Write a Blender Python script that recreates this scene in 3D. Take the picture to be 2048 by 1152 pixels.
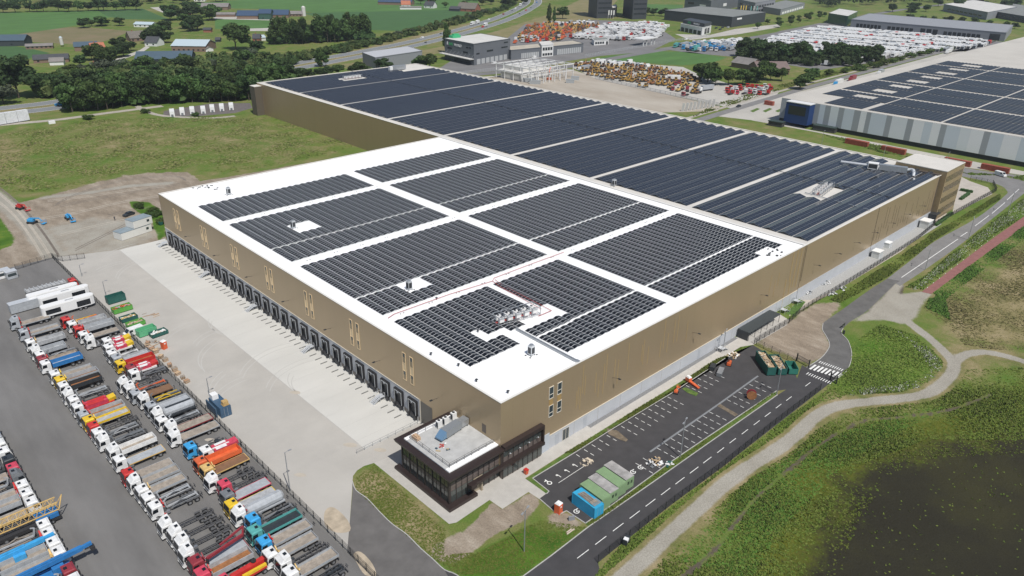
import bpy, math, random
import numpy as np
from mathutils import Vector, Matrix
random.seed(7)
RND = random.Random(11)
sc = bpy.context.scene
COL = sc.collection
for o in list(bpy.data.objects): bpy.data.objects.remove(o)

# ------------------------------------------------------------------ camera
CF, CP, CR, CY = 1507.883, 0.43867, 0.01472, 0.76659
CAM = np.array([-83.2842, -89.0848, 99.7673])
def _cam_axes():
    f = np.array([math.sin(CY)*math.cos(CP), math.cos(CY)*math.cos(CP), -math.sin(CP)])
    r = np.array([math.cos(CY), -math.sin(CY), 0.0])
    u = np.cross(r, f)
    return r*math.cos(CR)+u*math.sin(CR), -r*math.sin(CR)+u*math.cos(CR), f
AR, AU, AF = _cam_axes()
camd = bpy.data.cameras.new("camera"); cam = bpy.data.objects.new("camera", camd); COL.objects.link(cam)
camd.sensor_width = 36.0; camd.lens = 36.0*CF/2048.0
camd.clip_start = 1.0; camd.clip_end = 20000.0
cam.matrix_world = Matrix(((AR[0], AU[0], -AF[0], CAM[0]), (AR[1], AU[1], -AF[1], CAM[1]),
                           (AR[2], AU[2], -AF[2], CAM[2]), (0, 0, 0, 1)))
sc.camera = cam
def G(px, py, z=0.0):
    """ground point (world metres) seen at a point of the survey photograph (2048 x 1152)"""
    d = AR*((px-1024)/CF) + AU*(-(py-576)/CF) + AF
    t = (z-CAM[2])/d[2]
    p = CAM + t*d
    return (float(p[0]), float(p[1]))
def GP(pts, z=0.0): return [G(x, y, z) for x, y in pts]
def hpx(px, py, ty):
    """height of something standing on the ground at px,py whose top shows at ty"""
    x, y = G(px, py); lo, hi = 0.0, 90.0
    for _ in range(30):
        m = (lo+hi)/2
        v = np.array([x, y, m])-CAM
        yy = 576-CF*(v@AU)/(v@AF)
        if yy > ty: lo = m
        else: hi = m
    return lo

# ------------------------------------------------------------------ world, sun, exposure
SUN_EL, SUN_AZ = math.radians(57), math.radians(196)
w = bpy.data.worlds.new("World"); sc.world = w; w.use_nodes = True
nt = w.node_tree; bg = nt.nodes["Background"]
sky = nt.nodes.new("ShaderNodeTexSky"); sky.sky_type = 'NISHITA'; sky.sun_disc = False
sky.sun_elevation = SUN_EL; sky.sun_rotation = SUN_AZ; sky.air_density = 1.0; sky.dust_density = 1.2
nt.links.new(sky.outputs[0], bg.inputs[0]); bg.inputs[1].default_value = 0.085
sund = bpy.data.lights.new("sun", 'SUN'); sund.energy = 4.2; sund.angle = math.radians(0.53)
sund.color = (1.0, 0.965, 0.91)
suno = bpy.data.objects.new("sun", sund); COL.objects.link(suno)
_sd = Vector((math.sin(SUN_AZ)*math.cos(SUN_EL), math.cos(SUN_AZ)*math.cos(SUN_EL), math.sin(SUN_EL)))
suno.rotation_euler = _sd.to_track_quat('Z', 'Y').to_euler(); suno.location = (0, 0, 200)
sc.view_settings.view_transform = 'Standard'; sc.view_settings.look = 'None'
sc.view_settings.exposure = 0.0; sc.view_settings.gamma = 1.0
sc.render.resolution_x, sc.render.resolution_y = 1024, 576

# ------------------------------------------------------------------ materials
MATS = {}
def M(name, col, rough=0.6, metal=0.0, var=0.0, scale=1.0, col2=None, bump=0.0, stretch=None, spec=None, orand=0.0, det=6):
    if name in MATS: return MATS[name]
    m = bpy.data.materials.new(name); m.use_nodes = True; MATS[name] = m
    n = m.node_tree; b = n.nodes["Principled BSDF"]
    b.inputs["Roughness"].default_value = rough; b.inputs["Metallic"].default_value = metal
    if spec is not None: b.inputs["Specular IOR Level"].default_value = spec
    b.inputs["Base Color"].default_value = (*col, 1)
    src = None
    if var or col2 or bump:
        geo = n.nodes.new("ShaderNodeNewGeometry")
        mp = n.nodes.new("ShaderNodeMapping"); n.links.new(geo.outputs["Position"], mp.inputs[0])
        if stretch: mp.inputs["Scale"].default_value = stretch
        no = n.nodes.new("ShaderNodeTexNoise"); no.inputs["Scale"].default_value = scale
        no.inputs["Detail"].default_value = det; no.inputs["Roughness"].default_value = 0.62
        n.links.new(mp.outputs[0], no.inputs["Vector"])
        cr = n.nodes.new("ShaderNodeValToRGB")
        c2 = col2 or tuple(min(1, c*(1+var)) for c in col)
        c1 = col if col2 else tuple(c*(1-var) for c in col)
        cr.color_ramp.elements[0].position = 0.34; cr.color_ramp.elements[1].position = 0.66
        cr.color_ramp.elements[0].color = (*c1, 1); cr.color_ramp.elements[1].color = (*c2, 1)
        n.links.new(no.outputs["Fac"], cr.inputs[0]); src = cr.outputs[0]
        if bump:
            bp = n.nodes.new("ShaderNodeBump"); bp.inputs["Strength"].default_value = bump
            bp.inputs["Distance"].default_value = 0.1
            n.links.new(no.outputs["Fac"], bp.inputs["Height"]); n.links.new(bp.outputs[0], b.inputs["Normal"])
    if orand:
        oi = n.nodes.new("ShaderNodeObjectInfo"); hs = n.nodes.new("ShaderNodeHueSaturation")
        mr = n.nodes.new("ShaderNodeMapRange"); mr.inputs[3].default_value = 1-orand; mr.inputs[4].default_value = 1+orand
        n.links.new(oi.outputs["Random"], mr.inputs[0]); n.links.new(mr.outputs[0], hs.inputs["Value"])
        if src: n.links.new(src, hs.inputs["Color"])
        else: hs.inputs["Color"].default_value = (*col, 1)
        src = hs.outputs[0]
    if src: n.links.new(src, b.inputs["Base Color"])
    return m
def mixn(n, a, b, fac, mode='MIX'):
    x = n.nodes.new("ShaderNodeMix"); x.data_type = 'RGBA'; x.blend_type = mode
    for s, v in ((x.inputs[6], a), (x.inputs[7], b)):
        if isinstance(v, tuple): s.default_value = (*v, 1)
        else: n.links.new(v, s)
    if isinstance(fac, (int, float)): x.inputs[0].default_value = fac
    else: n.links.new(fac, x.inputs[0])
    return x.outputs[2]

# ------------------------------------------------------------------ mesh helpers
class MB:
    def __init__(s): s.v = []; s.f = []; s.m = []
    def quad(s, a, b, c, d, m=0):
        i = len(s.v); s.v += [a, b, c, d]; s.f.append((i, i+1, i+2, i+3)); s.m.append(m); return s
    def box(s, x0, y0, z0, x1, y1, z1, m=0, bottom=True):
        i = len(s.v)
        s.v += [(x0,y0,z0),(x1,y0,z0),(x1,y1,z0),(x0,y1,z0),(x0,y0,z1),(x1,y0,z1),(x1,y1,z1),(x0,y1,z1)]
        F = [(4,5,6,7),(0,1,5,4),(1,2,6,5),(2,3,7,6),(3,0,4,7)]
        if bottom: F.append((3,2,1,0))
        s.f += [tuple(i+k for k in f) for f in F]; s.m += [m]*len(F); return s
    def hexa(s, p, m=0):
        i = len(s.v); s.v += [tuple(q) for q in p]
        F = [(4,5,6,7),(0,1,5,4),(1,2,6,5),(2,3,7,6),(3,0,4,7),(3,2,1,0)]
        s.f += [tuple(i+k for k in f) for f in F]; s.m += [m]*6; return s
    def prism(s, poly, z0, z1, m=0, mtop=None):
        if sum(poly[k][0]*poly[(k+1)%len(poly)][1]-poly[(k+1)%len(poly)][0]*poly[k][1] for k in range(len(poly))) < 0: poly = poly[::-1]
        n = len(poly); i = len(s.v)
        s.v += [(x,y,z0) for x,y in poly]+[(x,y,z1) for x,y in poly]
        s.f.append(tuple(i+n+k for k in range(n))); s.m.append(m if mtop is None else mtop)
        for k in range(n):
            j = (k+1) % n; s.f.append((i+k, i+j, i+n+j, i+n+k)); s.m.append(m)
        return s
    def pxz(s, poly, y0, y1, m=0):
        """profile in x,z extruded along y"""
        n = len(poly); i = len(s.v)
        s.v += [(x,y0,z) for x,z in poly]+[(x,y1,z) for x,z in poly]
        s.f += [tuple(i+k for k in range(n)), tuple(i+n+k for k in range(n))[::-1]]; s.m += [m, m]
        for k in range(n):
            j = (k+1) % n; s.f.append((i+j, i+k, i+n+k, i+n+j)); s.m.append(m)
        return s
    def tube(s, p0, p1, r, n=6, m=0, r1=None, cap=True):
        p0 = Vector(p0); p1 = Vector(p1); d = p1-p0
        if d.length < 1e-6: return s
        d.normalize(); a = d.orthogonal().normalized(); b = d.cross(a); r1 = r if r1 is None else r1
        i = len(s.v)
        for p, rr in ((p0, r), (p1, r1)):
            for k in range(n):
                t = 2*math.pi*k/n; q = p+a*math.cos(t)*rr+b*math.sin(t)*rr; s.v.append(tuple(q))
        for k in range(n):
            j = (k+1) % n; s.f.append((i+k, i+j, i+n+j, i+n+k)); s.m.append(m)
        if cap:
            s.f.append(tuple(i+k for k in range(n))[::-1]); s.f.append(tuple(i+n+k for k in range(n))); s.m += [m, m]
        return s
    def bar(s, p0, p1, w, h=None, m=0):
        """square bar between two points"""
        h = h or w; p0 = Vector(p0); p1 = Vector(p1); d = (p1-p0)
        if d.length < 1e-6: return s
        d.normalize()
        a = Vector((0,0,1)).cross(d)
        a = Vector((1,0,0)) if a.length < 1e-4 else a.normalized()
        b = d.cross(a); a = a*w/2; b = b*h/2
        P = [p0-a-b, p0+a-b, p0+a+b, p0-a+b]; Q = [p1-a-b, p1+a-b, p1+a+b, p1-a+b]
        i = len(s.v); s.v += [tuple(x) for x in P+Q]
        F = [(0,1,2,3)[::-1],(4,5,6,7),(0,1,5,4),(1,2,6,5),(2,3,7,6),(3,0,4,7)]
        s.f += [tuple(i+k for k in f) for f in F]; s.m += [m]*6; return s
    def mesh(s, name, mats):
        me = bpy.data.meshes.new(name); me.from_pydata(s.v, [], s.f)
        for x in (mats if isinstance(mats, (list, tuple)) else [mats]): me.materials.append(x)
        if len(me.materials) > 1: me.polygons.foreach_set("material_index", s.m)
        me.update(); return me
    def build(s, name, mats, parent=None, world=False):
        if world and parent is not None:
            L = parent.location; s.v = [(x-L.x, y-L.y, z-L.z) for x, y, z in s.v]
        o = bpy.data.objects.new(name, s.mesh(name, mats)); COL.objects.link(o)
        if parent is not None: o.parent = parent
        return o
def inst(name, me, parent=None, loc=None, rz=None, scale=None):
    o = bpy.data.objects.new(name, me); COL.objects.link(o)
    if parent is not None: o.parent = parent
    if loc is not None: o.location = loc
    if rz is not None: o.rotation_euler = (0, 0, rz)
    if scale is not None: o.scale = scale
    return o
def tag(o, label, cat, group=None, kind=None):
    o["label"] = label; o["category"] = cat
    if group: o["group"] = group
    if kind: o["kind"] = kind
    return o
def thing(name, label, cat, loc=(0,0,0), rz=0, group=None):
    o = bpy.data.objects.new(name, None); COL.objects.link(o); o.location = loc; o.rotation_euler = (0,0,rz)
    o.empty_display_size = 0.5
    return tag(o, label, cat, group)
def structure(o): o["kind"] = "structure"; return o
def patch(name, pts, z, mat, px=True, kind=True):
    """flat sheet laid on the ground"""
    P = GP(pts) if px else pts
    a = sum(P[k][0]*P[(k+1)%len(P)][1]-P[(k+1)%len(P)][0]*P[k][1] for k in range(len(P)))
    if a < 0: P = P[::-1]
    mb = MB(); mb.v = [(x, y, z) for x, y in P]; mb.f = [tuple(range(len(P)))]; mb.m = [0]
    o = mb.build(name, mat)
    if kind: structure(o)
    return o
def smooth(pts, n=4, closed=False):
    """Catmull-Rom through points"""
    out = []; N = len(pts)
    for i in range(N if closed else N-1):
        p0 = pts[(i-1) % N] if closed or i > 0 else pts[i]; p1 = pts[i]; p2 = pts[(i+1) % N]
        p3 = pts[(i+2) % N] if closed or i+2 < N else pts[i+1]
        for k in range(n):
            t = k/n
            out.append(tuple(0.5*((2*b)+(-a+c)*t+(2*a-5*b+4*c-d)*t*t+(-a+3*b-3*c+d)*t**3) for a, b, c, d in zip(p0, p1, p2, p3)))
    if not closed: out.append(tuple(pts[-1]))
    return out
def ribbon(P, wd, z):
    """quads of a strip of width wd round centre line P (world)"""
    L, R = [], []
    for i, p in enumerate(P):
        a = P[max(0, i-1)]; b = P[min(len(P)-1, i+1)]
        dx, dy = b[0]-a[0], b[1]-a[1]; l = math.hypot(dx, dy) or 1
        ww = wd(i/(len(P)-1)) if callable(wd) else wd
        nx, ny = -dy/l*ww/2, dx/l*ww/2
        L.append((p[0]+nx, p[1]+ny, z)); R.append((p[0]-nx, p[1]-ny, z))
    mb = MB()
    for i in range(len(P)-1): mb.quad(R[i], R[i+1], L[i+1], L[i])
    return mb
def kerb(P, wd=0.16, h=0.12):
    mb = MB(); 
    for i in range(len(P)-1):
        a, b = P[i], P[i+1]; mb.bar((a[0], a[1], h/2), (b[0], b[1], h/2), wd, h)
    return mb
ORD = ['first','second','third','fourth','fifth','sixth','seventh','eighth','ninth','tenth','eleventh','twelfth','thirteenth','fourteenth','fifteenth','sixteenth','seventeenth','eighteenth','nineteenth','twentieth']
def ordw(n):
    if n < 20: return ORD[n]
    t = {2:'twenty',3:'thirty',4:'forty',5:'fifty',6:'sixty'}[(n+1)//10]; r = (n+1) % 10
    return (t+'-'+ORD[r-1]) if r else t[:-1]+'ieth'
# ------------------------------------------------------------------ ground sheet with zones
def segdist(px_, py_, poly, closed=True):
    n = len(poly); D = np.full(px_.shape, 1e9)
    for i in range(n if closed else n-1):
        x0, y0 = poly[i]; x1, y1 = poly[(i+1) % n]; dx, dy = x1-x0, y1-y0; L = dx*dx+dy*dy+1e-9
        t = np.clip(((px_-x0)*dx+(py_-y0)*dy)/L, 0, 1)
        D = np.minimum(D, np.hypot(px_-x0-t*dx, py_-y0-t*dy))
    return D
def inside(px_, py_, poly):
    r = np.zeros(px_.shape, bool); n = len(poly)
    for i in range(n):
        x0, y0 = poly[i]; x1, y1 = poly[(i+1) % n]
        c = (y0 > py_) != (y1 > py_)
        with np.errstate(divide='ignore', invalid='ignore'):
            xx = (x1-x0)*(py_-y0)/((y1-y0) if y1 != y0 else 1e-9)+x0
        r ^= c & (px_ < xx)
    return r
def area(px_, py_, poly, soft):
    d = segdist(px_, py_, poly); s = np.where(inside(px_, py_, poly), d, -d)
    return np.clip(0.5+s/(2*soft), 0, 1)
def track(px_, py_, line, wd, soft):
    return np.clip(0.5+(wd/2-segdist(px_, py_, line, False))/(2*soft), 0, 1)
def axis(lo, hi, step, far):
    a = list(np.arange(lo, hi+step, step)); s = step; x = a[-1]
    while x < far: s *= 1.35; x += s; a.append(x)
    s = step; x = a[0]; b = []
    while x > -far: s *= 1.35; x -= s; b.append(x)
    return np.array(b[::-1]+a)
gx, gy = axis(-110, 330, 1.15, 9000), axis(-120, 250, 1.15, 9000)
XX, YY = np.meshgrid(gx, gy); nx, ny = len(gx), len(gy)
near = (XX > -140) & (XX < 520) & (YY > -160) & (YY < 420)
X, Y = XX[near], YY[near]
Z = {k: np.zeros(XX.shape) for k in ('dirt', 'sand', 'wet', 'straw', 'lush', 'soil')}
def put(k, vals): Z[k][near] = np.maximum(Z[k][near], vals)
# wild grass shore and dark shallow wetland
WET = smooth([(1600,1180),(1632,1060),(1668,975),(1735,912),(1850,885),(1960,868),(2060,830),(2250,800),(2500,1100),(2400,1500),(1700,1400)], 4, True)
put('wet', area(X, Y, GP(WET), 13.0))
PATH = [(1060,1330),(1180,1215),(1279,1125),(1348,1061),(1460,960),(1573,885),(1633,832),(1685,810),(1798,797),(1854,787),(1892,761),(1907,739),(1908,725)]
PATHB = [(1908,725),(1925,712),(1950,705),(1983,706),(2048,723),(2160,765)]
PATHC = [(1908,725),(1884,699),(1851,670),(1814,642),(1795,622),(1810,600),(1850,588)]
WP = GP(smooth(PATH, 5)); WPB = GP(smooth(PATHB, 5)); WPC = GP(smooth(PATHC, 5))
put('sand', track(X, Y, WP, 3.1, 0.9)); put('sand', track(X, Y, WPB, 2.8, 0.9)); put('sand', track(X, Y, WPC, 2.8, 0.9))
put('straw', track(X, Y, WP, 9.0, 3.0)*0.75)
put('straw', track(X, Y, WPB, 14.0, 6.0)*0.8)
WSOIL = GP(smooth([(1340,1170),(1420,1110),(1500,1010),(1560,955),(1640,890),(1720,845),(1800,835),(1900,820),(1980,790)], 4))
put('soil', track(X, Y, GP(smooth([(1340,1170),(1420,1110),(1500,1010),(1560,955),(1640,890),(1720,845),(1800,835),(1900,820),(1980,790)], 4)), 1.7, 1.0)*0.72)
put('sand', area(X, Y, GP([(1737,622),(1790,566),(1806,570),(1796,588),(1843,584),(1862,588),(1843,612),(1832,634),(1806,648),(1770,640),(1703,642)]), 2.2))
put('dirt', area(X, Y, GP([(1512,686),(1560,650),(1634,607),(1686,603),(1656,640),(1643,650),(1645,662),(1660,690),(1645,714),(1616,727),(1560,705)]), 2.4))
put('soil', area(X, Y, GP([(1787,568),(1808,570),(1806,600),(1780,612),(1738,636),(1722,632),(1745,612)]), 1.0)*0.9)
put('straw', area(X, Y, GP([(1900,620),(1960,560),(2060,500),(2200,600),(2060,700),(1960,690),(1890,660)]), 9.0))
put('lush', area(X, Y, GP([(1700,690),(1760,650),(1830,670),(1880,720),(1870,760),(1800,780),(1700,790),(1650,770),(1690,735)]), 5.0)*0.8)
# lawns round the office
put('straw', area(X, Y, GP([(748,926),(712,950),(712,981),(785,1049),(865,1118),(890,1090),(898,1048),(820,985)]), 2.0)*0.8)
put('dirt', area(X, Y, GP([(860,1118),(870,1090),(930,1060),(985,1003),(1005,1020),(1060,985),(1082,1005),(1060,1035),(985,1072),(950,1100),(912,1130)]), 0.8))
put('dirt', area(X, Y, GP([(1105,1020),(1135,1026),(1170,1048),(1150,1062),(1110,1060),(1085,1040)]), 1.4)*0.75)
put('lush', area(X, Y, GP([(912,1145),(960,1100),(1060,1050),(1100,1065),(1170,1055),(1100,1112),(1046,1152),(1000,1200)]), 1.5))
# dirt site upper left
put('dirt', area(X, Y, GP([(-140,620),(-140,430),(0,392),(30,408),(120,385),(250,350),(340,344),(375,345),(400,362),(470,352),(560,335),(640,322),(640,400),(330,420),(335,485),(180,516),(112,515),(0,560)]), 1.6))
put('sand', track(X, Y, GP([(-40,370),(0,400),(60,450),(100,500),(130,540)]), 9, 2)*0.7)
put('sand', track(X, Y, GP([(90,395),(180,385),(260,372),(340,366)]), 6, 3)*0.75)
put('sand', area(X, Y, GP([(70,455),(190,430),(300,440),(330,470),(300,500),(120,520)]), 5.0)*0.6)
put('lush', area(X, Y, GP([(-60,430),(0,435),(28,470),(30,492),(0,500),(-60,500)]), 2.0)); Z['dirt'][near] *= (1-area(X, Y, GP([(-60,430),(0,435),(26,470),(28,490),(0,500),(-60,500)]), 1.5))
DARKGR = GP([(258,402),(300,405),(328,425),(330,470),(318,480),(300,440),(262,415)])
put('lush', area(X, Y, DARKGR, 1.2)); Z['dirt'][near] *= (1-area(X, Y, DARKGR, 1.2))
put('straw', area(X, Y, GP([(-80,270),(20,270),(60,300),(50,350),(-80,380)]), 8.0)*0.8)
put('straw', area(X, Y, GP([(120,250),(300,240),(500,250),(640,300),(560,330),(400,300),(250,310),(150,330)]), 25.0)*0.55)
# building site behind the rear hall
put('dirt', area(XX, YY, GP([(985,157),(1140,140),(1200,163),(1300,182),(1440,212),(1420,222),(1300,225),(1250,222),(1050,176)]), 2.0)[near])
vz = np.stack([XX.ravel(), YY.ravel(), np.zeros(XX.size)], 1)
idx = np.arange(XX.size).reshape(ny, nx)
fc = np.stack([idx[:-1,:-1].ravel(), idx[:-1,1:].ravel(), idx[1:,1:].ravel(), idx[1:,:-1].ravel()], 1)
gm = bpy.data.meshes.new("ground"); gm.vertices.add(len(vz)); gm.vertices.foreach_set("co", vz.ravel())
gm.loops.add(fc.size); gm.loops.foreach_set("vertex_index", fc.ravel().astype(np.int32))
gm.polygons.add(len(fc)); gm.polygons.foreach_set("loop_start", np.arange(0, fc.size, 4, dtype=np.int32))
gm.update(calc_edges=True)
for nm, ks in (("zoneA", ('dirt', 'sand', 'wet')), ("zoneB", ('straw', 'lush', 'soil'))):
    a = gm.color_attributes.new(nm, 'FLOAT_COLOR', 'POINT')
    c = np.ones((XX.size, 4), np.float32)
    for i, k in enumerate(ks): c[:, i] = Z[k].ravel()
    a.data.foreach_set("color", c.ravel())
def ground_mat():
    m = bpy.data.materials.new("meadow_ground"); m.use_nodes = True; n = m.node_tree; b = n.nodes["Principled BSDF"]
    b.inputs["Roughness"].default_value = 0.95; b.inputs["Specular IOR Level"].default_value = 0.15
    geo = n.nodes.new("ShaderNodeNewGeometry")
    def noise(s, d=6, r=.6, st=None):
        x = n.nodes.new("ShaderNodeTexNoise"); x.inputs["Scale"].default_value = s; x.inputs["Detail"].default_value = d
        x.inputs["Roughness"].default_value = r; src = geo.outputs["Position"]
        if st:
            mp = n.nodes.new("ShaderNodeMapping"); mp.inputs["Scale"].default_value = st; mp.inputs["Rotation"].default_value = (0, 0, 0.5)
            n.links.new(src, mp.inputs[0]); src = mp.outputs[0]
        n.links.new(src, x.inputs["Vector"]); return x.outputs["Fac"]
    def math_(op, a, b_=None, c=None, cl=False):
        x = n.nodes.new("ShaderNodeMath"); x.operation = op; x.use_clamp = cl
        for i, v in enumerate((a, b_, c)):
            if v is None: continue
            if isinstance(v, (int, float)): x.inputs[i].default_value = v
            else: n.links.new(v, x.inputs[i])
        return x.outputs[0]
    def ramp(f, st):
        r = n.nodes.new("ShaderNodeValToRGB"); n.links.new(f, r.inputs[0]); e = r.color_ramp.elements
        while len(e) < len(st): e.new(0.5)
        for q, (p, c) in zip(e, st): q.position = p; q.color = (*c, 1)
        return r.outputs[0]
    za = n.nodes.new("ShaderNodeVertexColor"); za.layer_name = "zoneA"; zb = n.nodes.new("ShaderNodeVertexColor"); zb.layer_name = "zoneB"
    sa = n.nodes.new("ShaderNodeSeparateColor"); sb = n.nodes.new("ShaderNodeSeparateColor")
    n.links.new(za.outputs[0], sa.inputs[0]); n.links.new(zb.outputs[0], sb.inputs[0])
    big, mid, fine, tiny = noise(0.018, 5, .62), noise(0.11, 8, .68), noise(0.75, 6, .7), noise(3.2, 3, .7)
    comb = math_('ADD', math_('MULTIPLY', big, .45), math_('MULTIPLY', mid, .55))
    grass = ramp(comb, [(.32, (.060,.115,.018)), (.42, (.090,.150,.026)), (.50, (.125,.160,.040)), (.58, (.175,.168,.065)), (.68, (.26,.215,.115))])
    lush = ramp(mid, [(.30, (.030,.085,.010)), (.55, (.075,.15,.018)), (.72, (.15,.19,.035))])
    straw = ramp(mid, [(.30, (.10,.105,.035)), (.5, (.21,.18,.085)), (.70, (.31,.25,.15))])
    dirt = ramp(noise(0.22, 9, .72, (1, .4, 1)), [(.30, (.17,.138,.105)), (.5, (.26,.215,.165)), (.68, (.36,.31,.25))])
    sand = ramp(mid, [(.3, (.27,.25,.21)), (.7, (.345,.325,.28))])
    soil = ramp(fine, [(.3, (.065,.055,.042)), (.7, (.12,.10,.078))])
    wet = ramp(big, [(.30, (.022,.020,.014)), (.50, (.028,.026,.017)), (.62, (.040,.038,.018)), (.75, (.055,.052,.020))])
    shore = ramp(fine, [(.30, (.05,.075,.010)), (.55, (.10,.11,.016)), (.75, (.15,.145,.035))])
    def thr(z, amt, hard):
        v = math_('ADD', z, math_('MULTIPLY', math_('SUBTRACT', math_('ADD', math_('MULTIPLY', mid, .6), math_('MULTIPLY', fine, .4)), .5), amt))
        x = n.nodes.new("ShaderNodeMapRange"); x.clamp = True; n.links.new(v, x.inputs[0])
        x.inputs[1].default_value = .5-hard; x.inputs[2].default_value = .5+hard; x.interpolation_type = 'SMOOTHSTEP'
        return x.outputs[0]
    c = mixn(n, grass, lush, thr(sb.outputs[1], 1.0, .25))
    c = mixn(n, c, straw, thr(sb.outputs[0], 1.5, .3))
    c = mixn(n, c, shore, thr(math_('MULTIPLY', sa.outputs[2], 3.0, None, True), 1.2, .35))
    c = mixn(n, c, wet, thr(math_('SUBTRACT', sa.outputs[2], .05), 1.5, .2))
    c = mixn(n, c, dirt, thr(sa.outputs[0], 1.9, .14))
    c = mixn(n, c, soil, thr(sb.outputs[2], 2.2, .15))
    c = mixn(n, c, sand, thr(sa.outputs[1], .9, .16))
    g = ramp(tiny, [(.3, (.75,.75,.75)), (.7, (1.3,1.3,1.3))])
    c = mixn(n, c, g, 0.8, 'MULTIPLY')
    n.links.new(c, b.inputs["Base Color"])
    bp = n.nodes.new("ShaderNodeBump"); bp.inputs["Strength"].default_value = .5; bp.inputs["Distance"].default_value = .35
    n.links.new(fine, bp.inputs["Height"]); n.links.new(bp.outputs[0], b.inputs["Normal"])
    return m
gm.materials.append(ground_mat())
ground = bpy.data.objects.new("ground", gm); COL.objects.link(ground); structure(ground)

# ------------------------------------------------------------------ paved surfaces
ASPH = M("asphalt_new", (.050,.048,.050), .85, var=.14, scale=.35, det=10)
ASPH2 = M("asphalt_yard", (.155,.150,.144), .9, var=.17, scale=.16, det=14, stretch=(1,.22,1))
ASPH3 = M("asphalt_old", (.19,.185,.18), .9, var=.12, scale=.2, det=10)
CONC = M("concrete_yard", (.41,.39,.355), .85, var=.07, scale=.09, det=12)
CONC_L = M("concrete_apron", (.53,.52,.485), .8, var=.05, scale=.12, det=12, stretch=(.3, 1, 1))
PAVE = M("paving_slabs", (.43,.41,.375), .85, var=.07, scale=.5, det=8)
GRAV = M("grey_gravel", (.19,.19,.19), .95, var=.35, scale=5.0)
WHITE = M("road_paint", (.75,.75,.72), .7, var=.1, scale=2)
KERB = M("kerb_stone", (.42,.41,.39), .85, var=.12, scale=1.5)
SANDP = M("sand_spill", (.40,.335,.25), .95, var=.2, scale=.5)
BRICKP = M("brick_paving_red", (.24,.105,.095), .9, var=.12, scale=.6)
patch("concrete_yard", [(-14.8,176.5),(-33.74,184),(-33.74,3.5),G(704,984),G(705,963),G(706,952),G(714,941),G(728,932),G(748,926),(-14.8,21.1),(-14.8,29)], .010, CONC, px=False)
patch("concrete_apron", [(-14.8,29),(-14.8,176.5),(.6,176.5),(.6,26.3),(-14.8,26.3)], .014, CONC_L, px=False)
patch("office_yard", [(-14.8,26.3),(.6,26.3),(.6,14),(-9.5,20.2),(-14.8,21.1)], .012, CONC, px=False)
patch("truck_yard_asphalt", [(-33.75,184),(-60,184),(-140,170),(-140,-60),(-33.75,-60)], .008, ASPH2, px=False)
LAWN = [(748,926),(728,932),(714,941),(706,952),(705,963),(712,981),(735,998),(759,1024),(785,1049),(813,1069),(842,1098),(865,1118),(889,1140),(913,1150),(950,1180)]
ARD = [(-33.74,-44)] + GP([(889,1140)]) + GP([(913,1150),(950,1180)]) + GP([(1046,1153),(1102,1112),(1177,1054),(1304,966),(1392,904),(1555,790),(1590,768),(1604,730)]) \
    + GP(smooth([(1613,735),(1640,718),(1655,701),(1659,688),(1652,672),(1645,660),(1646,647),(1657,638),(1686,618),(1733,584),(1775,557)], 4)) \
    + GP([(1800,562)]) + GP(smooth([(1790,568),(1735,621),(1704,641),(1686,657),(1683,667),(1696,682),(1703,705),(1701,725),(1690,746),(1663,764)], 4)) \
    + GP([(1450,930),(1348,1005),(1196,1125)]) + [(-16,-44)]
patch("yard_road", [(-33.74,3.6),(-33.74,-44)] + GP(smooth(LAWN[4:], 3))[::-1] + [G(705,983)], .012, M("asphalt_worn", (.125,.118,.112), .9, var=.16, scale=.25, det=10), px=False)
patch("access_road", ARD, .016, ASPH, px=False)
RD2 = smooth([(1775,557),(1830,514),(1869,483),(1955,435),(2008,393),(2014,382),(1996,369),(1941,356),(1905,350)], 4) + \
      smooth([(1925,335),(1990,345),(2060,352)], 2) + [(2140,372)] + smooth([(2048,387),(1960,457),(1917,492),(1840,546),(1800,572)], 3)
patch("road_bend", GP([(1613,735)]) + GP(smooth([(1613,735),(1640,718),(1655,701),(1659,688),(1652,672),(1645,660),(1646,647),(1657,638),(1686,618),(1733,584),(1775,557)], 4)) + GP([(1800,562)]) + GP(smooth([(1790,568),(1735,621),(1704,641),(1686,657),(1683,667),(1696,682),(1703,705),(1701,725),(1690,746)], 4)), .019, M("asphalt_bend", (.115,.112,.108), .9, var=.18, scale=.3, det=10), px=False)
patch("public_road", RD2, .012, ASPH3)
patch("cycle_path", [(1843,584),(1862,588),(2009,480),(2075,440),(2048,433),(1981,480)], .014, BRICKP)
lot = GP([(1065,957),(1152,904),(1227,857),(1343,787),(1450,717),(1481,695),(1506,690),(1555,720),(1590,745),(1600,775),(1553,782),(1392,890),(1333,930),(1226,1009),(1171,1047),(1133,1022),(1116,1030),(1079,998)])
patch("parking_lot", lot, .020, ASPH, px=False)
pave = GP([(748,926),(800,905),(850,900),(905,860),(1020,900),(1100,858),(1175,846),(1433,697),(1480,670),(1552,624),(1578,640),(1574,650),(1506,690),(1433,719),(1213,856),(1130,906),(1050,957),(1093,987),(1078,998),(1057,984),(1005,1018),(979,1000),(913,1045),(898,1048)])
patch("office_pavement", pave, .024, PAVE, px=False)
patch("side_path", [(1578,632),(1600,622),(1630,603),(1640,598),(1660,589),(1802,503),(1869,449),(1885,440),(1955,403),(1985,388),(1976,375),(1939,362),(1920,352),(1905,425),(1862,432),(1740,512),(1640,572),(1585,612)], .012, M("side_paving", (.43,.39,.34), .9, var=.1, scale=.3))
patch("gravel_strip", [(26.5,-.05),(88,-.05),(88,-1.1),(26.5,-1.1)], .030, GRAV, px=False)
patch("gravel_strip", [(123,-.05),(229,-.05),(229,-5.2),(140,-5.2),(126,-3)], .018, M("gravel_light", (.33,.33,.32), .95, var=.2, scale=3), px=False)
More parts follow.
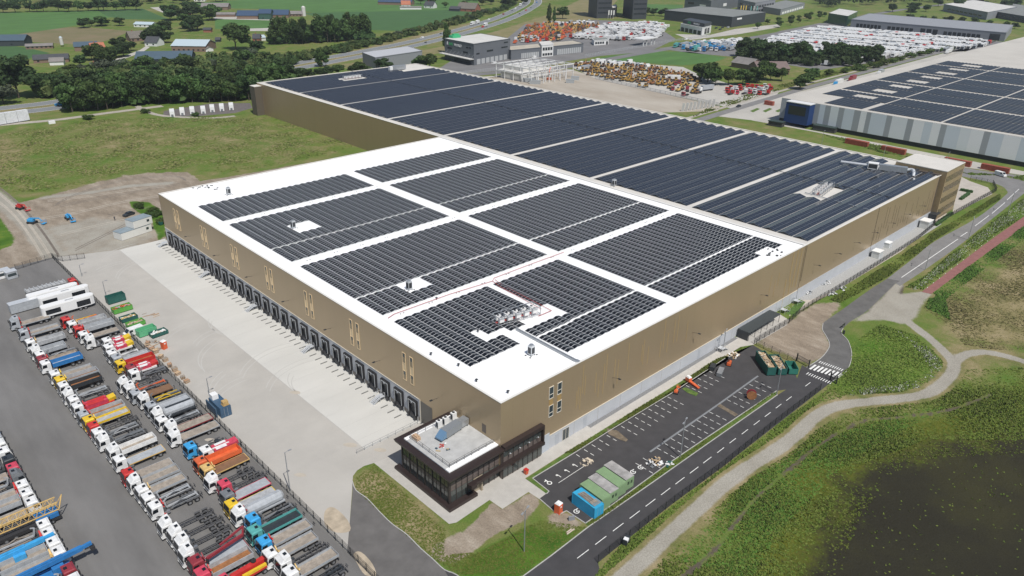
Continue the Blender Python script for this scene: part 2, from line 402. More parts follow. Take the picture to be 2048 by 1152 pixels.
patch("grass_plot", [(1573,627),(1598,598),(1611,604),(1590,633)], .020, M("lawn_green", (.06,.12,.02), .95, var=.35, scale=.9, bump=.3))
# kerbs
for pts in (smooth(LAWN[4:], 3) + [(1046,1153),(1102,1112),(1177,1054),(1304,966),(1392,904),(1555,790)],
            [(1065,957),(1152,904),(1227,857),(1343,787),(1450,717)], [(1065,957),(1098,983),(1093,988)],
            [(1079,998),(1116,1030),(1133,1022),(1171,1047),(1226,1009),(1333,930),(1392,890),(1553,782)],
            smooth([(1613,735),(1640,718),(1655,701),(1659,688),(1652,672),(1645,660),(1646,647)], 4),
            smooth([(1686,657),(1683,667),(1696,682),(1703,705),(1701,725),(1690,746),(1663,764)], 4)):
    structure(kerb(GP(pts)).build("kerb", KERB))
# wheel tracks on the dirt site, stains on the concrete
WT = M("wheel_track_pale", (.40,.36,.30), .95, var=.15, scale=.8); WD_ = M("wheel_track_dark", (.17,.145,.12), .95, var=.2, scale=.8)
for mt, sets in ((WT, ([(-20,372),(30,415),(70,465),(105,520),(120,548)],[(-30,384),(22,424),(60,472),(92,525)],[(95,402),(180,392),(260,380),(335,372)],[(60,440),(140,428),(240,405),(320,392)],[(120,470),(190,452),(250,440)])),
                 (WD_, ([(-10,368),(42,412),(84,462),(118,512)],[(110,410),(150,390),(240,362),(340,352),(372,360)],[(120,412),(190,398),(300,378),(360,368)],[(150,500),(210,470),(250,450)],[(215,432),(262,420),(300,415)]))):
    m_ = MB()
    for q_ in sets:
        W_p = GP(smooth(q_, 5))
        for d in (-.9, .9):
            L_p = [(a+d*.3, b+d) for a, b in W_p]; q = ribbon(L_p, .45, .006 if mt is WT else .009); n0 = len(m_.v); m_.v += q.v; m_.f += [tuple(i+n0 for i in f) for f in q.f]; m_.m += q.m
    structure(m_.build("wheel_tracks", mt))
ST = M("concrete_stain", (.43,.385,.32), .9, var=.08, scale=.8)
for (u, v, r_) in ((590,785,7),(700,890,9),(420,880,7),(760,900,8),(600,950,8)):
    patch("concrete_stain", smooth([(u-r_*1.6,v),(u-r_*.4,v-r_*.5),(u+r_*1.2,v-r_*.3),(u+r_*1.5,v+r_*.3),(u,v+r_*.5)], 3, True), .0185, ST)
# grass verge between lot and pavement, lot and road, lot islands
VERGE = M("verge_grass", (.045,.105,.014), .95, col2=(.12,.17,.035), scale=.8, bump=.4)
SOILV = M("bare_soil", (.15,.12,.085), .95, var=.3, scale=1.2, bump=.3)
patch("grass_verge", [(1052,958),(1132,906),(1213,855),(1433,719),(1506,690),(1481,694),(1450,716),(1343,786),(1227,856),(1152,903),(1066,956),(1097,983),(1092,987)], .05, VERGE)
patch("grass_verge", [(1171,1048),(1226,1010),(1333,931),(1392,891),(1553,783),(1552,789),(1392,903),(1304,965),(1177,1053)], .05, VERGE)
patch("grass_island", [(1213,857),(1235,862),(1256,880),(1252,884),(1240,880),(1217,869)], .10, SOILV)
patch("grass_island", [(1371,775),(1397,787),(1392,793),(1375,786),(1364,778)], .10, VERGE)
patch("soil_bed", [(1440,808),(1476,829),(1470,833),(1434,812)], .05, SOILV)
# kerb line along the middle of the lot
structure(kerb(GP([(1300,904),(1438,808),(1516,752)]), .45, .03).build("gutter_strip", M("gutter_concrete", (.20,.21,.22), .8, var=.1, scale=1)))
# bay markings : local grid from the survey
def mark(mb, x, y, L, wd=.12, ang=math.pi/2, z=.026):
    c, s = math.cos(ang), math.sin(ang)
    def r(a, b): return (x+a*c-b*s, y+a*s+b*c, z)
    mb.quad(r(-L/2, -wd/2), r(L/2, -wd/2), r(L/2, wd/2), r(-L/2, wd/2))
mb = MB()
for row, (a, b) in enumerate((((1242,852),(1334,793)), ((1358,895),(1432,842)))): pass
bx0, by0 = G(1247, 855); step = (G(1334, 793)[0]-G(1242, 852)[0])/7
for k in range(-6, 15):
    x = bx0+k*step
    if k in (-1,) or (8 <= k <= 9): continue
    for j, dy in enumerate((0, -1.75, -3.5)):
        if k <= -2 and j == 2: continue
        mark(mb, x, by0+.15+dy, 1.0)
bx1, by1 = G(1398, 843)
for k in range(-9, 11):
    x = bx1+k*step
    if -8 < k < -6 or k in (3, 4): continue
    for j, dy in enumerate((0, -1.75, -3.5)): mark(mb, x, by1+dy, 1.0)
structure(mb.build("bay_markings", WHITE))
mb = MB()
P = GP([(1117,966),(1172,930)])
mb.bar((P[0][0], P[0][1], .026), (P[1][0], P[1][1], .026), .1, .004)
def disc(mb, x, y, r0, r1, n=14, a0=0, a1=2*math.pi, z=.028):
    for k in range(n):
        s, t = a0+(a1-a0)*k/n, a0+(a1-a0)*(k+1)/n
        mb.quad((x+r0*math.cos(s), y+r0*math.sin(s), z), (x+r1*math.cos(s), y+r1*math.sin(s), z), (x+r1*math.cos(t), y+r1*math.sin(t), z), (x+r0*math.cos(t), y+r0*math.sin(t), z))
x, y = G(1099, 966); disc(mb, x, y, .35, .55); mb.quad((x-.1,y+.4,.029),(x+.15,y+.4,.029),(x+.15,y+1.3,.029),(x-.1,y+1.3,.029)); mb.quad((x-.5,y+.85,.03),(x-.1,y+.85,.03),(x-.1,y+1.05,.03),(x-.5,y+1.05,.03))
for u, v in ((1116,952),(1133,942),(1149,931)):
    x, y = G(u, v); disc(mb, x, y+.3, .08, .26, 8); mb.quad((x+.12,y-.7,.029),(x+.26,y-.7,.029),(x+.26,y+.4,.029),(x+.12,y+.4,.029))
for u, v in ((1153,1023),(1281,935),(1266,944)):
    x, y = G(u, v); disc(mb, x, y, .42, .6, 12, .6, 6.0); disc(mb, x+.1, y, .05, .2, 8); mb.quad((x+.3,y+.3,.029),(x+.8,y+.3,.029),(x+.8,y+.5,.029),(x+.3,y+.5,.029))
structure(mb.build("lot_symbols", WHITE))
# centre dashes of the access road
mb = MB(); a, b = G(1167, 1105), G(1648, 775)
ang = math.atan2(G(1400,930)[1]-G(1167,1105)[1], G(1400,930)[0]-G(1167,1105)[0])
dash = [(1167,1108),(1205,1078),(1236,1048),(1270,1029),(1304,1004),(1332,977),(1361,957),(1388,935),(1416,915)]
zc = [(594,1065,0),(776,926,0),(955,790,0),(1124,662,0),(1285,540,0),(1440,425,0),(1587,315,0),(1732,206,0),(1867,103,0)]
for zx, zy, _ in zc:
    x, y = G(1050+zx/5.12, 900+zy/5.12); mark(mb, x, y, 3.1, .14, 0.0)
for zx, zy in ((32,643),(106,587),(178,534),(249,481),(313,431),(378,383),(441,335),(500,291),(558,246),(613,206),(714,130)):
    x, y = G(1348+zx/2.667, 720+zy/2.667)
    if zx > 200: mark(mb, x, y, 2.6, .14, 0.0)
structure(mb.build("road_dashes", WHITE))
# zebra and teeth at the gate
mb = MB(); a, b = G(1622, 733), G(1683, 752)
for k in range(8):
    t = (k+.5)/8; x, y = a[0]+(b[0]-a[0])*t, a[1]+(b[1]-a[1])*t; mark(mb, x, y, 3.2, .5, 0.0)
for (p, q, n_, s_) in (((1640,724),(1684,740),11,.8),((1615,747),(1662,766),11,.8)):
    A, B = G(*p), G(*q)
    for k in range(n_):
        t = k/(n_-1); mark(mb, A[0]+(B[0]-A[0])*t, A[1]+(B[1]-A[1])*t, 1.3, .2, 0.0)
structure(mb.build("zebra_crossing", WHITE))
# public road markings
mb = MB()
for pa, pb in (((1803,555),(1916,478)), ((1921,473),(1935,464)), ((1950,452),(1978,431)), ((1984,427),(2010,405)), ((2014,400),(2038,378))):
    A, B = G(*pa), G(*pb); mark(mb, (A[0]+B[0])/2, (A[1]+B[1])/2, math.hypot(B[0]-A[0], B[1]-A[1]), .22, math.atan2(B[1]-A[1], B[0]-A[0]), .022)
for k in range(14):
    A = G(1855+k*12, 575-k*9.3); mark(mb, A[0], A[1], .8, .12, .1, .022)
structure(mb.build("public_road_markings", WHITE))
# parking slots of the dock apron, printed joints
mb = MB(); DK = M("dock_guide_line", (.17,.17,.165), .7)
for k in range(54): mb.box(-3.6, 31.4+k*2.667, .0, -1.7, 31.56+k*2.667, .22)
structure(mb.build("dock_guide_lines", DK))
TM_ = M("tyre_mark", (.455,.445,.415), .9); mb = MB(); ta = random.Random(8)
for k in range(26):
    x, y = ta.uniform(-30,-4), ta.uniform(35,165); r0 = ta.uniform(9,16); a0 = ta.uniform(1.2,2.6); P_ = [(x+r0*math.cos(a0+t*.12), y+r0*math.sin(a0+t*.12)) for t in range(ta.randint(6,12))]
    if any(q[0] > -1.5 or q[0] < -32 for q in P_): continue
    for d in (0, 1.9):
        q = ribbon([(u, v+d) for u, v in P_], .22, .0165+.0001*k); n0 = len(mb.v); mb.v += q.v; mb.f += [tuple(i+n0 for i in f) for f in q.f]; mb.m += q.m
structure(mb.build("tyre_marks", TM_))
mb = MB(); JT = M("slab_joint", (.36,.35,.33), .9)
for k in range(24): y = 30+k*6.2; mb.box(-33.6, y, .0150, -.8, y+.035, .0172)
for x in (-14.8,): mb.box(x-.05, 29, .0150, x+.05, 176, .0175)
structure(mb.build("slab_joints", JT))
mb = MB()
for p in ([(714,1060),(735,1072),(755,1090)], [(648,1020),(672,1050),(715,1110)]):
    pass
sp = GP(smooth([(650,1022),(668,1015),(695,1040),(700,1062),(672,1065),(650,1050)], 3, True)); patch("sand_spill", sp, .022, SANDP, px=False)
sp = GP(smooth([(707,1108),(722,1104),(745,1128),(752,1152),(730,1150),(715,1128)], 3, True)); patch("sand_spill", sp, .022, SANDP, px=False)
# ------------------------------------------------------------------ main halls
CLAD = M("bronze_cladding", (.425,.33,.212), .36, .45, var=.02, scale=.12, stretch=(1,1,.2))
CLAD_D = M("bronze_cladding_joints_and_shade", (.11,.092,.068), .6, .1)  # dark backing behind panel joints, also the painted shade of the far jog
PLINTH = M("plinth_grey_panel", (.45,.465,.49), .6, var=.05, scale=.3)
ROOFW = M("roof_membrane_white", (.86,.86,.85), .75, var=.015, scale=.2)
ROOFB = M("roof_membrane_cream", (.58,.555,.51), .8, var=.06, scale=.15, det=10)
TRIM = M("pale_trim", (.62,.58,.50), .5)
GOLD = M("gold_frame", (.74,.58,.36), .5, 0)
DGLASS = M("dark_glass", (.035,.05,.055), .08, 0, spec=.8)
BLACK = M("black_rubber", (.016,.016,.018), .65)
STEEL = M("galvanised_steel", (.42,.44,.46), .4, .6, var=.1, scale=2)
STEEL_L = M("light_sheet_metal", (.62,.64,.66), .4, .3)
DOORG = M("grey_door", (.38,.40,.43), .5)
WHITEP = M("white_paint", (.75,.75,.74), .45)
DARKM = M("dark_steel", (.05,.055,.06), .5, .4)
RED = M("red_pipe", (.42,.07,.06), .5)
H = 18.0
fw = thing("warehouse", "large bronze clad warehouse with loading docks and a white roof in the foreground", "warehouse")
mb = MB()
A_, B_ = 122.4, 172.1
# walls with vertical panel joints
def wall_panels(mb, p0, p1, z0, z1, t, pitch, m=0, mj=1, j=.05):
    dx, dy = p1[0]-p0[0], p1[1]-p0[1]; L = math.hypot(dx, dy); ux, uy = dx/L, dy/L; nx_, ny_ = uy, -ux
    n = max(1, round(L/pitch)); q = L/n
    for k in range(n):
        a, b = k*q+(j/2 if k else 0), (k+1)*q-(j/2 if k < n-1 else 0)
        P = [(p0[0]+ux*a, p0[1]+uy*a), (p0[0]+ux*b, p0[1]+uy*b)]
        pts = []
        for z in (z0, z1):
            pts += [(P[0][0], P[0][1], z), (P[1][0], P[1][1], z), (P[1][0]-nx_*t, P[1][1]-ny_*t, z), (P[0][0]-nx_*t, P[0][1]-ny_*t, z)]
        mb.hexa(pts, m)
wall_panels(mb, (0, B_), (0, 0), 6.0, H-.05, .2, 6.0, j=.01)
mb.box(0, 0, 2.5, .2, 26.5, 6.0, 0)
wall_panels(mb, (.2, 0), (A_, 0), 3.55, H-.05, .2, 3.0, j=.008)
wall_panels(mb, (A_, B_), (0, B_), 0, H-.05, .2, 6.0, j=.03)
mb.box(.21, .21, 0, A_-.1, B_-.21, H-.4, 1)
mb.build("wall", [CLAD, CLAD_D], fw)
mb = MB(); mb.box(-.06, 26.5, 1.1, .2, B_-.3, 5.85, 0); mb.box(-.02, 26.5, 0, .2, B_-.3, 1.1, 1)
mb.box(.2, -.06, 0, A_, .2, 3.4, 0)
for k in range(15): mb.box(6+k*8, -.075, .0, 6.06+k*8, -.06, 3.4, 1)
mb.build("plinth", [PLINTH, M("plinth_base", (.30,.27,.24), .8)], fw)
mb = MB(); mb.box(-.12, 26.4, 5.85, .2, B_, 6.0); mb.box(.2, -.12, 3.4, A_, .2, 3.55); mb.box(-.12, 26.2, 0, 0, 26.5, 6.0)
mb.build("trim_band", TRIM, fw)
mb = MB(); mb.box(.3, .3, H-.4, A_, B_-.3, H-.18); rf = mb.build("roof", ROOFW, fw)
mb = MB(); mb.box(-.06, -.06, H-.05, .42, B_+.06, H+.08); mb.box(.42, -.06, H-.05, A_-.3, .42, H+.08); mb.box(.42, B_-.42, H-.05, A_, B_+.06, H+.08); mb.box(A_-.3, -.06, H-.05, A_+.6, B_+.06, H+.10)
mb.build("parapet", M("parapet_coping", (.70,.68,.64), .5), rf)
# dock doors
dock_me = {}
def dock_meshes():
    f = MB(); f.box(-.6, .1, 4.75, -.06, 3.3, 5.1); f.box(-.6, .1, 1.25, -.06, .45, 4.75); f.box(-.6, 2.95, 1.25, -.06, 3.3, 4.75)
    dock_me['shelter_frame'] = (f.mesh("shelter_frame", BLACK))
    e = MB(); e.box(-.66, .40, 4.68, -.6, 3.0, 4.78); e.box(-.66, .38, 1.4, -.6, .48, 4.68); e.box(-.66, 2.92, 1.4, -.6, 3.02, 4.68); e.box(-.66, 1.5, 4.3, -.6, 2.0, 4.6)
    dock_me['shelter_edge'] = (e.mesh("shelter_edge", M("shelter_piping", (.5,.52,.54), .5)))
    c = MB(); c.box(-.14, .45, 1.3, -.07, 2.95, 4.75); c.box(-.5, .45, 3.7, -.4, 2.95, 4.74)
    dock_me['roller_door'] = (c.mesh("roller_door", M("roller_door_dark", (.028,.03,.033), .5)))
    l = MB(); l.box(-.7, .9, .7, -.06, 2.6, 1.2); l.box(-.95, .35, .35, -.06, .7, 1.25); l.box(-.95, 2.8, .35, -.06, 3.15, 1.25)
    dock_me['dock_leveller'] = (l.mesh("dock_leveller", M("leveller_steel", (.06,.06,.065), .5, .4)))
    p = MB(); p.box(-.55, -.25, 0, -.3, -.1, 1.3); p.box(-.5, 3.5, 0, -.3, 3.62, .8)
    dock_me['wheel_guide'] = (p.mesh("wheel_guide", STEEL))
dock_meshes()
for k in range(27):
    o = inst("loading_dock", dock_me['shelter_frame'], fw, (0, 27.0+5.333*k, 0))
    for nm in ('shelter_edge', 'roller_door', 'dock_leveller', 'wheel_guide'): inst(nm, dock_me[nm], o)
# paired slit windows in gold frames
fm = MB(); fm.box(-.10, 0, 8.7, 0, .1, 15.7); fm.box(-.10, 1.15, 8.7, 0, 1.25, 15.7); fm.box(-.10, .1, 15.6, 0, 1.15, 15.7); fm.box(-.10, .1, 8.7, 0, 1.15, 8.8); fm.box(-.03, .1, 11.1, 0, 1.15, 13.0, 0); fm.box(-.09, .1, 13.0, 0, 1.15, 13.08); fm.box(-.09, .1, 11.0, 0, 1.15, 11.1)
fmm = fm.mesh("slit_window", GOLD)
gm_ = MB(); gm_.box(-.05, .1, 13.1, .01, 1.15, 15.6); gm_.box(-.05, .1, 8.8, .01, 1.15, 11.0)
gmm = gm_.mesh("pane", M("slit_pane", (.30,.235,.145), .4))
sl = MB(); sl.box(-.07, .3, 14.6, -.052, .95, 15.6); sl.box(-.07, .3, 10.1, -.052, .95, 11)
slm = sl.mesh("opening", DGLASS)
for k in range(7):
    for d in (0, -2.75):
        o = inst("slit_window", fmm, fw, (0, 31.0+21.4*k+d, 0)); inst("pane", gmm, o); inst("opening", slm, o)
# wall lamps with arms on both facades
lm = MB(); lm.tube((0, 0, 0), (-1.6, -.2, .35), .045, 5); lm.box(-2.2, -.4, .28, -1.5, 0, .42)
lmm = lm.mesh("wall_lamp", DARKM)
for k in range(7): inst("wall_lamp", lmm, fw, (0, 20+21.4*k, 9.4))
for x in (34.4, 66, 99): inst("wall_lamp", lmm, fw, (x, 0, 9.4), math.pi/2)
# gate beside the docks
mb = MB()
for k in range(12): mb.box(-.05, 22.0, .05+k*.48, .0, 26.1, .05+k*.48+.45)
mb.build("roller_gate", M("roller_gate_grey", (.16,.15,.135), .5, .3), fw)
mb = MB(); mb.box(-.03, 4.3, 8.6, .0, 5.5, 10.6); mb.build("service_door", M("bronze_door", (.13,.105,.085), .5), fw)
# front (parking side) windows, doors, gold lines
wf = MB()
for k, (x, z) in enumerate(((13.6, 12.9), (13.7, 8.35), (16.1, 12.9), (16.2, 8.35))):
    m = MB(); m.box(x-.1, -.12, z-.1, x, .0, z+2.8); m.box(x+1.15, -.12, z-.1, x+1.25, .0, z+2.8); m.box(x, -.12, z+2.7, x+1.15, 0, z+2.8); m.box(x, -.12, z-.1, x+1.15, 0, z); m.box(x, -.10, z+.9, x+1.15, -.01, z+1.0)
    o = m.build("window", TRIM, fw)
    m = MB(); m.box(x, -.04, z, x+1.15, .01, z+2.7); m.build("pane", DGLASS, o)
for x in (13.65, 16.15): m = MB(); m.box(x, -.05, 11.15, x+1.15, .0, 12.8); m.build("gold_panel", M("gold_panel", (.46,.31,.13), .45, .3), fw)
rr = random.Random(4)
GLN = M("gold_line", (.47,.345,.155), .5, .1)
for x in (22.3,22.8,23.5,24.1,24.9,28.5,29.6,31.2,32.0,35.0,36.2,39.7,44.9,45.5,47.4,52.3,53.4,55.1,57.6,59.0,63.2,104,106.8,108.5):
    m = MB(); z0 = rr.uniform(5.5, 10); m.box(x, -.05, z0, x+.09, 0, min(17.2, z0+rr.uniform(4, 8))); m.build('gold_fin', GLN, fw)
for x, z0, z1 in ((115.5,8.2,17.6),(118,5.8,17.6),(120.4,5.0,17.6),(113.5,.3,9.6),(116.4,3.7,8.8)): m = MB(); m.box(x, -.08, z0, x+.16, 0, z1); m.build('gold_fin', GLN, fw)
for x0, x1, z1 in ((25.1,26.2,3.1),(16.0,17.2,3.0),(69.8,70.9,3.0),(79.5,80.6,3.0)):
    m = MB(); m.box(x0, -.09, .1, x1, -.055, z1-.2); m.build("side_door", DOORG, fw)
m = MB(); m.box(18.3, -.10, .1, 20.3, -.055, 2.9); gd = m.build("glass_door", DGLASS, fw)
m = MB(); m.box(18.25, -.14, .1, 18.33, -.1, 2.95); m.box(19.25, -.14, .1, 19.33, -.1, 2.95); m.box(20.25, -.14, .1, 20.33, -.1, 2.95); m.box(18.33, -.14, 2.87, 20.25, -.1, 2.95); m.build("door_frame", TRIM, gd)
m = MB(); m.box(11.6, -.2, 0, 14.0, -.06, 4.3); m.build("grey_wall_panel", M("pale_grey_panel", (.45,.48,.52), .5), fw)
# ---- rear hall
rw = thing("warehouse", "long bronze clad rear hall joined behind the white roof, with sawtooth rows of panels", "warehouse", (A_, 0, 0))
E_, C_ = 229.4, 345.6
mb = MB(); a0 = A_+.35
wall_panels(mb, (a0, 0), (E_, 0), 3.7, H-.05, .2, 4.0, j=.012)
wall_panels(mb, (A_, C_), (A_, B_+.1), 0, H-.05, .2, 6.0, j=.04)
mb.box(A_+.02, .21, 0, 240, C_, H-.4, 1)
mb.box(A_-4.6, C_-6, 0, A_-.0, C_-.01, H-1.2, 1)  # jog at the far end: its shade is put into the dark cladding colour
for x, z0, z1 in ((123.2,6.2,17.6),(174.4,0,18.0)): mb.box(x, -.06, z0, x+.25, 0, z1, 1)
for k in range(46):
    x = 126+k*2.25; z0 = rr.uniform(4.5, 9)
    if x < 228 and k > 21: mb.box(x, -.045, z0, x+.06, 0, z0+rr.uniform(2, 8), 1)
mb.build("wall", [M("bronze_cladding_rear", (.43,.332,.21), .36, .45, var=.02, scale=.1, stretch=(1,1,.15)), CLAD_D], rw, True)
mb = MB(); mb.box(a0, -.05, 0, E_, .2, 3.7); mb.build("plinth", PLINTH, rw, True)
mb = MB(); mb.box(A_+.6, .3, H-.4, 239.9, C_-.3, H-.15); rf2 = mb.build("roof", ROOFB, rw, True)
mb = MB(); mb.box(A_+.6, -.06, H-.05, 240, .5, H+.08); mb.box(A_-.06, B_+.2, H-.05, A_+.6, C_, H+.1); mb.box(A_-.06, C_-.6, H-.05, 240, C_+.05, H+.12); mb.box(239.3, .5, H-.05, 240.1, C_-.6, H+.14)
mb.box(A_-4.6, C_-6, H-1.2, A_-.1, C_, H-1.0)
L = rf2.location; mb.v = [(x-A_, y, z) for x, y, z in mb.v]; mb.build("parapet", M("parapet_cream", (.66,.63,.57), .6), rf2)
for k in range(7): inst("wall_lamp", lmm, rw, (8+14*k, 0, 9.4), math.pi/2)
# ------------------------------------------------------------------ solar arrays
GLASS_PV = M("solar_glass", (.009,.011,.015), .35, 0, spec=.20)
GLASS_PV2 = M("solar_glass_blue", (.024,.029,.040), .14, 0, spec=.6)
FRAME_PV = M("panel_frame", (.74,.75,.76), .5, .1); FRAME_PV2 = M("panel_frame_dark", (.20,.21,.23), .5, .2)
def front_array(x0, x1, y0, y1, label, cuts=(), splits=()):
    a = thing("solar_array", label, "solar array", (x0, y0, H-.18), 0, "solar arrays on the white roof")
    n = round((x1-x0)/2.48); p = (x1-x0)/n; npn = max(1, round((y1-y0)/1.135)); q = (y1-y0)/npn
    for k in range(n):
        xa = k*p+.08; xm = k*p+p/2; xb = (k+1)*p-.08; g = MB()
        for j in range(npn):
            ya, yb = j*q, (j+1)*q; yc = y0+(ya+yb)/2; xc = x0+xm
            if any(c[0] < xc < c[1] and c[2] < yc < c[3] for c in cuts):
                if g.f: g.build("panel_row", [GLASS_PV, FRAME_PV], a); g = MB()
                continue
            if any(abs(yc-s) < q*.5 for s in splits):
                ya += q*.55
                if g.f: g.build("panel_row", [GLASS_PV, FRAME_PV], a); g = MB()
            for (u, zu, v, zv) in ((xa, .12, xm-.01, .36), (xm+.01, .36, xb, .12)):
                t = .04
                g.hexa([(u,ya,zu-t),(v,ya,zv-t),(v,yb,zv-t),(u,yb,zu-t),(u,ya,zu),(v,ya,zv),(v,yb,zv),(u,yb,zu)], 1)
                du, dz = (v-u), (zv-zu); e = .012/ (v-u)
                A = (u+du*e, zu+dz*e+.006); Bq = (u+du*(1-e), zu+dz*(1-e)+.006)
                g.quad((A[0],ya+.054,A[1]),(Bq[0],ya+.054,Bq[1]),(Bq[0],yb-.054,Bq[1]),(A[0],yb-.054,A[1]), 0)
        if g.f: g.build("panel_row", [GLASS_PV, FRAME_PV], a)
    return a
front_array(4.5,60.5,131.8,150.4,"narrow array of dark solar panels nearest the left rear edge of the white roof")
front_array(64.7,118,132.8,151.6,"narrow solar array beside the rear hall at the far corner of the white roof")
front_array(4.5,60.2,89.0,127.6,"solar array with a square gap round a rooftop unit, second block from the left edge", ((16.2,24.2,107.6,114.9),), (100.4,))
front_array(64.7,117.8,89.6,128.6,"unbroken solar array beside the rear hall, second block from the far corner", (), (101.0,))
front_array(4.5,60.6,45.9,84.5,"solar array with a gap round a unit, in the middle of the dock side", ((16.4,24.2,51.7,57.6),), (57.8,))
front_array(64.5,118,45.4,85.2,"unbroken solar array in the middle of the white roof beside the rear hall", (), (57.8,))
front_array(4.5,33.8,14.3,41.5,"stepped solar array nearest the camera beside the steel chiller rack", ((19.0,40,10,20.3),(14.3,17.2,19.5,25.2),(17.0,22,19.5,22.2),(27.5,40,10,24.2)))
front_array(35.5,60.3,4.7,41.4,"solar array right of the red pipes, its near corner cut away", ((35,39.2,17.5,24.5),), (14.6,))
front_array(24.0,35.5,4.7,18.0,"small solar array tip near the parking side edge, left of the larger cut array", (), (14.6,))
front_array(64.1,118,4.9,41.8,"solar array with a stepped notch near the parking side edge of the white roof", ((105.8,113.6,3,6.9),), (14.6,))
def rear_array(y0, y1, label, x0=126.2, x1=235.8, holes=()):
    a = thing("solar_array", label, "solar array", (x0, y0, H-.15), 0, "solar arrays on the rear hall")
    n = max(1, round((y1-y0)/5.3)); p = (y1-y0)/n; nq = round((x1-x0)/1.72); q = (x1-x0)/nq
    for k in range(n):
        g = MB(); ya, ym, yb = k*p+.12, k*p+p*.52, (k+1)*p-.12
        spans = [(0.0, x1-x0)]
        for h in holes:
            if h[2] < y0+k*p+p/2 < h[3]:
                ns = []
                for s0, s1 in spans:
                    a0_, a1_ = h[0]-x0, h[1]-x0
                    if a1_ <= s0 or a0_ >= s1: ns.append((s0, s1)); continue
                    if a0_ > s0: ns.append((s0, a0_))
                    if a1_ < s1: ns.append((a1_, s1))
                spans = ns
        for s0, s1 in spans:
            g = MB()
            for (u, zu, v, zv) in ((ya, .15, ym-.02, .80), (ym+.02, .80, yb, .15)):
                g.hexa([(s0,u,zu-.05),(s1,u,zu-.05),(s1,v,zv-.05),(s0,v,zv-.05),(s0,u,zu),(s1,u,zu),(s1,v,zv),(s0,v,zv)], 1)
                m_ = max(1, round((s1-s0)/q)); dx = (s1-s0)/m_
                for i in range(m_):
                    xa, xb = s0+i*dx+.03, s0+(i+1)*dx-.03
                    for c in (0, 1):
                        ta, tb = c/2+.012, (c+1)/2-.012
                        A = (u+(v-u)*ta, zu+(zv-zu)*ta+.006); Bq = (u+(v-u)*tb, zu+(zv-zu)*tb+.006)
                        g.quad((xa,A[0],A[1]),(xb,A[0],A[1]),(xb,Bq[0],Bq[1]),(xa,Bq[0],Bq[1]), 0)
            if g.f: g.build("panel_row", [GLASS_PV2, FRAME_PV2], a)
RL = ["rear hall solar array nearest the parking side, with a pale gap and steel rack",
      "sawtooth solar array second from the parking side of the rear hall", "sawtooth solar array third from the parking side of the rear hall",
      "sawtooth solar array fourth from the parking side of the rear hall", "sawtooth solar array beside the inner corner where the two halls join",
      "sawtooth solar array just past the inner corner of the rear hall", "sawtooth solar array second from the far end of the rear hall",
      "farthest sawtooth solar array of the rear hall, with a small pale gap"]
YW = [1.2,43.4,86.5,129.6,173.2,216.6,259.3,301.5,343.5]
for k in range(8):
    hs = ()
    if k == 0: hs = ((166,184,14.5,29.5),(229.5,240,0,3.4),(222,240,12,22))
    if k == 7: hs = ((165,182,316,330),(213,240,325,345))
    rear_array(YW[k]+(.9 if k else 0), YW[k+1]-.9, RL[k], holes=hs)
# ------------------------------------------------------------------ roof plant
def cond_unit(x, y, z, label, grp=None, s=1.0):
    t = thing("rooftop_unit", label, "rooftop unit", (x, y, z), 0, grp)
    m = MB(); m.box(-.5*s, -.5*s, .35, .5*s, .5*s, 2.1*s); m.build("casing", STEEL_L, t)
    m = MB(); m.box(-.52*s, -.38*s, .6, -.5*s, .38*s, 1.8*s); m.box(-.38*s, -.52*s, .6, .38*s, -.5*s, 1.8*s); m.build("grille", DARKM, t)
    m = MB(); m.tube((0,0,2.1*s), (0,0,2.3*s), .42*s, 10); m.build("fan_housing", STEEL, t)
    m = MB()
    for a, b in ((-1,-1),(1,-1),(1,1),(-1,1)): m.box(a*.45*s-.06, b*.45*s-.06, 0, a*.45*s+.06, b*.45*s+.06, .35); m.box(a*1.0-.18, b*.7-.18, 0, a*1.0+.18, b*.7+.18, .06)
    m.build("support_feet", DARKM, t)
    return t
for x, y, l in ((17.7,156.1,"upright rooftop unit on bare white roof near the far left edge"),(17.9,112.3,"upright rooftop unit in the gap of the second array"),
                (17.8,53.4,"upright rooftop unit in the gap of the middle array on the dock side"),(17.5,9.3,"upright rooftop unit on bare white roof near the parking corner"),
                (125.2,75,"pale unit at the seam between white roof and rear hall")): cond_unit(x, y, H-.18, l, None, 1.15)
def rack(name, label, x, y, z, L, wd, n, rz=0, units=True, hh=1.9):
    t = thing(name, label, "chiller rack", (x, y, z), rz); m = MB()
    for yy in (0, wd):
        for zz in (.5, hh+.5): m.bar((0,yy,zz), (L,yy,zz), .14)
        for k in range(n+1): m.bar((L*k/n,yy,0), (L*k/n,yy,hh+.5), .12)
    for k in range(n+1): m.bar((L*k/n,0,.5), (L*k/n,wd,.5), .12); m.bar((L*k/n,0,hh+.5), (L*k/n,wd,hh+.5), .1)
    m.build("steel_frame", STEEL, t)
    for k in range(n if units else 0):
        for yy in (wd*.28, wd*.75):
            m = MB(); m.box(L*(k+.25)/n, yy-.35, .7, L*(k+.8)/n, yy+.35, 1.9)
            u = m.build("condenser", WHITEP, t); m = MB(); m.tube((L*(k+.52)/n, yy, 1.9), (L*(k+.52)/n, yy, 1.98), .32, 8); m.build("fan", DARKM, u)
    m = MB(); m.bar((0,wd*.5,.45), (L,wd*.5,.45), .16); m.bar((0,wd*.5+.3,.45), (L,wd*.5+.3,.45), .16); m.build("red_pipework", RED, t)
    return t
xa, ya = U0 = G(994, 652, H); xb, yb = G(1077, 628, H)
rack("chiller_rack", "galvanised rack of white condensers between red pipes on the near roof", xa, ya-.6, H-.18, math.hypot(xb-xa, yb-ya), 3.0, 5, math.atan2(yb-ya, xb-xa))
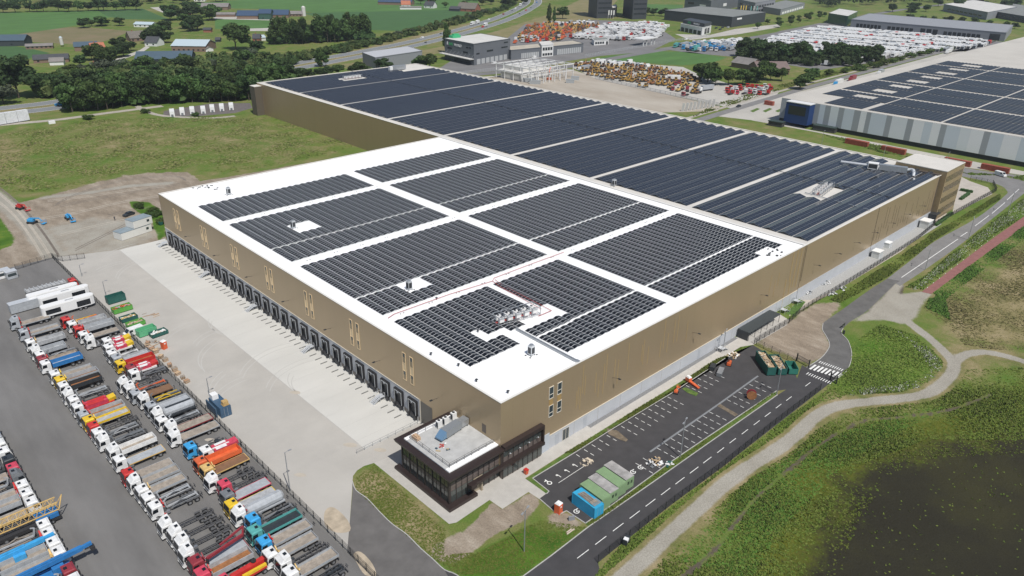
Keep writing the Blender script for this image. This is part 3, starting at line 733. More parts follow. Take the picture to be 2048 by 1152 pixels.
rack("chiller_rack", "steel rack in the pale gap of the rear hall panels", 170.5, 18.4, H-.15, 13.5, 3.6, 5, .15, True, 1.6)
rack("chiller_rack", "distant row of white condensers in the gap at the far left end", 168, 321, H-.15, 12, 3, 5, 0, True, 1.6)
# red pipe runs
def rline(pts, z=H+.12): return [(*G(u, v, z), z) for u, v in pts]
m = MB()
for pts in ([(985,562),(1000,573),(1083,618)], [(990,559),(1004,570),(1103,621),(1077,632)], [(985,562),(988,556),(1062,528),(1128,504)], [(776,636),(788,628),(900,588),(985,562)]):
    P = rline(pts)
    for a, b in zip(P[:-1], P[1:]): m.bar(a, b, .10)
o = m.build("roof_pipe_run", RED); tag(o, "red pipe run crossing the white roof round the chiller rack", "pipe run")
m = MB(); P = rline([(1032,657),(1152,721)]); 
for d in (-.25, .25): m.bar((P[0][0]+d, P[0][1]+d, P[0][2]), (P[1][0]+d, P[1][1]+d, P[1][2]), .22, .22)
m.box(P[1][0]-.3, P[1][1]-.8, H-.18, P[1][0]+.5, P[1][1]+.2, H+.25)
tag(m.build("cable_tray", STEEL), "grey cable tray running from the chiller rack to the near roof edge", "cable tray")
m = MB()
for k in range(22): y = 1.2+k*15.6; m.bar((186.5, y, H+.5), (186.5, min(y+15.6, 343), H+.5), .3, .15)
tag(m.build("cable_tray", DARKM), "dark cable tray crossing the panel rows of the rear hall lengthwise", "cable tray")
# cable tray side run and loose bits
m = MB(); P = rline([(1610,385),(1740,420)], H+.3)
for a, b in zip(P[:-1], P[1:]): m.bar(a, b, .3, .2)
tag(m.build("cable_tray", STEEL), "pale cable tray from the rear hall rack to the parking side edge", "cable tray")
# air handler on the far right end of rear hall
t = thing("air_handler", "large silver air handling unit with curved ducts beside the rear office block", "air handler", (221, 14.5, H-.15), -1.22)
m = MB(); m.box(-5,-1.1,.6,5,1.1,2.7); m.build("casing", STEEL, t)
m = MB(); m.box(-9,-1.3,.6,-5.2,1.3,2.9); b2 = m.build("fan_box", WHITEP, t)
m = MB(); m.box(-8.8,-1.34,.9,-5.6,-1.3,2.6); m.build("louvre", DARKM, b2)
m = MB()
pr = [(5,0,1.7),(6.2,0,2.0),(7.0,-.8,2.0),(7.3,-2.0,1.5),(7.3,-2.6,.3)]
for a, b in zip(pr[:-1], pr[1:]): m.tube(a, b, .6, 10)
pr = [(-9,0,1.6),(-14,.6,1.5),(-19,1.6,1.3)]
for a, b in zip(pr[:-1], pr[1:]): m.tube(a, b, .5, 10)
m.build("duct", STEEL_L, t)
m = MB()
for x in (-8,-5,-2,2,5): m.box(x-.1,-1,0,x+.1,1,.6)
m.build("support_feet", DARKM, t)
t = thing("air_handler", "small silver air handling unit at the far end of the rear hall roof", "air handler", (215, 331, H-.15), 0)
m = MB(); m.box(-5,-1.2,.5,5,1.2,3.0); m.build("casing", STEEL, t); m = MB(); m.box(-7.5,-1.0,.5,-5.2,1.0,3); m.build("fan_box", WHITEP, t)
dme = MB().box(0,0,H-.178,.3,.3,H-.1).mesh("roof_drain", M("drain_grey", (.15,.15,.15), .8))
for yy in (130.2, 87.0, 43.7):
    for k in range(13):
        for d in (0, .9): inst("roof_drain", dme, rf, (8+k*8.6+d, yy, 0))
# roof hatches and drains: small dark vents
for i, (u, v) in enumerate(((862,709),(917,731),(953,762),(1016,785),(956,663),(873,598))):
    x, y = G(u, v, H); m = MB(); m.tube((0,0,0), (0,0,.5), .14, 8); m.box(-.25,-.25,.5,.25,.25,.62)
    o = m.build("roof_vent", DARKM); o.location = (x, y, H-.18); tag(o, "small dark vent pipe standing on the bare white roof, %s from the dock side corner" % ORD[i], "roof vent", "small roof vents")
m = MB(); rr2 = random.Random(3)
for i in range(14):
    x, y = G(1548+rr2.uniform(-14,16), 506+rr2.uniform(-8,7), H); m.box(x, y, H-.18, x+rr2.uniform(.2,.7), y+rr2.uniform(.2,.5), H+rr2.uniform(0,.15))
tag(m.build("loose_roof_parts", DARKM), "scattered mounting parts left on the white roof near the parking side joint", "parts")
m = MB()
for i in range(16):
    x, y = G(415+rr2.uniform(-32,20), 375+rr2.uniform(-4,4), H); m.box(x, y, H-.18, x+rr2.uniform(.2,.8), y+rr2.uniform(.2,.5), H+rr2.uniform(-.05,.1))
tag(m.build("loose_roof_parts", DARKM), "scattered parts left on the white roof near its far left corner", "parts")
# ------------------------------------------------------------------ office wing at the near corner
DK = M("dark_brown_fascia", (.040,.028,.026), .45, .2, var=.06, scale=.4)
DK2 = M("brown_spandrel", (.13,.105,.095), .5)
OG = M("office_glass", (.05,.058,.055), .06, 0, spec=.9)
MULL = M("mullion_brown", (.035,.028,.026), .5)
of = thing("office_building", "low glazed office wing with dark brown frame at the near corner of the warehouse", "office building", (-13, 0, 0))
m = MB(); m.box(-12.6,.5,.0,-.02,15.2,7.4,0); m.box(-.02,-.55,0.0,11.2,-.02,7.5,0); m.build("core_wall", DK2, of, True)
m = MB(); m.hexa([(-13.9,-1.1,7.1),(0,-1.1,7.1),(0,16.2,7.1),(-13.9,16.2,7.1),(-14.1,-1.3,7.75),(0,-1.3,7.75),(0,16.4,7.75),(-14.1,16.4,7.75)])
m.box(0.002,-1.3,7.3,11.3,-.14,8.2); m.box(10.9,-1.3,3.3,11.3,-.6,7.3); m.box(-9.3,-1.5,3.35,11.3,-.62,4.1); m.box(-9.3,-2.0,3.35,-7.9,-1.5,4.3)
m.box(-14.0,-1.0,0,-12.7,16.8,.75); m.box(-12.7,-1.0,0,-6.9,.35,.75); m.build("brown_frame", DK, of, True)
m = MB(); m.box(-12.6,.6,7.76,-.05,14.9,8.05); rfo = m.build("roof", ROOFW, of, True)
m = MB(); m.box(-12.6+13-1+1.9-1,1.7,8.052,13-.1,13.9,8.08); m.v = [(x, y, z) for x, y, z in m.v]; m.build("roof_deck", M("grey_deck", (.42,.42,.41), .9, var=.1, scale=.6, det=9), rfo)
m = MB()
for (x0,y0,x1,y1) in ((-11.8,1.5,-.6,1.5),(-11.8,1.5,-11.8,13.9),(-11.8,13.9,-4,13.9)):
    L_ = math.hypot(x1-x0,y1-y0); n_ = round(L_/2)
    for k in range(n_+1):
        x, y = x0+(x1-x0)*k/n_, y0+(y1-y0)*k/n_; m.bar((x,y,8.05), (x,y,9.1), .07)
    for z in (8.6, 9.1): m.bar((x0,y0,z), (x1,y1,z), .06)
m.build("railing", M("rail_grey", (.25,.24,.23), .5, .4), of, True)
# glazing west and south
mu = MB(); sp_ = MB()
def win(*a):
    q = MB(); q.box(*a); return q.build('window', OG, of, True)
for k in range(12):
    y = .55+k*1.22; win(-12.95,y+.06,4.4,-12.9,y+1.16,7.1); win(-12.95,y+.06,.8,-12.9,y+1.16,3.2)
    if k % 2 == 0: mu.box(-13.1,y-.1,.7,-12.62,y+.1,7.1)
    else: mu.box(-13.0,y-.04,.7,-12.62,y+.04,7.1)
sp_.box(-12.93,.55,3.2,-12.62,15.2,4.1); sp_.build("spandrel", DK2, of, True); sp_ = MB(); mu.box(-13.0,.45,4.1,-12.62,15.3,4.35); mu.box(-13.1,.2,.7,-12.62,.5,7.1); mu.box(-13.1,15.1,.7,-12.62,15.4,7.1)
nS = 17; pS = 24.0/nS
for k in range(nS):
    x = -12.6+k*pS; yo = .42 if x < 0 else -.58; 
    win(x+.05,yo-.04,5.3,x+pS-.05,yo,7.1); sp_.box(x,yo-.02,4.1,x+pS,yo+.04,5.3)
    win(x+.05,yo-.04,.35 if x > -7 else .8,x+pS-.05,yo,3.35); 
    mu.box(x-(.09 if k % 2 else .04),yo-.12,.1,x+(.09 if k % 2 else .04),yo-.04,7.1)
mu.build("mullion", MULL, of, True); sp_.build("spandrel", DK2, of, True)
m = MB(); m.box(-6.9,.25,.02,-4.6,.36,3.3); m.box(-5.4,-.4,.02,-5.0,.2,2.6); m.build("entrance_door", M("sand_panel", (.32,.27,.2), .6), of, True)
m = MB(); m.tube((0,0,0),(0,-.8,1.0),.04,5); 
lam = MB(); lam.tube((0,0,0),(0,-.5,.5),.04,5); lam.box(-.12,-.75,.45,.12,-.45,.55); lme = lam.mesh("facade_lamp", STEEL_L)
for x in (1.5,4.2,6.8,9.4): inst("facade_lamp", lme, of, (x+13, -.7, 5.6))
# rooftop plant of the office
t = thing("air_handler", "grey air handling unit with a slanted blue hood on the office roof", "air handler", (-5.6, 9.6, 8.08), .12)
m = MB(); m.box(-1.2,-.9,.35,3.3,.9,1.9); m.build("casing", M("ahu_grey", (.26,.28,.30), .45, .3), t)
m = MB(); m.hexa([(-2.7,-.9,.5),(-1.22,-.9,.5),(-1.22,.9,.5),(-2.7,.9,.5),(-2.7,-.9,.8),(-1.22,-.9,1.9),(-1.22,.9,1.9),(-2.7,.9,.8)]); m.build("intake_hood", M("hood_blue", (.16,.28,.42), .35, .3), t)
m = MB(); m.box(3.32,-.8,.4,5.4,.8,1.7); m.build("plenum_box", STEEL, t)
m = MB()
for x in (-1,1,3,5): m.box(x-.08,-.8,0,x+.08,.8,.35)
m.build("support_feet", DARKM, t)
for i, (x, y) in enumerate(((-5.2,12.9),(-3.5,12.9),(-1.2,13.1))):
    t = thing("condenser_unit", "white two fan condenser on the office roof, %s from the left" % ORD[i], "condenser", (x, y, 8.08), 0, "condensers on the office roof")
    m = MB(); m.box(-.55,-.4,.15,.55,.4,1.75); m.build("casing", WHITEP, t); m = MB(); m.tube((0,0,1.75),(0,0,1.85),.3,8); m.build("fan", DARKM, t); m = MB(); m.box(-.57,-.32,.3,-.55,.32,1.5); m.build("grille", DARKM, t)
m = MB(); rr3 = random.Random(5)
x, y = -9.0, 6.6
for i in range(9): a = rr3.uniform(0,3); dx = rr3.uniform(.4,1); px_, py_ = x+rr3.uniform(-1,1), y+rr3.uniform(-1.1,1.1); m.bar((px_,py_,8.14+i*.03),(px_+dx*math.cos(a),py_+dx*math.sin(a),8.14+i*.03),.3,.1,i%4)
tag(m.build("material_pile", [RED, M("tan_board", (.42,.33,.2), .8), M("blue_tarp", (.05,.09,.13), .7), WHITEP]), "pile of red and tan building materials left on the office roof", "pile")
x, y = G(785+40/5.12, 873, 8.1); m = MB(); m.box(-.5,-.9,0,.5,.9,.7); m.box(-.3,-.7,.7,.4,.6,.95); o = m.build("timber_crate", M("crate_wood", (.45,.31,.2), .8, var=.2, scale=4)); o.location = (-11.0, 13.0, 8.08); tag(o, "brown timber crate in the left corner of the office roof", "crate")
# ------------------------------------------------------------------ lorries
PAL = {'white': (.72,.72,.71), 'silver': (.36,.38,.40), 'grey': (.17,.18,.19), 'dark': (.035,.04,.045), 'red': (.50,.035,.03), 'maroon': (.26,.035,.045),
       'pink red': (.55,.06,.10), 'orange': (.62,.13,.045), 'yellow': (.70,.47,.03), 'tan': (.62,.42,.16), 'blue': (.03,.17,.42), 'light blue': (.05,.32,.62), 'teal': (.10,.36,.34),
       'steel': (.36,.37,.38), 'brown': (.20,.11,.06), 'wood': (.30,.26,.215), 'green': (.08,.30,.05), 'rust': (.28,.12,.045), 'ochre': (.42,.25,.06)}
def PM(c):
    return M("paint_"+c.replace(' ', '_'), PAL[c], .38 if c not in ('wood','rust','steel','brown') else .75, 0, var=.13 if c not in ('wood','rust','steel') else .22, scale=1.2)
TYRE = M("tyre", (.02,.02,.021), .9); RIM = M("wheel_rim", (.32,.33,.34), .4, .5); CHAS = M("chassis_black", (.028,.028,.03), .7)
CABG = M("cab_glass", (.015,.018,.022), .06, 0, spec=.8); LAMP = M("headlamp", (.6,.6,.58), .15)
TM = {}
def tm(key, fn):
    if key not in TM: TM[key] = fn()
    return TM[key]
def cab_mesh(col, high):
    def f():
        m = MB(); zt = 2.95
        m.pxz([(-1.15,.75),(1.05,.75),(1.05,zt),(-.80,zt),(-1.13,1.75)], -1.22, 1.22, 0)
        if high: m.hexa([(-.70,-1.12,zt+.0),(1.05,-1.16,zt+.0),(1.05,1.16,zt+.0),(-.70,1.12,zt+.0),(-.1,-1.0,zt+.72),(1.02,-1.08,zt+.85),(1.02,1.08,zt+.85),(-.1,1.0,zt+.72)], 0)
        else: m.hexa([(-.72,-1.1,zt),(1.0,-1.1,zt),(1.0,1.1,zt),(-.72,1.1,zt),(-.5,-.98,zt+.16),(.9,-.98,zt+.16),(.9,.98,zt+.16),(-.5,.98,zt+.16)], 0)
        m.box(-1.18,-1.24,.55,-.2,1.24,.78,0); m.box(.55,-1.24,.6,1.05,-1.05,1.0,0); m.box(.55,1.05,.6,1.05,1.24,1.0,0)
        return m.mesh("cab", PM(col))
    return tm(('cab', col, high), f)
def part_meshes(high):
    z = 3.8 if high else 3.11
    def ws():
        m = MB(); m.hexa([(-1.17,-1.08,1.8),(-1.10,-1.08,1.8),(-1.10,1.08,1.8),(-1.17,1.08,1.8),(-.87,-1.02,2.78),(-.80,-1.02,2.78),(-.80,1.02,2.78),(-.87,1.02,2.78)]); return m.mesh("windscreen", CABG)
    def sw(s):
        m = MB(); y = 1.23*s; m.hexa([(-.92,y-.02,1.85),(.15,y-.02,1.85),(.15,y+.02,1.85),(-.92,y+.02,1.85),(-.70,y-.02,2.65),(.15,y-.02,2.65),(.15,y+.02,2.65),(-.70,y+.02,2.65)]); return m.mesh("side_window", CABG)
    def rh(): m = MB(); zz = z-.02 if not high else 3.74; m.box(0.25,-.33,zz,.8,.33,zz+.10); return m.mesh("roof_hatch", CABG)
    def mi(s): m = MB(); y = 1.25*s; m.box(-1.2,min(y,y+.28*s),1.9,-1.05,max(y,y+.28*s),2.6); return m.mesh("mirror", CHAS)
    def bu(): m = MB(); m.box(-1.25,-1.2,.35,-.85,1.2,.62); m.box(-1.20,-.8,.95,-1.15,.8,1.25); return m.mesh("bumper", CHAS)
    def hl(s): m = MB(); a, b = sorted((s*.75, s*1.12)); m.box(-1.24,a,.63,-1.17,b,.8); return m.mesh("headlight", LAMP)
    return (tm('ws', ws), tm('swa', lambda: sw(1)), tm('swb', lambda: sw(-1)), tm(('rh', high), rh), tm('mia', lambda: mi(1)), tm('mib', lambda: mi(-1)), tm('bu', bu), tm('hla', lambda: hl(1)), tm('hlb', lambda: hl(-1)))
def tyre_me():
    m = MB(); m.tube((0,-.17,0),(0,.17,0),.5,12); return m.mesh("tyre", TYRE)
def rim_me():
    m = MB(); m.tube((0,-.18,0),(0,.18,0),.27,8); return m.mesh("rim", RIM)
def chassis_me(L, openf):
    def f():
        m = MB()
        for s in (-.42, .42): m.box(-.9,s-.06,.75,L,s+.06,1.0,0)
        for k in range(int(L/1.1)+1): m.box(.9+k*1.1,-.36,.80,1.02+k*1.1,.36,.95,0)
        m.box(1.2,-1.15,.5,2.2,-.6,1.0,1); m.box(1.3,.6,.5,2.4,1.15,1.05,2); m.box(L-.12,-1.2,.45,L,1.2,.7,0)
        if openf:
            for x in (L-1.1, L-2.5): m.box(x-.55,-1.25,1.02,x+.55,-.85,1.08,0); m.box(x-.55,.85,1.02,x+.55,1.25,1.08,0)
            m.box(1.2,-.9,1.0,1.6,.9,1.9,0)
        return m.mesh("chassis", [CHAS if not openf else M("chassis_grey", (.085,.085,.088), .7), M("fuel_tank", (.35,.36,.38), .35, .6), PM('dark')])
    return tm(('ch', round(L,1), openf), f)
def body_me(kind, col, L, fl):
    def f():
        m = MB(); x0 = 1.35
        if kind == 'tip':
            h = 2.35
            m.box(x0,-1.22,1.25,L,1.22,1.37,1); m.box(x0,-1.25,1.3,L,-1.15,h,0); m.box(x0,1.15,1.3,L,1.25,h,0); m.box(x0,-1.15,1.3,x0+.1,1.15,h+.3,0); m.box(L-.1,-1.15,1.3,L,1.15,h,0)
            for k in range(7):
                x = x0+.3+k*(L-x0-.4)/6; m.box(x,-1.30,1.3,x+.1,-1.25,h,0); m.box(x,1.25,1.3,x+.1,1.30,h,0)
        elif kind == 'flat':
            m.box(x0,-1.24,1.15,L,1.24,1.28,1); h = 1.78
            m.box(x0,-1.27,1.28,L,-1.22,h,0); m.box(x0,1.22,1.28,L,1.27,h,0); m.box(x0,-1.22,1.28,x0+.06,1.22,2.3,0); m.box(L-.05,-1.22,1.28,L,1.22,h,0)
            for k in range(4):
                x = x0+k*(L-x0-.08)/3; m.box(x,-1.31,1.15,x+.08,-1.27,h+.08,0); m.box(x,1.27,1.15,x+.08,1.31,h+.08,0)
        elif kind == 'deck':
            m.box(x0,-1.24,1.12,L,1.24,1.26,1); m.box(x0,-1.29,1.08,L,-1.24,1.30,0); m.box(x0,1.24,1.08,L,1.29,1.30,0); m.box(L-.1,-1.24,1.08,L+.02,1.24,1.30,0)
        elif kind == 'pump':
            m.box(x0,-1.2,1.0,L-.6,1.2,1.45,0); m.box(x0+.2,-1.1,1.45,L-1.8,-.35,2.3,2); m.box(x0+.2,-.30,1.45,L-1.4,.35,2.1,0); m.box(x0+.2,.42,1.45,L-1.8,1.1,2.3,2)
            m.box(x0+.6,-1.12,2.3,L-2.6,-.33,2.34,0); m.box(x0+.9,.40,2.3,L-2.2,1.12,2.34,0); m.hexa([(L-1.7,-.9,1.4),(L,-.7,1.4),(L,.7,1.4),(L-1.7,.9,1.4),(L-1.7,-1.0,2.1),(L-.1,-.9,2.35),(L-.1,.9,2.35),(L-1.7,1.0,2.1)], 1)
        elif kind == 'tank':
            m.pxz([(x0,1.2)], 0, 0) if False else None
            P = []
            for (x, r) in ((x0,.75),(x0+.35,1.1),(L-.45,1.12),(L,.7)): P.append((x, r))
            for (xa, ra), (xb, rb) in zip(P[:-1], P[1:]): m.tube((xa,0,2.05),(xb,0,2.05),ra,12,0,rb)
            m.box(x0+.6,-.3,3.05,L-.6,.3,3.2,1); m.box(x0,-1.1,1.0,L,1.1,1.25,1)
        elif kind == 'hook':
            m.bar((2.0,0,1.15),(L-.6,0,1.25),.3,.28,0); m.bar((2.0,0,1.2),(1.7,0,2.7),.26,.26,0); m.bar((1.7,0,2.7),(2.25,0,2.95),.18,.18,0); m.tube((L-.7,-.8,1.15),(L-.7,.8,1.15),.13,6,0)
            for s in (-.75,.75): m.bar((2.6,s,1.1),(L-.5,s,1.1),.12,.18,1)
            m.bar((3.0,-.5,1.2),(4.6,-.5,1.75),.12,.12,1); m.bar((4.6,-.5,1.75),(5.8,-.5,1.3),.12,.12,1)
        elif kind == 'trac':
            m.tube((L-1.6,0,1.1),(L-1.6,0,1.22),.5,10,0); m.box(1.2,-.9,1.0,2.0,.9,1.15,1)
        return m.mesh({'tip':'tipper_body','flat':'flatbed','deck':'loading_deck','pump':'pump_body','tank':'tank','hook':'hook_arm','trac':'fifth_wheel'}[kind], [PM(col), PM(fl), PM('pink red' if kind == 'pump' else 'white')])
    return tm(('body', kind, col, round(L,1), fl), f)
def crane_me(col):
    def f():
        m = MB(); m.bar((1.25,0,1.0),(1.25,0,2.6),.4,.5); m.bar((1.25,0,2.6),(1.3,-1.0,3.1),.26,.3); m.bar((1.3,-1.0,3.1),(1.35,.95,1.7),.22,.26); m.bar((1.45,.9,2.9),(1.4,-.7,1.9),.18,.2); m.box(1.0,-1.2,.6,1.5,1.2,.85); m.box(1.02,-1.25,.3,1.25,-1.1,.8)
        return m.mesh("loader_crane", PM(col))
    return tm(('crane', col), f)
BODY_WORD = {'tip': 'tipper body', 'flat': 'dropside bed', 'deck': 'flat deck', 'pump': 'folded pump boom', 'tank': 'rounded tank', 'hook': 'hook lift chassis', 'trac': 'short bare chassis', 'chas': 'bare ladder chassis'}
def truck(x, y, cabc, high, kind, bodyc, fl, L, crane, label, group, rz=0.0):
    t = thing("truck", label, "truck", (x, y, .01), rz, group)
    c = inst("cab", cab_mesh(cabc, high), t)
    P = part_meshes(high)
    for nm, me in zip(("windscreen","side_window","side_window","roof_hatch","mirror","mirror","bumper","headlight","headlight"), P): inst(nm, me, c if nm != "bumper" else t)
    op = kind in ('hook', 'trac', 'chas'); inst("chassis", chassis_me(L, op), t)
    T, R_ = tm('tyre', tyre_me), tm('rim', rim_me)
    xs = [-.15, L-1.1, L-2.5] if kind != 'trac' else [-.15, L-1.4]
    if L > 9 and kind in ('flat','tip','hook','deck'): xs.append(1.75)
    for xx in xs:
        for s in (-1, 1):
            w_ = inst("wheel", T, t, (xx, s*1.06, .51)); inst("rim", R_, w_)
    if kind != 'chas': inst(body_me(kind, bodyc, L, fl).name.split('.')[0], body_me(kind, bodyc, L, fl), t)
    if crane: inst("loader_crane", crane_me(crane), t)
    return t
W_ = 'white'
ROWL = [(135.6,'silver',1,'deck','silver','wood',9,'red'),(127.3,'silver',0,'flat','silver','wood',9,'red'),(119.9,W_,0,'tip','steel','steel',8.6,'tan'),(114.3,W_,1,'tip','silver','steel',7.4,None),(111.2,W_,0,'hook','grey','steel',9.2,None),(108.4,'maroon',0,'flat','wood','wood',8.6,'red'),
 (105.4,W_,0,'tip','blue','steel',8.8,None),(98.6,W_,0,'flat','silver','wood',8.8,'yellow'),(94.9,'yellow',0,'tip','silver','brown',9,'yellow'),(91.7,W_,0,'tip','dark','rust',8.8,None),(87.0,W_,1,'hook','silver','steel',9.2,None),(83.7,W_,0,'chas','','',9,None),
 (80.2,W_,0,'pump','red','yellow',8.6,'red'),(75.8,'silver',0,'tip','steel','rust',9,'red'),(72.9,'yellow',0,'flat','yellow','steel',8.8,'yellow'),(69.9,'red',0,'chas','','',9.6,None),(66.8,W_,0,'hook','grey','steel',9,None),(63.4,W_,1,'hook','grey','grey',9.2,None),
 (58.2,W_,1,'tip',W_,'wood',9,None),(54.1,W_,0,'deck','tan','silver',9.2,None),(48.6,'red',0,'deck','silver','wood',9,'dark'),(45.3,W_,1,'flat','silver','wood',9,'dark'),(41.7,W_,0,'flat','silver','wood',8.6,'tan'),(38.7,W_,0,'hook','silver','steel',8.8,None),(35.4,W_,0,'hook','steel','grey',9,'red'),
 (29.3,W_,1,'chas','','',9.2,None),(26.1,W_,1,'chas','','',9.2,None),(23.0,W_,1,'chas','','',9.2,None),(20.0,W_,1,'chas','','',9.2,None),(16.9,'maroon',0,'deck','maroon','silver',9.4,'maroon'),(13.6,'pink red',0,'tip','steel','rust',9.2,'red')]
ROWR = [(127.4,'red',0,'hook','orange','yellow',8.6,None,-44.7),(123.6,W_,0,'tip','steel','steel',8.8,'tan',-44.2),(119.6,'red',0,'tip','silver','steel',9,'red',-43.8),(115.2,W_,0,'deck','grey','wood',8.8,'orange',-43.8),(111.0,W_,1,'trac','grey','steel',5.2,None,-43.5),
 (107.4,W_,0,'pump',W_,'yellow',6,None,-40.4),(103.6,W_,0,'pump',W_,'yellow',6.2,None,-41.2),(99.8,W_,0,'hook',W_,'steel',7,None,-41.7),(96.6,'silver',0,'flat','steel','silver',8,None,-41.6),(93.2,'yellow',0,'tip','red','rust',8.2,None,-41.8),(89.4,'maroon',0,'pump',W_,'red',6.6,None,-40.7),(86.6,W_,0,'hook','grey','grey',8,None,-40.9),
 (83.6,W_,1,'chas','','',8.6,None,-44.4),(80.3,W_,1,'hook','orange','grey',8.8,None,-44.1),(76.9,'silver',0,'deck','brown','brown',8.2,None,-43.9),(73.6,W_,1,'hook','grey','yellow',8.8,None,-43.3),(69.4,'silver',0,'flat','silver','silver',8.6,None,-43.2),(65.4,W_,1,'tank','silver','dark',8.4,None,-43.3),(62.2,W_,0,'hook','silver','grey',8.8,None,-43.5),
 (58.4,W_,1,'deck','maroon','wood',9,None,-43),(54.9,W_,1,'deck','silver','wood',9.6,None,-43.7),(48.7,'light blue',0,'trac','dark','dark',7.5,'dark',-42.8),(45.4,W_,0,'pump',W_,'pink red',7,None,-41.0),(42.5,'orange',0,'tip','orange','orange',8.4,None,-43.3),(39.5,'tan',0,'deck','tan','brown',8.6,'tan',-43.3),(35.5,W_,1,'chas','','',8.8,None,-44.1),
 (32.6,'pink red',0,'chas','','',8.4,None,-42.8),(29.4,'grey',0,'deck','pink red','silver',8.6,'maroon',-43.7),(26.2,'yellow',0,'deck','yellow','steel',8.8,None,-44.3),(23.2,W_,1,'tank','silver','silver',9,'maroon',-44.4),(20.0,'light blue',0,'hook','grey','dark',8.6,'dark',-43.2),(16.9,'teal',0,'flat','teal','dark',9,None,-44.4),
 (13.3,'light blue',0,'flat','silver','wood',9,'red',-44.4),(9.9,W_,0,'flat','silver','wood',8.8,'tan',-45),(7.0,W_,1,'chas','','',8.6,None,-44.1),(3.8,W_,0,'flat','silver','wood',8.8,'tan',-44.5),(.4,'silver',0,'hook','dark','dark',8.4,None,-44.4)]
ROWF = [(82.2,'blue',0,'flat'),(79.2,'silver',0,'hook'),(76.2,W_,0,'hook'),(72.8,W_,0,'deck'),(69.1,'dark',0,'hook'),(65.7,'pink red',0,'deck'),(62.6,'grey',1,'hook'),(58.6,W_,0,'flat'),(55.4,W_,0,'tip'),(52.0,W_,0,'deck'),(43.9,W_,0,'hook'),(41.0,W_,0,'chas'),(37.9,W_,0,'tip'),(35.0,W_,0,'flat'),(29.4,'maroon',0,'hook'),(26.4,W_,0,'deck')]
def rowlabel(cabc, kind, crane, i, row):
    c = {'steel': 'grey'}.get(cabc, cabc)
    return "%s cab lorry with %s, %s from far end, %s row" % (c, BODY_WORD[kind], ordw(i), row)
GT = "lorries parked in rows on the asphalt yard"
for i, (y, c, hi, k, bc, fl, L, cr) in enumerate(ROWL):
    truck(-55.15+RND.uniform(-.25,.25), y, c, hi, k, bc, fl, L-.6, cr, rowlabel(c, k, cr, i, "middle"), GT, RND.uniform(-.015,.015))
for i, (y, c, hi, k, bc, fl, L, cr, x) in enumerate(ROWR):
    truck(x, y, c, hi, k, bc, fl, L-.2, cr, rowlabel(c, k, cr, i, "fence side"), GT, RND.uniform(-.015,.015))
for i, (y, c, hi, k) in enumerate(ROWF):
    truck(-71.1, y, c, hi, k, 'silver', 'wood', 8.6, 'red' if i in (7,11) else ('tan' if i == 13 else None), rowlabel(c, k, None, i, "left edge"), GT, math.pi)
# lattice crane, blue booms lying over the left row
t = thing("crawler_crane", "yellow lattice boom crane with a blue deck in the left edge row", "crane", (-69.5, 47.6, 0), 0)
m = MB()
for s in (-.9, .9):
    for z in (2.4, 4.0): m.bar((-14, s, z), (1.5, s, z), .16)
for k in range(12):
    x = -14+k*1.3
    for s in (-.9, .9): m.bar((x, s, 2.4), (x+.65, s, 4.0), .09); m.bar((x+.65, s, 4.0), (x+1.3, s, 2.4), .09)
    m.bar((x,-.9,4),(x,.9,4),.08); m.bar((x,-.9,4),(x+1.3,.9,4),.07)
m.bar((1.5,-.9,2.4),(2.6,0,4.6),.14); m.bar((1.5,.9,2.4),(2.6,0,4.6),.14); m.build("lattice_boom", PM('tan'), t)
m = MB(); m.box(-2.4,-1.3,1.3,1.2,1.3,2.2); m.build("deck", PM('blue'), t)
m = MB(); m.box(-9,-1.2,.5,1.5,1.2,1.2); m.build("carrier", CHAS, t)
for xx in (-7.5,-6,-1.6,-.1):
    for s in (-1,1): w_ = inst("wheel", tm('tyre', tyre_me), t, (xx, s*1.15, .51)); inst("rim", tm('rim', rim_me), w_)
for (nm, y, c, x1, lab, zz) in (("boom_crane", 39.6, 'light blue', -71.2, "pale blue telescopic boom crane lying between white cab lorries at the left edge", 2.9), ("boom_crane", 32.2, 'blue', -67.2, "bright blue telescopic boom crane beside the maroon cab lorry at the left edge", 3.4)):
    t = thing(nm, lab, "crane", (x1, y, 0), 0)
    m = MB(); m.bar((-15,0,zz-.5),(-1,0,zz),.75,.8); m.bar((-13,0,zz+.1),(-4,0,zz+.35),.45,.4); m.bar((-1,0,zz),(.6,0,zz+.15),.5,.6); m.build("boom", PM(c), t)
    m = MB(); m.tube((-.6,0,zz-.6),(.9,0,zz-.7),.14,6); m.box(.2,-.5,zz-1.2,.9,.5,zz-.5); m.build("hook_block", CHAS, t)
    m = MB(); m.box(-12,-1.2,.6,-3.2,1.2,1.3); m.box(-6,-1.1,1.3,-4.2,1.1,2.4); m.build("carrier", PM(c), t)
    for xx in (-11,-9.5,-5.5,-4.1):
        for s in (-1,1): w_ = inst("wheel", tm('tyre', tyre_me), t, (xx, s*1.15, .51)); inst("rim", tm('rim', rim_me), w_)
# maroon boom over the near lorry, folded
t = thing("boom_crane", "dark red folded knuckle boom resting over the maroon cab lorry", "crane", (-54, 15.4, 0), 0)
m = MB(); m.bar((.5,.4,2.9),(7.6,1.6,2.9),.4,.5); m.bar((7.6,1.6,2.9),(8.0,1.9,4.4),.3,.3); m.bar((8.0,1.9,4.4),(3.4,1.5,3.3),.25,.35); m.build("boom", PM('maroon'), t)
m = MB(); m.tube((.6,.4,1.2),(.6,.4,2.9),.25,8); m.build("column", CHAS, t)
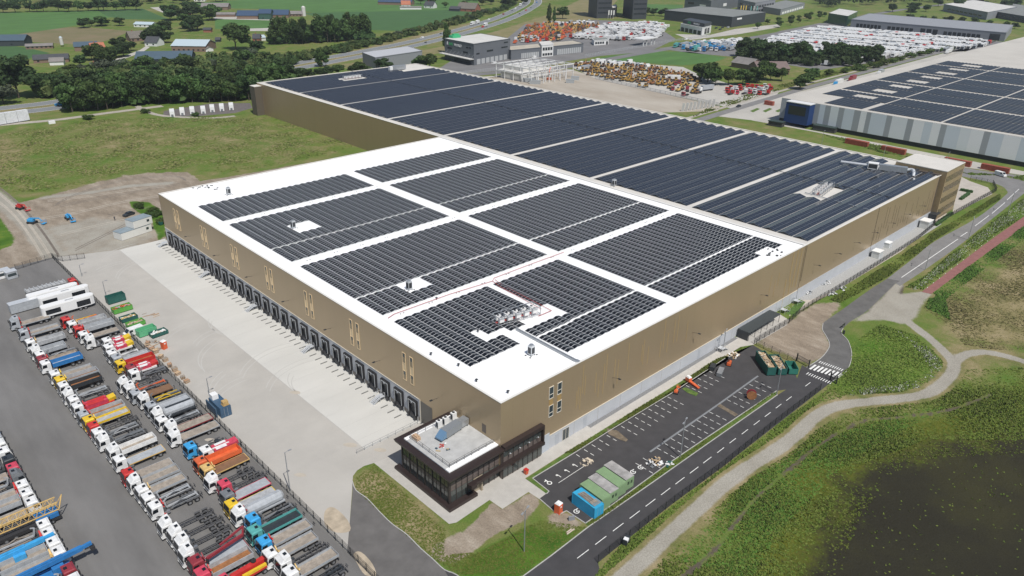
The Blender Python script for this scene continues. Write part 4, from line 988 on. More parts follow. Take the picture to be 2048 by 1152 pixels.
# yellow-red aerial body nearest the bottom edge
t = thing("aerial_platform", "red and yellow folded aerial platform with a spare wheel at the bottom edge", "aerial platform", (-53.5, 9.6, 0), .06)
m = MB(); m.box(1,-1.2,1.1,9,1.2,1.5,0); m.bar((1.5,.2,2.1),(9,.2,1.9),.9,.7,0); m.bar((3,-.9,1.9),(9.6,-.9,1.5),.5,.5,1); m.box(8.4,-1.1,1.3,9.8,1.0,2.2,1); m.build("platform_body", [PM('red'), PM('yellow')], t)
m = MB(); m.tube((5.8,.4,2.45),(5.8,.4,2.7),.45,12); m.build("spare_wheel", TYRE, t)
inst("cab", cab_mesh('pink red', 0), t)
for nm, me in zip(("windscreen","side_window","side_window","roof_hatch","mirror","mirror","bumper","headlight","headlight"), part_meshes(0)): inst(nm, me, t)
inst("chassis", chassis_me(9.2, False), t)
for xx in (-.15, 6.8, 8.2):
    for s in (-1,1): w_ = inst("wheel", tm('tyre', tyre_me), t, (xx, s*1.06, .51)); inst("rim", tm('rim', rim_me), w_)
# streamlined white trailers at the far end
for i, (u, v, L) in enumerate(((104,578,13.5),(126,582,13.5),(134,600,13.8))):
    x, y = G(u, v, 3.8)
    t = thing("streamlined_trailer", "long white streamlined trailer with rounded ends, %s of three from the far side" % ORD[i], "trailer", (x, y, 0), .02, "white streamlined trailers")
    m = MB(); P = [(-L/2+.3,-1.25),(L/2-1.2,-1.25),(L/2-.3,-.9),(L/2,0),(L/2-.3,.9),(L/2-1.2,1.25),(-L/2+.3,1.25),(-L/2,.7),(-L/2,-.7)]
    m.prism(P, 1.0, 3.7); m.prism([(a*.985, b*.93) for a, b in P], 3.7, 3.85); m.build("body_shell", WHITEP, t)
    m = MB(); m.prism([(-L/2+.8,-1.28),(-L/2+4.6,-1.28),(-L/2+4.6,-1.24),(-L/2+.8,-1.24)], 1.5, 2.9); m.build("side_window", CABG, t); m = MB(); m.prism([(L/2-5,-1.28),(L/2-1.4,-1.28),(L/2-1.4,-1.24),(L/2-5,-1.24)], 1.3, 3.0); m.build("side_window", CABG, t)
    m = MB(); m.box(-.6,-.35,3.85,1.6,.35,3.9); m.build("roof_window", PM('steel'), t)
    for xx in (-L/2+2.2, L/2-3, L/2-4.3):
        for s in (-1,1): w_ = inst("wheel", tm('tyre', tyre_me), t, (xx, s*1.1, .5)); inst("rim", tm('rim', rim_me), w_)
x, y = G(49, 626, 0)
t = thing("site_box", "pale grey box trailer left of the white streamlined trailers", "trailer", (x+.6, y+2, 0), .02)
m = MB(); m.box(-3.6,-1.2,.3,3.6,1.2,2.9); m.build("box_body", PM('silver'), t); m = MB(); m.box(-3.66,-1.26,2.9,3.66,1.26,3.05); m.build("roof", STEEL_L, t)
x, y = G(94, 572, 2.0)
t = thing("flat_trailer", "low grey ribbed trailer behind the white streamlined trailers", "trailer", (x, y+2.2, 0), .02); m = MB(); m.box(-5.5,-1.2,1.0,5.5,1.2,1.25)
for k in range(10): m.box(-5.4+k*1.15,-1.2,1.25,-5.1+k*1.15,1.2,1.6)
m.build("deck", PM('steel'), t)
for xx in (2.6, 3.9):
    for s in (-1,1): w_ = inst("wheel", tm('tyre', tyre_me), t, (xx, s*1.06, .51)); inst("rim", tm('rim', rim_me), w_)
x, y = G(137, 560, 3.0)
truck(x+1, y, 'red', 0, 'trac', 'dark', 'dark', 5, None, "red cab lorry alone beside the fence beyond the white trailers", GT, math.pi)
# ------------------------------------------------------------------ fences
FBLK = M("fence_black", (.03,.032,.034), .6, .2)
post_me = MB().box(-.05,-.05,0,.05,.05,2.0).mesh("post", FBLK)
def fence_panel_me(L):
    m = MB()
    for z in (.1, .55, 1.0, 1.45, 1.9): m.box(0,-.015,z,L,.015,z+.035)
    k = 0
    while k*.2 < L: m.box(k*.2,-.010,.1,k*.2+.022,.010,1.93); k += 1
    return m.mesh("mesh_panel", FBLK)
FP = {}
def fence(pts, label, step=2.5):
    P = pts; o = thing("mesh_fence", label, "fence", (P[0][0], P[0][1], 0)); n = 0
    for a, b in zip(P[:-1], P[1:]):
        L = math.hypot(b[0]-a[0], b[1]-a[1]); m = max(1, round(L/step)); st = L/m; an = math.atan2(b[1]-a[1], b[0]-a[0]); key = round(st, 2)
        if key not in FP: FP[key] = fence_panel_me(st)
        for k in range(m):
            x, y = a[0]+(b[0]-a[0])*k/m-P[0][0], a[1]+(b[1]-a[1])*k/m-P[0][1]
            inst("post", post_me, o, (x, y, 0)); inst("mesh_panel", FP[key], o, (x, y, 0), an); n += 1
    inst("post", post_me, o, (P[-1][0]-P[0][0], P[-1][1]-P[0][1], 0))
    return o
fence([(-33.7, 183), (-33.7, 100)], "black mesh fence between lorry yard and concrete yard, far half", 2.5)
fence([(-33.7, 100), (-33.7, -20)], "black mesh fence between lorry yard and concrete yard, near half", 2.5)
fence([(-33.7, 183.2), (-45, 180.4)], "short black fence closing the lorry yard at its far corner")
a, b = G(126,523), G(170,517)
fence([(-33.5, 182.5), (a[0], a[1]), (b[0], b[1])], "short black fence at the far left end of the concrete yard")
fence(GP([(1196,1126),(1240,1090),(1348,1006),(1450,931),(1550,850),(1640,781)]), "long black mesh fence along the access road beside the grass", 2.6)
fence(GP([(1508,688),(1577,647)]), "black fence along the end of the paved cycle shed court")
fence(GP([(1578,646),(1598,628),(1640,600),(1662,588),(1740,540),(1802,501),(1837,478)]), "grey fence behind the rear hall path, nearer part", 2.6)
fence(GP([(1837,478),(1869,451),(1955,403),(1992,383),(1985,368),(1940,360)]), "grey fence behind the rear hall path, farther part with the bend", 2.6)
fence(GP([(1512,690),(1590,728)]), "short black fence beside the green skips")
def gate(a, b, label):
    o = thing("sliding_gate", label, "gate", (a[0], a[1], 0), math.atan2(b[1]-a[1], b[0]-a[0])); L = math.hypot(b[0]-a[0], b[1]-a[1])
    m = MB()
    for z in (.12, 1.0, 1.9): m.bar((0,0,z),(L,0,z),.08)
    m.build("gate_frame", FBLK, o); m = MB(); k = 0
    while k*.15 < L: m.box(k*.15,-.012,.12,k*.15+.03,.012,1.9); k += 1
    m.build("gate_bars", FBLK, o)
    for x in (0, L): m = MB(); m.box(x-.12,-.12,0,x+.12,.12,2.3); m.build("post", FBLK, o)
gate(G(1593,722), G(1617,735), "closed black sliding gate leaf beside the zebra crossing")
gate(G(1660,760), G(1672,768), "short black gate leaf at the far side of the zebra crossing")
# ------------------------------------------------------------------ lamp posts
def lamp(x, y, h, label, arms=1, rz=0, grp="lamp posts"):
    t = thing("street_lamp", label, "lamp post", (x, y, 0), rz, grp)
    m = MB(); m.tube((0,0,0),(0,0,h),.12,6,0,.08); m.build("pole", STEEL, t)
    for s in ([1] if arms == 1 else [1,-1]):
        m = MB(); m.bar((0,0,h-.05),(s*.8,0,h+.08),.07); m.box(min(s*.7,s*1.35),-.16,h,max(s*.7,s*1.35),.16,h+.12); m.build("lamp_head", M("lamp_head", (.35,.36,.37), .4, .3), t)
LP = [(164,553,530,1,"in the concrete yard nearest the far end by the fence"),(212,592,563,1,"in the concrete yard beside the dark green skip"),(420,795,757,1,"in the concrete yard beside the blue containers"),(580.5,983,905,1,"in the concrete yard near the access road"),
      (1048.3,1103,1021,2,"on the near lawn beside the access road"),(1360.5,915,842,2,"at the edge of the parking lot opposite the access road"),(1553,790,735,2,"at the end of the parking lot beside the green skips"),(1446,700,662,2,"on the pavement beside the long warehouse wall"),
      (1850,540,497,2,"beside the public road nearest the dirt junction"),(1936,480,436,2,"beside the public road in the middle of the verge"),(2016,427,384,2,"beside the public road at the far bend"),(1640,305,262,1,"behind the rear hall near the dark shed"),(1760,343,283,1,"behind the rear hall between two red containers"),(1892,330,305,1,"behind the rear office block by a red container")]
for u, v, tp, ar, l in LP:
    x, y = G(u, v); h = max(3.2, hpx(u, v, tp)); lamp(x, y, min(h, 12), "slim grey lamp post %s" % l, ar, .3 if ar == 2 else 0)
# ------------------------------------------------------------------ containers, cabins, skips
def corr_box(mb, L, W2, z0, z1, m=0, pitch=.28):
    mb.box(-L/2,-W2+.04,z0,L/2,W2-.04,z1-.04,m)
    k = 0
    while k*pitch < L-.1:
        x = -L/2+.05+k*pitch; mb.box(x,-W2,z0+.15,x+pitch*.5,W2,z1-.12,m); k += 1
    for a in (-1,1):
        for b in (-1,1): x, y = a*(L/2-.07), b*(W2-.05); mb.box(x-.08,y-.08,z0,x+.08,y+.08,z1,m)
    for y in (-W2, W2-.1): mb.box(-L/2,y,z1-.12,L/2,y+.1,z1,m); mb.box(-L/2,y,z0,L/2,y+.1,z0+.15,m)
    return mb
def container(u, v, L, col, label, rz, zb=0.02, hgt=2.6, world=None, name="shipping_container", grp=None, cat="container"):
    x, y = world or G(u, v); t = thing(name, label, cat, (x, y, zb), rz, grp)
    m = corr_box(MB(), L, 1.22, 0, hgt); m.build("corrugated_body", col, t)
    m = MB(); m.box(L/2,-1.1,.12,L/2+.04,-.03,hgt-.15); d = m.build("door", col, t); m = MB(); m.box(L/2+.04,-.4,.2,L/2+.08,-.35,hgt-.2); m.build("lock_bar", STEEL, d)
    m = MB(); m.box(L/2,.03,.12,L/2+.04,1.1,hgt-.15); d = m.build("door", col, t); m = MB(); m.box(L/2+.04,.35,.2,L/2+.08,.4,hgt-.2); m.build("lock_bar", STEEL, d)
    return t
CB = M("container_sky_blue", (.035,.33,.55), .5, var=.06, scale=.8); CBN = M("container_navy", (.045,.095,.16), .5, var=.12, scale=.8); CG = M("cabin_pale_green", (.20,.30,.16), .6, var=.08, scale=.7)
CR = M("container_red_brown", (.30,.075,.045), .6, var=.15, scale=.6); CGR = M("cabin_grey_roof", (.32,.31,.30), .8, var=.25, scale=.8, det=9)
c = container(0,0,6.0,CB,"bright sky blue container with planks on its roof on the parking lot",-math.pi/2-.06,world=(6.2,-17.9))
m = MB()
for k in range(7): m.box(-2+k*.05,-.8+k*.22,2.62,1.8+k*.03,-.68+k*.22,2.70+.05*(k%2))
for k in range(5): m.box(1.2+k*.3,-.9,2.7,1.35+k*.3,1.0,2.78)
o = m.build("plank_stack", PM('wood')); o.parent = None; o.location = (6.2,-17.9,.02); o.rotation_euler = (0,0,-math.pi/2-.06); tag(o, "stack of grey planks lying on the sky blue container", "planks")
cab = [(8.9,-17.4,'g',"pale green ribbed cabin next to the sky blue container"),(11.5,-17.2,'w',"cabin with a stained grey roof between two pale green cabins"),(14.1,-17.0,'g',"pale green ribbed cabin between the two grey roofed cabins"),(16.8,-16.8,'w',"grey roofed cabin at the right end of the cabin row")]
for x, y, k, l in cab:
    t = thing("site_cabin", l, "site cabin", (x, y, .02), -math.pi/2-.06, "site cabins on the parking lot"); m = corr_box(MB(), 6.0, 1.2, 0, 2.7); m.build("walls", CG, t)
    m = MB(); m.box(-3.03,-1.22,2.70,3.03,1.22,2.78)
    for j in range(20):
        if k == 'g': m.box(-2.9+j*.3,-1.2,2.78,-2.78+j*.3,1.2,2.82)
    m.build("roof", CG if k == 'g' else CGR, t)
    if k == 'w':
        for yy in (-.75,.15): 
            m = MB(); m.box(3.0,yy,1.2,3.05,yy+.7,2.1); w_ = m.build("window", WHITEP, t); m = MB(); m.box(3.05,yy+.08,1.28,3.07,yy+.62,2.02); m.build("pane", DGLASS, w_)
    else:
        m = MB(); m.box(3.0,-.5,.1,3.04,.4,2.1); m.build("door", CG, t)
def toilet(x, y, label, s=1.0, rz=0.0):
    t = thing("portable_toilet", label, "portable toilet", (x, y, .02), rz); OR = M("toilet_orange", (.62,.11,.04), .5)
    m = MB(); m.box(-.58,-.58,.05,.58,.58,2.15); m.box(-.62,-.62,0,.62,.62,.1); m.build("cabin", OR, t)
    m = MB(); m.hexa([(-.6,-.6,2.15),(.6,-.6,2.15),(.6,.6,2.15),(-.6,.6,2.15),(-.42,-.42,2.42),(.42,-.42,2.42),(.42,.42,2.42),(-.42,.42,2.42)]); m.build("roof", WHITEP, t)
    m = MB(); m.box(-.42,-.62,.15,.42,-.58,2.0); d = m.build("door", OR, t); m = MB(); m.box(.2,-.65,1.0,.3,-.62,1.2); m.build("handle", DARKM, d)
    m = MB(); m.box(-.25,-.635,1.45,.15,-.62,1.8); m.build("door_sign", WHITEP, d)
x, y = G(1119,1026); toilet(x, y+.3, "orange portable toilet with white roof beside the sky blue container", 1.0, .1)
x, y = G(329,697); toilet(x, y, "orange portable toilet among pallets beside the yard fence", 1.0, .3)
x, y = G(1052,948); t = thing("waste_bin", "small orange bin standing alone on the office pavement", "bin", (x, y, .02)); m = MB(); m.hexa([(-.3,-.35,.1),(.3,-.35,.1),(.3,.35,.1),(-.3,.35,.1),(-.4,-.42,1.1),(.4,-.42,1.1),(.4,.42,1.1),(-.4,.42,1.1)]); m.build("bin_body", M("toilet_orange",(0,0,0)), t); m = MB(); m.box(-.42,-.45,1.1,.42,.45,1.2); m.build("lid", PM('red'), t)
def skip(x, y, L, col, label, rz, fill=None, hgt=1.5, W2=1.15):
    t = thing("waste_skip", label, "skip", (x, y, .02), rz); m = MB(); z0 = .15
    def wall(a, b, c, d): m.hexa([(*a,z0),(*b,z0),(*c,z0),(*d,z0),(*a,hgt),(*b,hgt),(*c,hgt),(*d,hgt)])
    m.box(-L/2,-W2,z0,L/2,W2,z0+.1); m.box(-L/2,-W2,z0,L/2,-W2+.07,hgt); m.box(-L/2,W2-.07,z0,L/2,W2,hgt); m.box(-L/2,-W2,z0,-L/2+.07,W2,hgt); m.box(L/2-.07,-W2,z0,L/2,W2,hgt)
    for k in range(int(L/.7)): xx = -L/2+.3+k*.7; m.box(xx,-W2-.07,z0,xx+.1,-W2,hgt); m.box(xx,W2,z0,xx+.1,W2+.07,hgt)
    m.box(-L/2,-W2-.06,hgt,L/2,-W2+.08,hgt+.08); m.box(-L/2,W2-.08,hgt,L/2,W2+.06,hgt+.08)
    m.build("skip_shell", col, t)
    if fill:
        rr = random.Random(int(x*7+y)); m = MB()
        for k in range(46):
            a = rr.uniform(0,3.1); l = rr.uniform(.3,1.2); cx, cy = rr.uniform(-L/2+.5,L/2-.5), rr.uniform(-W2+.35,W2-.35); zz = hgt-.35+rr.uniform(-.2,.35)
            m.bar((cx-l/2*math.cos(a),cy-min(.6,l/2)*math.sin(a),zz),(cx+l/2*math.cos(a),cy+min(.6,l/2)*math.sin(a),zz+rr.uniform(-.15,.15)),rr.uniform(.1,.4),.06,k%len(fill))
        m.box(-L/2+.1,-W2+.1,z0+.1,L/2-.1,W2-.1,hgt-.45,0)
        m.build("rubble_load", fill, t)
    return t
DGN = M("skip_dark_green", (.02,.10,.085), .5, var=.12, scale=1); LGN = M("skip_bright_green", (.10,.34,.06), .5, var=.08, scale=1); MINT = M("skip_mint_green", (.12,.42,.22), .5, var=.05, scale=1)
WD = [M("scrap_wood", (.42,.31,.19), .85, var=.25, scale=3), M("scrap_pale", (.60,.52,.40), .85), PM('wood'), M("scrap_wood",(0,0,0))]
def sk2(a, b): A, B = G(*a), G(*b); return ((A[0]+B[0])/2, (A[1]+B[1])/2, math.hypot(B[0]-A[0], B[1]-A[1]), math.atan2(B[1]-A[1], B[0]-A[0]))
x, y, L, an = sk2((1518,718),(1542,752)); skip(x, y, L, DGN, "largest dark green skip full of wood, at the corner of the lot", an, WD, 2.5)
x, y, L, an = sk2((1545,722),(1564,751)); skip(x, y, L, DGN, "middle dark green skip heaped with wood, between two others", an, WD, 2.0)
x, y, L, an = sk2((1577,733),(1586,750)); skip(x, y, L, M("skip_teal", (.03,.17,.13), .5), "smallest green skip with rounded cover nearest the zebra crossing", an, None, 1.7)
x, y = G(229,604); skip(x+.5, y, 5.0, DGN, "dark green closed skip beside the yard fence, farthest of the green skips", .03, None, 2.2)
x, y = G(245,622); skip(x, y, 5.2, LGN, "bright green skip holding orange and grey scrap beside the yard fence", .03, [PM('orange'), PM('steel'), LGN], 1.5)
x, y = G(258,640); skip(x, y, 4.4, DGN, "dark skip heaped with yellow packing beside the yard fence", .05, [M("yellow_packing", (.55,.42,.13), .9), WHITEP, WD[0]], 1.2)
x, y = G(272,651); skip(x, y, 4.6, LGN, "bright green skip loaded with brown wood beside the yard fence", .08, WD, 1.2)
x, y = G(294,668); skip(x, y, 4.8, MINT, "mint green skip near the small white van by the fence", .08, None, 1.9)
x, y = G(318,670); skip(x, y, 4.4, DGN, "dark skip piled with white sacks beside the mint green skip", .08, [WHITEP, WD[1], WHITEP], 1.1)
cx_, cy_ = G(442.8,837.7); cx_ += 1.3; cy_ += 3.05
container(0,0,6.1,CBN,"navy blue container standing alone by the yard fence, two crates on its roof", -math.pi/2, world=(cx_,cy_))
m = MB(); m.box(-.7,-.8,0,.7,.8,1.2); o = m.build("white_crate", WHITEP); o.location = (cx_-.3,cy_+2.0,2.63); tag(o, "white crate on the far end of the navy blue container", "crate")
m = MB(); m.box(-.7,-.7,0,.7,.7,.12); m.box(-.6,-.6,.12,.6,.6,1.0); o = m.build("packing_crate", M("packing_tan", (.45,.30,.12), .8, var=.2, scale=3)); o.location = (cx_+.4,cy_-2.1,2.63); tag(o, "tan packing crate on the near corner of the navy blue container", "crate")
m = MB(); m.box(-.15,-2.6,0,.15,2.6,2.3); o = m.build("panel_rack", M("panel_navy", (.05,.09,.14), .6)); o.location = (cx_-1.75,cy_+.6,.02); tag(o, "thin navy panel standing against the fence side of the navy container", "panel")
# pallets and timber along the fence
rr = random.Random(9)
pal = [PM('wood'), M("pallet_wood", (.38,.24,.15), .85, var=.25, scale=3), M("pallet_pale", (.50,.37,.24), .85, var=.2, scale=3)]
def palletstack(x, y, n, label, rz, msh=1):
    t = thing("pallet_stack", label, "pallets", (x, y, .02), rz, "pallets and timber along the fence")
    for k in range(n):
        m = MB(); m.box(-.6,-.5,k*.16,.6,.5,k*.16+.03)
        for s in (-.45,0,.4): m.box(-.6,s-.05,k*.16+.03,.6,s+.05,k*.16+.13)
        m.build("pallet", pal[(k+msh) % 3], t)
for i, (u, v) in enumerate(((296,688),(304,699),(312,706),(322,716),(331,722),(340,733),(350,742),(356,749),(366,757),(374,765))):
    x, y = G(u, v); palletstack(x, y, rr.randint(2,7), "wooden pallet stack beside the fence, %s from the far end" % ORD[i], rr.uniform(0,1.5), i)
m = MB()
for k in range(30):
    x, y = G(rr.uniform(296,326), rr.uniform(684,708)); a = rr.uniform(0,3); m.bar((x,y,.1+.02*k%.5),(x+1.4*math.cos(a),y+1.4*math.sin(a),.15+.02*k%.5),.16,.07,k%3)
tag(m.build("timber_pile", pal), "loose tan timber scattered between pallets and the orange toilet", "timber pile")
m = MB()
for k in range(8): x, y = G(rr.uniform(284,308), 632+rr.uniform(-3,3)); m.bar((x,y,.08),(x+rr.uniform(1,2.4),y+.2,.1),.2,.08,k%3)
tag(m.build("timber_pile", pal), "small heap of boards lying alone on the concrete yard", "timber pile")
# cars
def car(x, y, rz, col, label, van=False, grp=None, scale=1.0, low=False):
    t = thing("van" if van else "car", label, "van" if van else "car", (x, y, .02), rz, grp); t.scale = (scale,)*3
    def body():
        m = MB()
        if van: m.pxz([(-2.5,.35),(2.5,.35),(2.5,2.1),(-1.2,2.1),(-1.9,1.25),(-2.45,1.05)], -.95, .95)
        else: m.pxz([(-2.2,.3),(2.15,.3),(2.2,.85),(1.9,.95),(-1.0,1.0),(-2.1,.8)], -.88, .88); m.hexa([(-1.1,-.8,.95),(1.9,-.8,.95),(1.9,.8,.95),(-1.1,.8,.95),(-.45,-.66,1.46),(1.2,-.66,1.46),(1.2,.66,1.46),(-.45,.66,1.46)])
        return m.mesh("body", PM(col))
    def glass():
        m = MB()
        if van: m.hexa([(-1.92,-.8,1.28),(-1.2,-.8,2.02),(-1.2,.8,2.02),(-1.92,.8,1.28),(-1.97,-.8,1.30),(-1.25,-.8,2.06),(-1.25,.8,2.06),(-1.97,.8,1.30)]); m.box(-1.3,-.97,1.3,-.4,.97,1.9)
        else: m.hexa([(-1.05,-.82,1.0),(1.85,-.82,1.0),(1.85,.82,1.0),(-1.05,.82,1.0),(-.55,-.69,1.40),(1.28,-.69,1.40),(1.28,.69,1.40),(-.55,.69,1.40)])
        return m.mesh("glazing", CABG)
    def wh(): m = MB(); m.tube((0,-.1,0),(0,.1,0),.33,10); return m.mesh("wheel", TYRE)
    inst("body", tm(('cb', van, col), body), t); inst("glazing", tm(('cg', van), glass), t)
    if not low:
        for xx in ((-1.4,1.35) if not van else (-1.6,1.5)):
            for s in (-1,1): inst("wheel", tm('cw', wh), t, (xx, s*.82, .33))
    return t
x, y = G(268,669); car(x, y, .1, 'white', "small white van beside the mint green skip", True)
x, y = G(258,431); car(x, y, .35, 'dark', "black car parked on the dirt beside the white site cabins")
# parking lot items
x, y = G(1502,797); t = thing("cable_reel", "large rust red cable reel standing in a parking bay", "cable reel", (x, y, 1.15), .6); m = MB(); m.tube((-.55,0,0),(-.45,0,0),1.15,18); m.build("flange", PM('rust'), t); m = MB(); m.tube((.45,0,0),(.55,0,0),1.15,18); m.build("flange", PM('maroon'), t); m = MB(); m.tube((-.45,0,0),(.45,0,0),.8,14); m.build("drum", PM('dark'), t)
def heap(u, v, n, R_, mats, name, label, cat, zmax=.8):
    x, y = G(u, v); m = MB(); r = random.Random(int(u+v))
    for k in range(n):
        a, q = r.uniform(0,6.28), R_*math.sqrt(r.random()); z = zmax*(1-q/R_)*r.uniform(.6,1)+.1; b = r.uniform(0,3.1); l = r.uniform(.3,.9)
        m.bar((q*math.cos(a)-l/2*math.cos(b), .7*q*math.sin(a)-l/2*math.sin(b), z), (q*math.cos(a)+l/2*math.cos(b), .7*q*math.sin(a)+l/2*math.sin(b), z*r.uniform(.7,1.2)), r.uniform(.15,.5), r.uniform(.05,.3), k % len(mats))
    o = m.build(name, mats); o.location = (x, y, .02); return tag(o, label, cat)
heap(1308,926,50,1.9,[WHITEP, M("scrap_wood",(0,0,0)), PM('grey'), PM('dark')],"rubbish_heap","heap of white sacks and brown rubbish in a bay beside the soil bed","rubbish heap",1.1)
heap(1338,930,14,.9,[DGN, WHITEP],"tarp_heap","green and white tarpaulin bundle beside the rubbish heap","tarpaulin",.8)
heap(1466,712,40,2.0,[M("scrap_wood",(0,0,0)), WHITEP, WD[1]],"timber_pile","heap of boards and white sacks at the top of the parking lot","timber pile",.9)
heap(1173,925,22,1.6,[PM('wood'), WD[1]],"timber_pile","flat scatter of pale boards in the near parking bays","timber pile",.25)
t = thing("forklift", "small orange and dark forklift beside the heap of boards", "forklift", (*G(1458,730), .02), .4)
m = MB(); m.box(-.9,-.5,.25,.9,.5,.95); m.build("body", PM('orange'), t); m = MB(); m.box(.9,-.4,.1,1.0,-.3,2.2); m.box(.9,.3,.1,1.0,.4,2.2); m.box(1.0,-.35,.1,1.9,-.25,.16); m.box(1.0,.25,.1,1.9,.35,.16); m.build("mast", DARKM, t)
m = MB(); m.box(-.6,-.45,1.9,.6,.45,1.97); m.box(-.6,-.45,.95,-.53,-.38,1.9); m.box(-.6,.38,.95,-.53,.45,1.9); m.build("roof_guard", DARKM, t)
for a, b in ((-.6,-.5),(-.6,.5),(.6,-.5),(.6,.5)): m = MB(); m.tube((a,b-.1,.28),(a,b+.1,.28),.28,8); m.build("wheel", TYRE, t)
for i, (u, v, L) in enumerate(((1440,748,3.4),(1425,738,2.2))):
    x, y = G(u, v); t = thing("tool_box", ("long grey steel tool chest in a bay below the forklift" if i == 0 else "short black tool chest beside the grass verge"), "tool chest", (x, y, .02), .35); m = MB(); m.box(-L/2,-.6,.1,L/2,.6,1.0); m.build("chest_body", PM('grey') if i == 0 else PM('dark'), t); m = MB(); m.box(-L/2-.03,-.63,1.0,L/2+.03,.63,1.1); m.build("lid", STEEL if i == 0 else PM('dark'), t)
def boomlift(x, y, rz, col, label, up=False, s=1.0):
    t = thing("boom_lift", label, "boom lift", (x, y, .02), rz); t.scale = (s,)*3
    m = MB(); m.box(-1.6,-.9,.4,1.2,.9,.9); m.build("base", PM('dark'), t)
    for a, b in ((-1.2,-1),(-1.2,1),(1,-1),(1,1)): m = MB(); m.tube((a,b-.15,.45),(a,b+.15,.45),.45,10); w_ = m.build("wheel", TYRE, t)
    m = MB(); m.box(-1.5,-.8,.9,.8,.8,1.7); m.build("turret", PM(col), t)
    m = MB(); m.bar((-1.2,0,1.9),(3.2,0,2.3 if not up else 2.9),.4,.4); m.bar((3.2,0,2.3 if not up else 2.9),(4.4,0,1.2),.25,.25); m.build("boom", PM(col), t)
    m = MB(); m.box(4.3,-.9,.4,5.4,.9,.5)
    for a in (4.35,5.35):
        for b in (-.85,.85): m.bar((a,b,.5),(a,b,1.5),.06)
    for b in (-.85,.85): m.bar((4.35,b,1.5),(5.35,b,1.5),.06)
    m.bar((4.35,-.85,1.5),(4.35,.85,1.5),.06); m.bar((5.35,-.85,1.5),(5.35,.85,1.5),.06); m.build("platform_basket", PM(col), t)
    return t
x, y = G(44,421); boomlift(x, y+2, -1.25, 'red', "red boom lift on the dirt track at the far left")
x, y = G(73,447); boomlift(x-1, y+1, -.95, 'light blue', "pale blue boom lift nearest the dirt track, with a white boom")
x, y = G(140,440); boomlift(x, y+1, -1.55, 'light blue', "blue boom lift alone in the middle of the dirt site")
x, y = G(1385,770); A, B = G(1374,762), G(1406,784); t = thing("screening_conveyor", "bright orange hired machine with white hood on the grass island", "machine", (x, y, .05), math.atan2(B[1]-A[1], B[0]-A[0])); t.scale = (.85,)*3
m = MB(); m.box(-2.6,-.55,.4,-1,.55,1.6); m.bar((-1,0,.6),(2.6,0,.35),.8,.35); m.build("machine_body", PM('orange'), t)
m = MB(); m.hexa([(-2.6,-.55,1.6),(-1.1,-.55,1.6),(-1.1,.55,1.6),(-2.6,.55,1.6),(-2.4,-.4,2.0),(-1.3,-.4,2.0),(-1.3,.4,2.0),(-2.4,.4,2.0)]); m.build("hood", WHITEP, t)
for k in range(5): m = MB(); m.tube((-.6+k*.7,-.42,.35),(-.6+k*.7,.42,.35),.22,8); m.build("roller", PM('red'), t)
x, y = G(1357,783); boomlift(x-1, y, .4, 'orange', "orange folded lift on two wheels beside the grass island", False, .5)
x, y = G(1143,1040); m = MB(); m.box(-.6,-.15,0,.6,.15,.9); o = m.build("stone_block", M("block_grey", (.22,.23,.25), .8)); o.location = (x, y, 0); o.rotation_euler = (0,0,-.5); tag(o, "small grey cabinet on bare soil near the orange toilet", "cabinet")
m = MB(); x, y = G(1140,1063); m.box(-1,-.25,0,1,-.05,.15); m.box(-.7,.1,0,.6,.3,.15); o = m.build("kerb_blocks", M("block_pale", (.55,.45,.38), .8)); o.location = (x, y, 0); tag(o, "two pale kerb blocks lying on the lawn edge", "blocks")
# site cabins at the dirt site (two, one stacked)
def wcab(x, y, z, L, rz, label, roofc):
    t = thing("site_cabin", label, "site cabin", (x, y, z), rz); m = MB(); m.box(-L/2,-1.25,.1,L/2,3.4,2.7); m.build("walls", M("cabin_white", (.66,.66,.63), .6, var=.04, scale=1), t)
    m = MB(); m.box(-L/2-.05,-1.3,2.7,L/2+.05,3.45,2.8); m.build("roof", roofc, t); m = MB(); m.box(L/2-2.2,-1.28,1.1,L/2-1.2,-1.25,2.0); w_ = m.build("window", DGLASS, t)
    return t
GRR = M("cabin_roof_blue_grey", (.22,.27,.30), .6, var=.1, scale=.6)
x, y = G(273,472); wcab(x, y+1.0, .02, 12, .28, "long white site cabin on the dirt, carrying a shorter one", GRR)
x, y = G(285,468); wcab(x+.6, y+1.2, 2.84, 7.5, .28, "short white site cabin stacked on the longer cabin", GRR)
x, y = G(322,450); skip(x, y, 1.2, DGN, "small green bin beside the white site cabins", .2, None, 1.1, .5)
# a person standing on the dirt
x, y = G(230,441)
me = bpy.data.meshes.new("person"); J = [((0,0,.95),.13),((0,0,1.25),.16),((0,0,1.45),.15),((0,0,1.55),.06),((0,0,1.70),.105),((.10,0,.90),.10),((.11,.02,.50),.07),((.12,0,.06),.05),((-.10,0,.90),.10),((-.11,.02,.50),.07),((-.12,0,.06),.05),((.22,0,1.42),.06),((.27,.03,1.12),.045),((.25,-.06,.86),.035),((-.22,0,1.42),.06),((-.27,.03,1.12),.045),((-.25,-.06,.86),.035),((.12,-.14,.04),.045),((-.12,-.14,.04),.045)]
me.from_pydata([j[0] for j in J], [(0,1),(1,2),(2,3),(3,4),(0,5),(5,6),(6,7),(0,8),(8,9),(9,10),(2,11),(11,12),(12,13),(2,14),(14,15),(15,16),(7,17),(10,18)], [])
po = bpy.data.objects.new("person", me); COL.objects.link(po); po.modifiers.new("s", 'SKIN'); po.modifiers.new("u", 'SUBSURF').levels = 1; po.modifiers["u"].render_levels = 1
for i, (_, r) in enumerate(J): me.skin_vertices[0].data[i].radius = (r, r)
me.skin_vertices[0].data[0].use_root = True; me.materials.append(M("work_clothes", (.03,.035,.05), .8)); po.location = (x, y, 0); tag(po, "person in dark work clothes standing on the dirt left of the black car", "person")
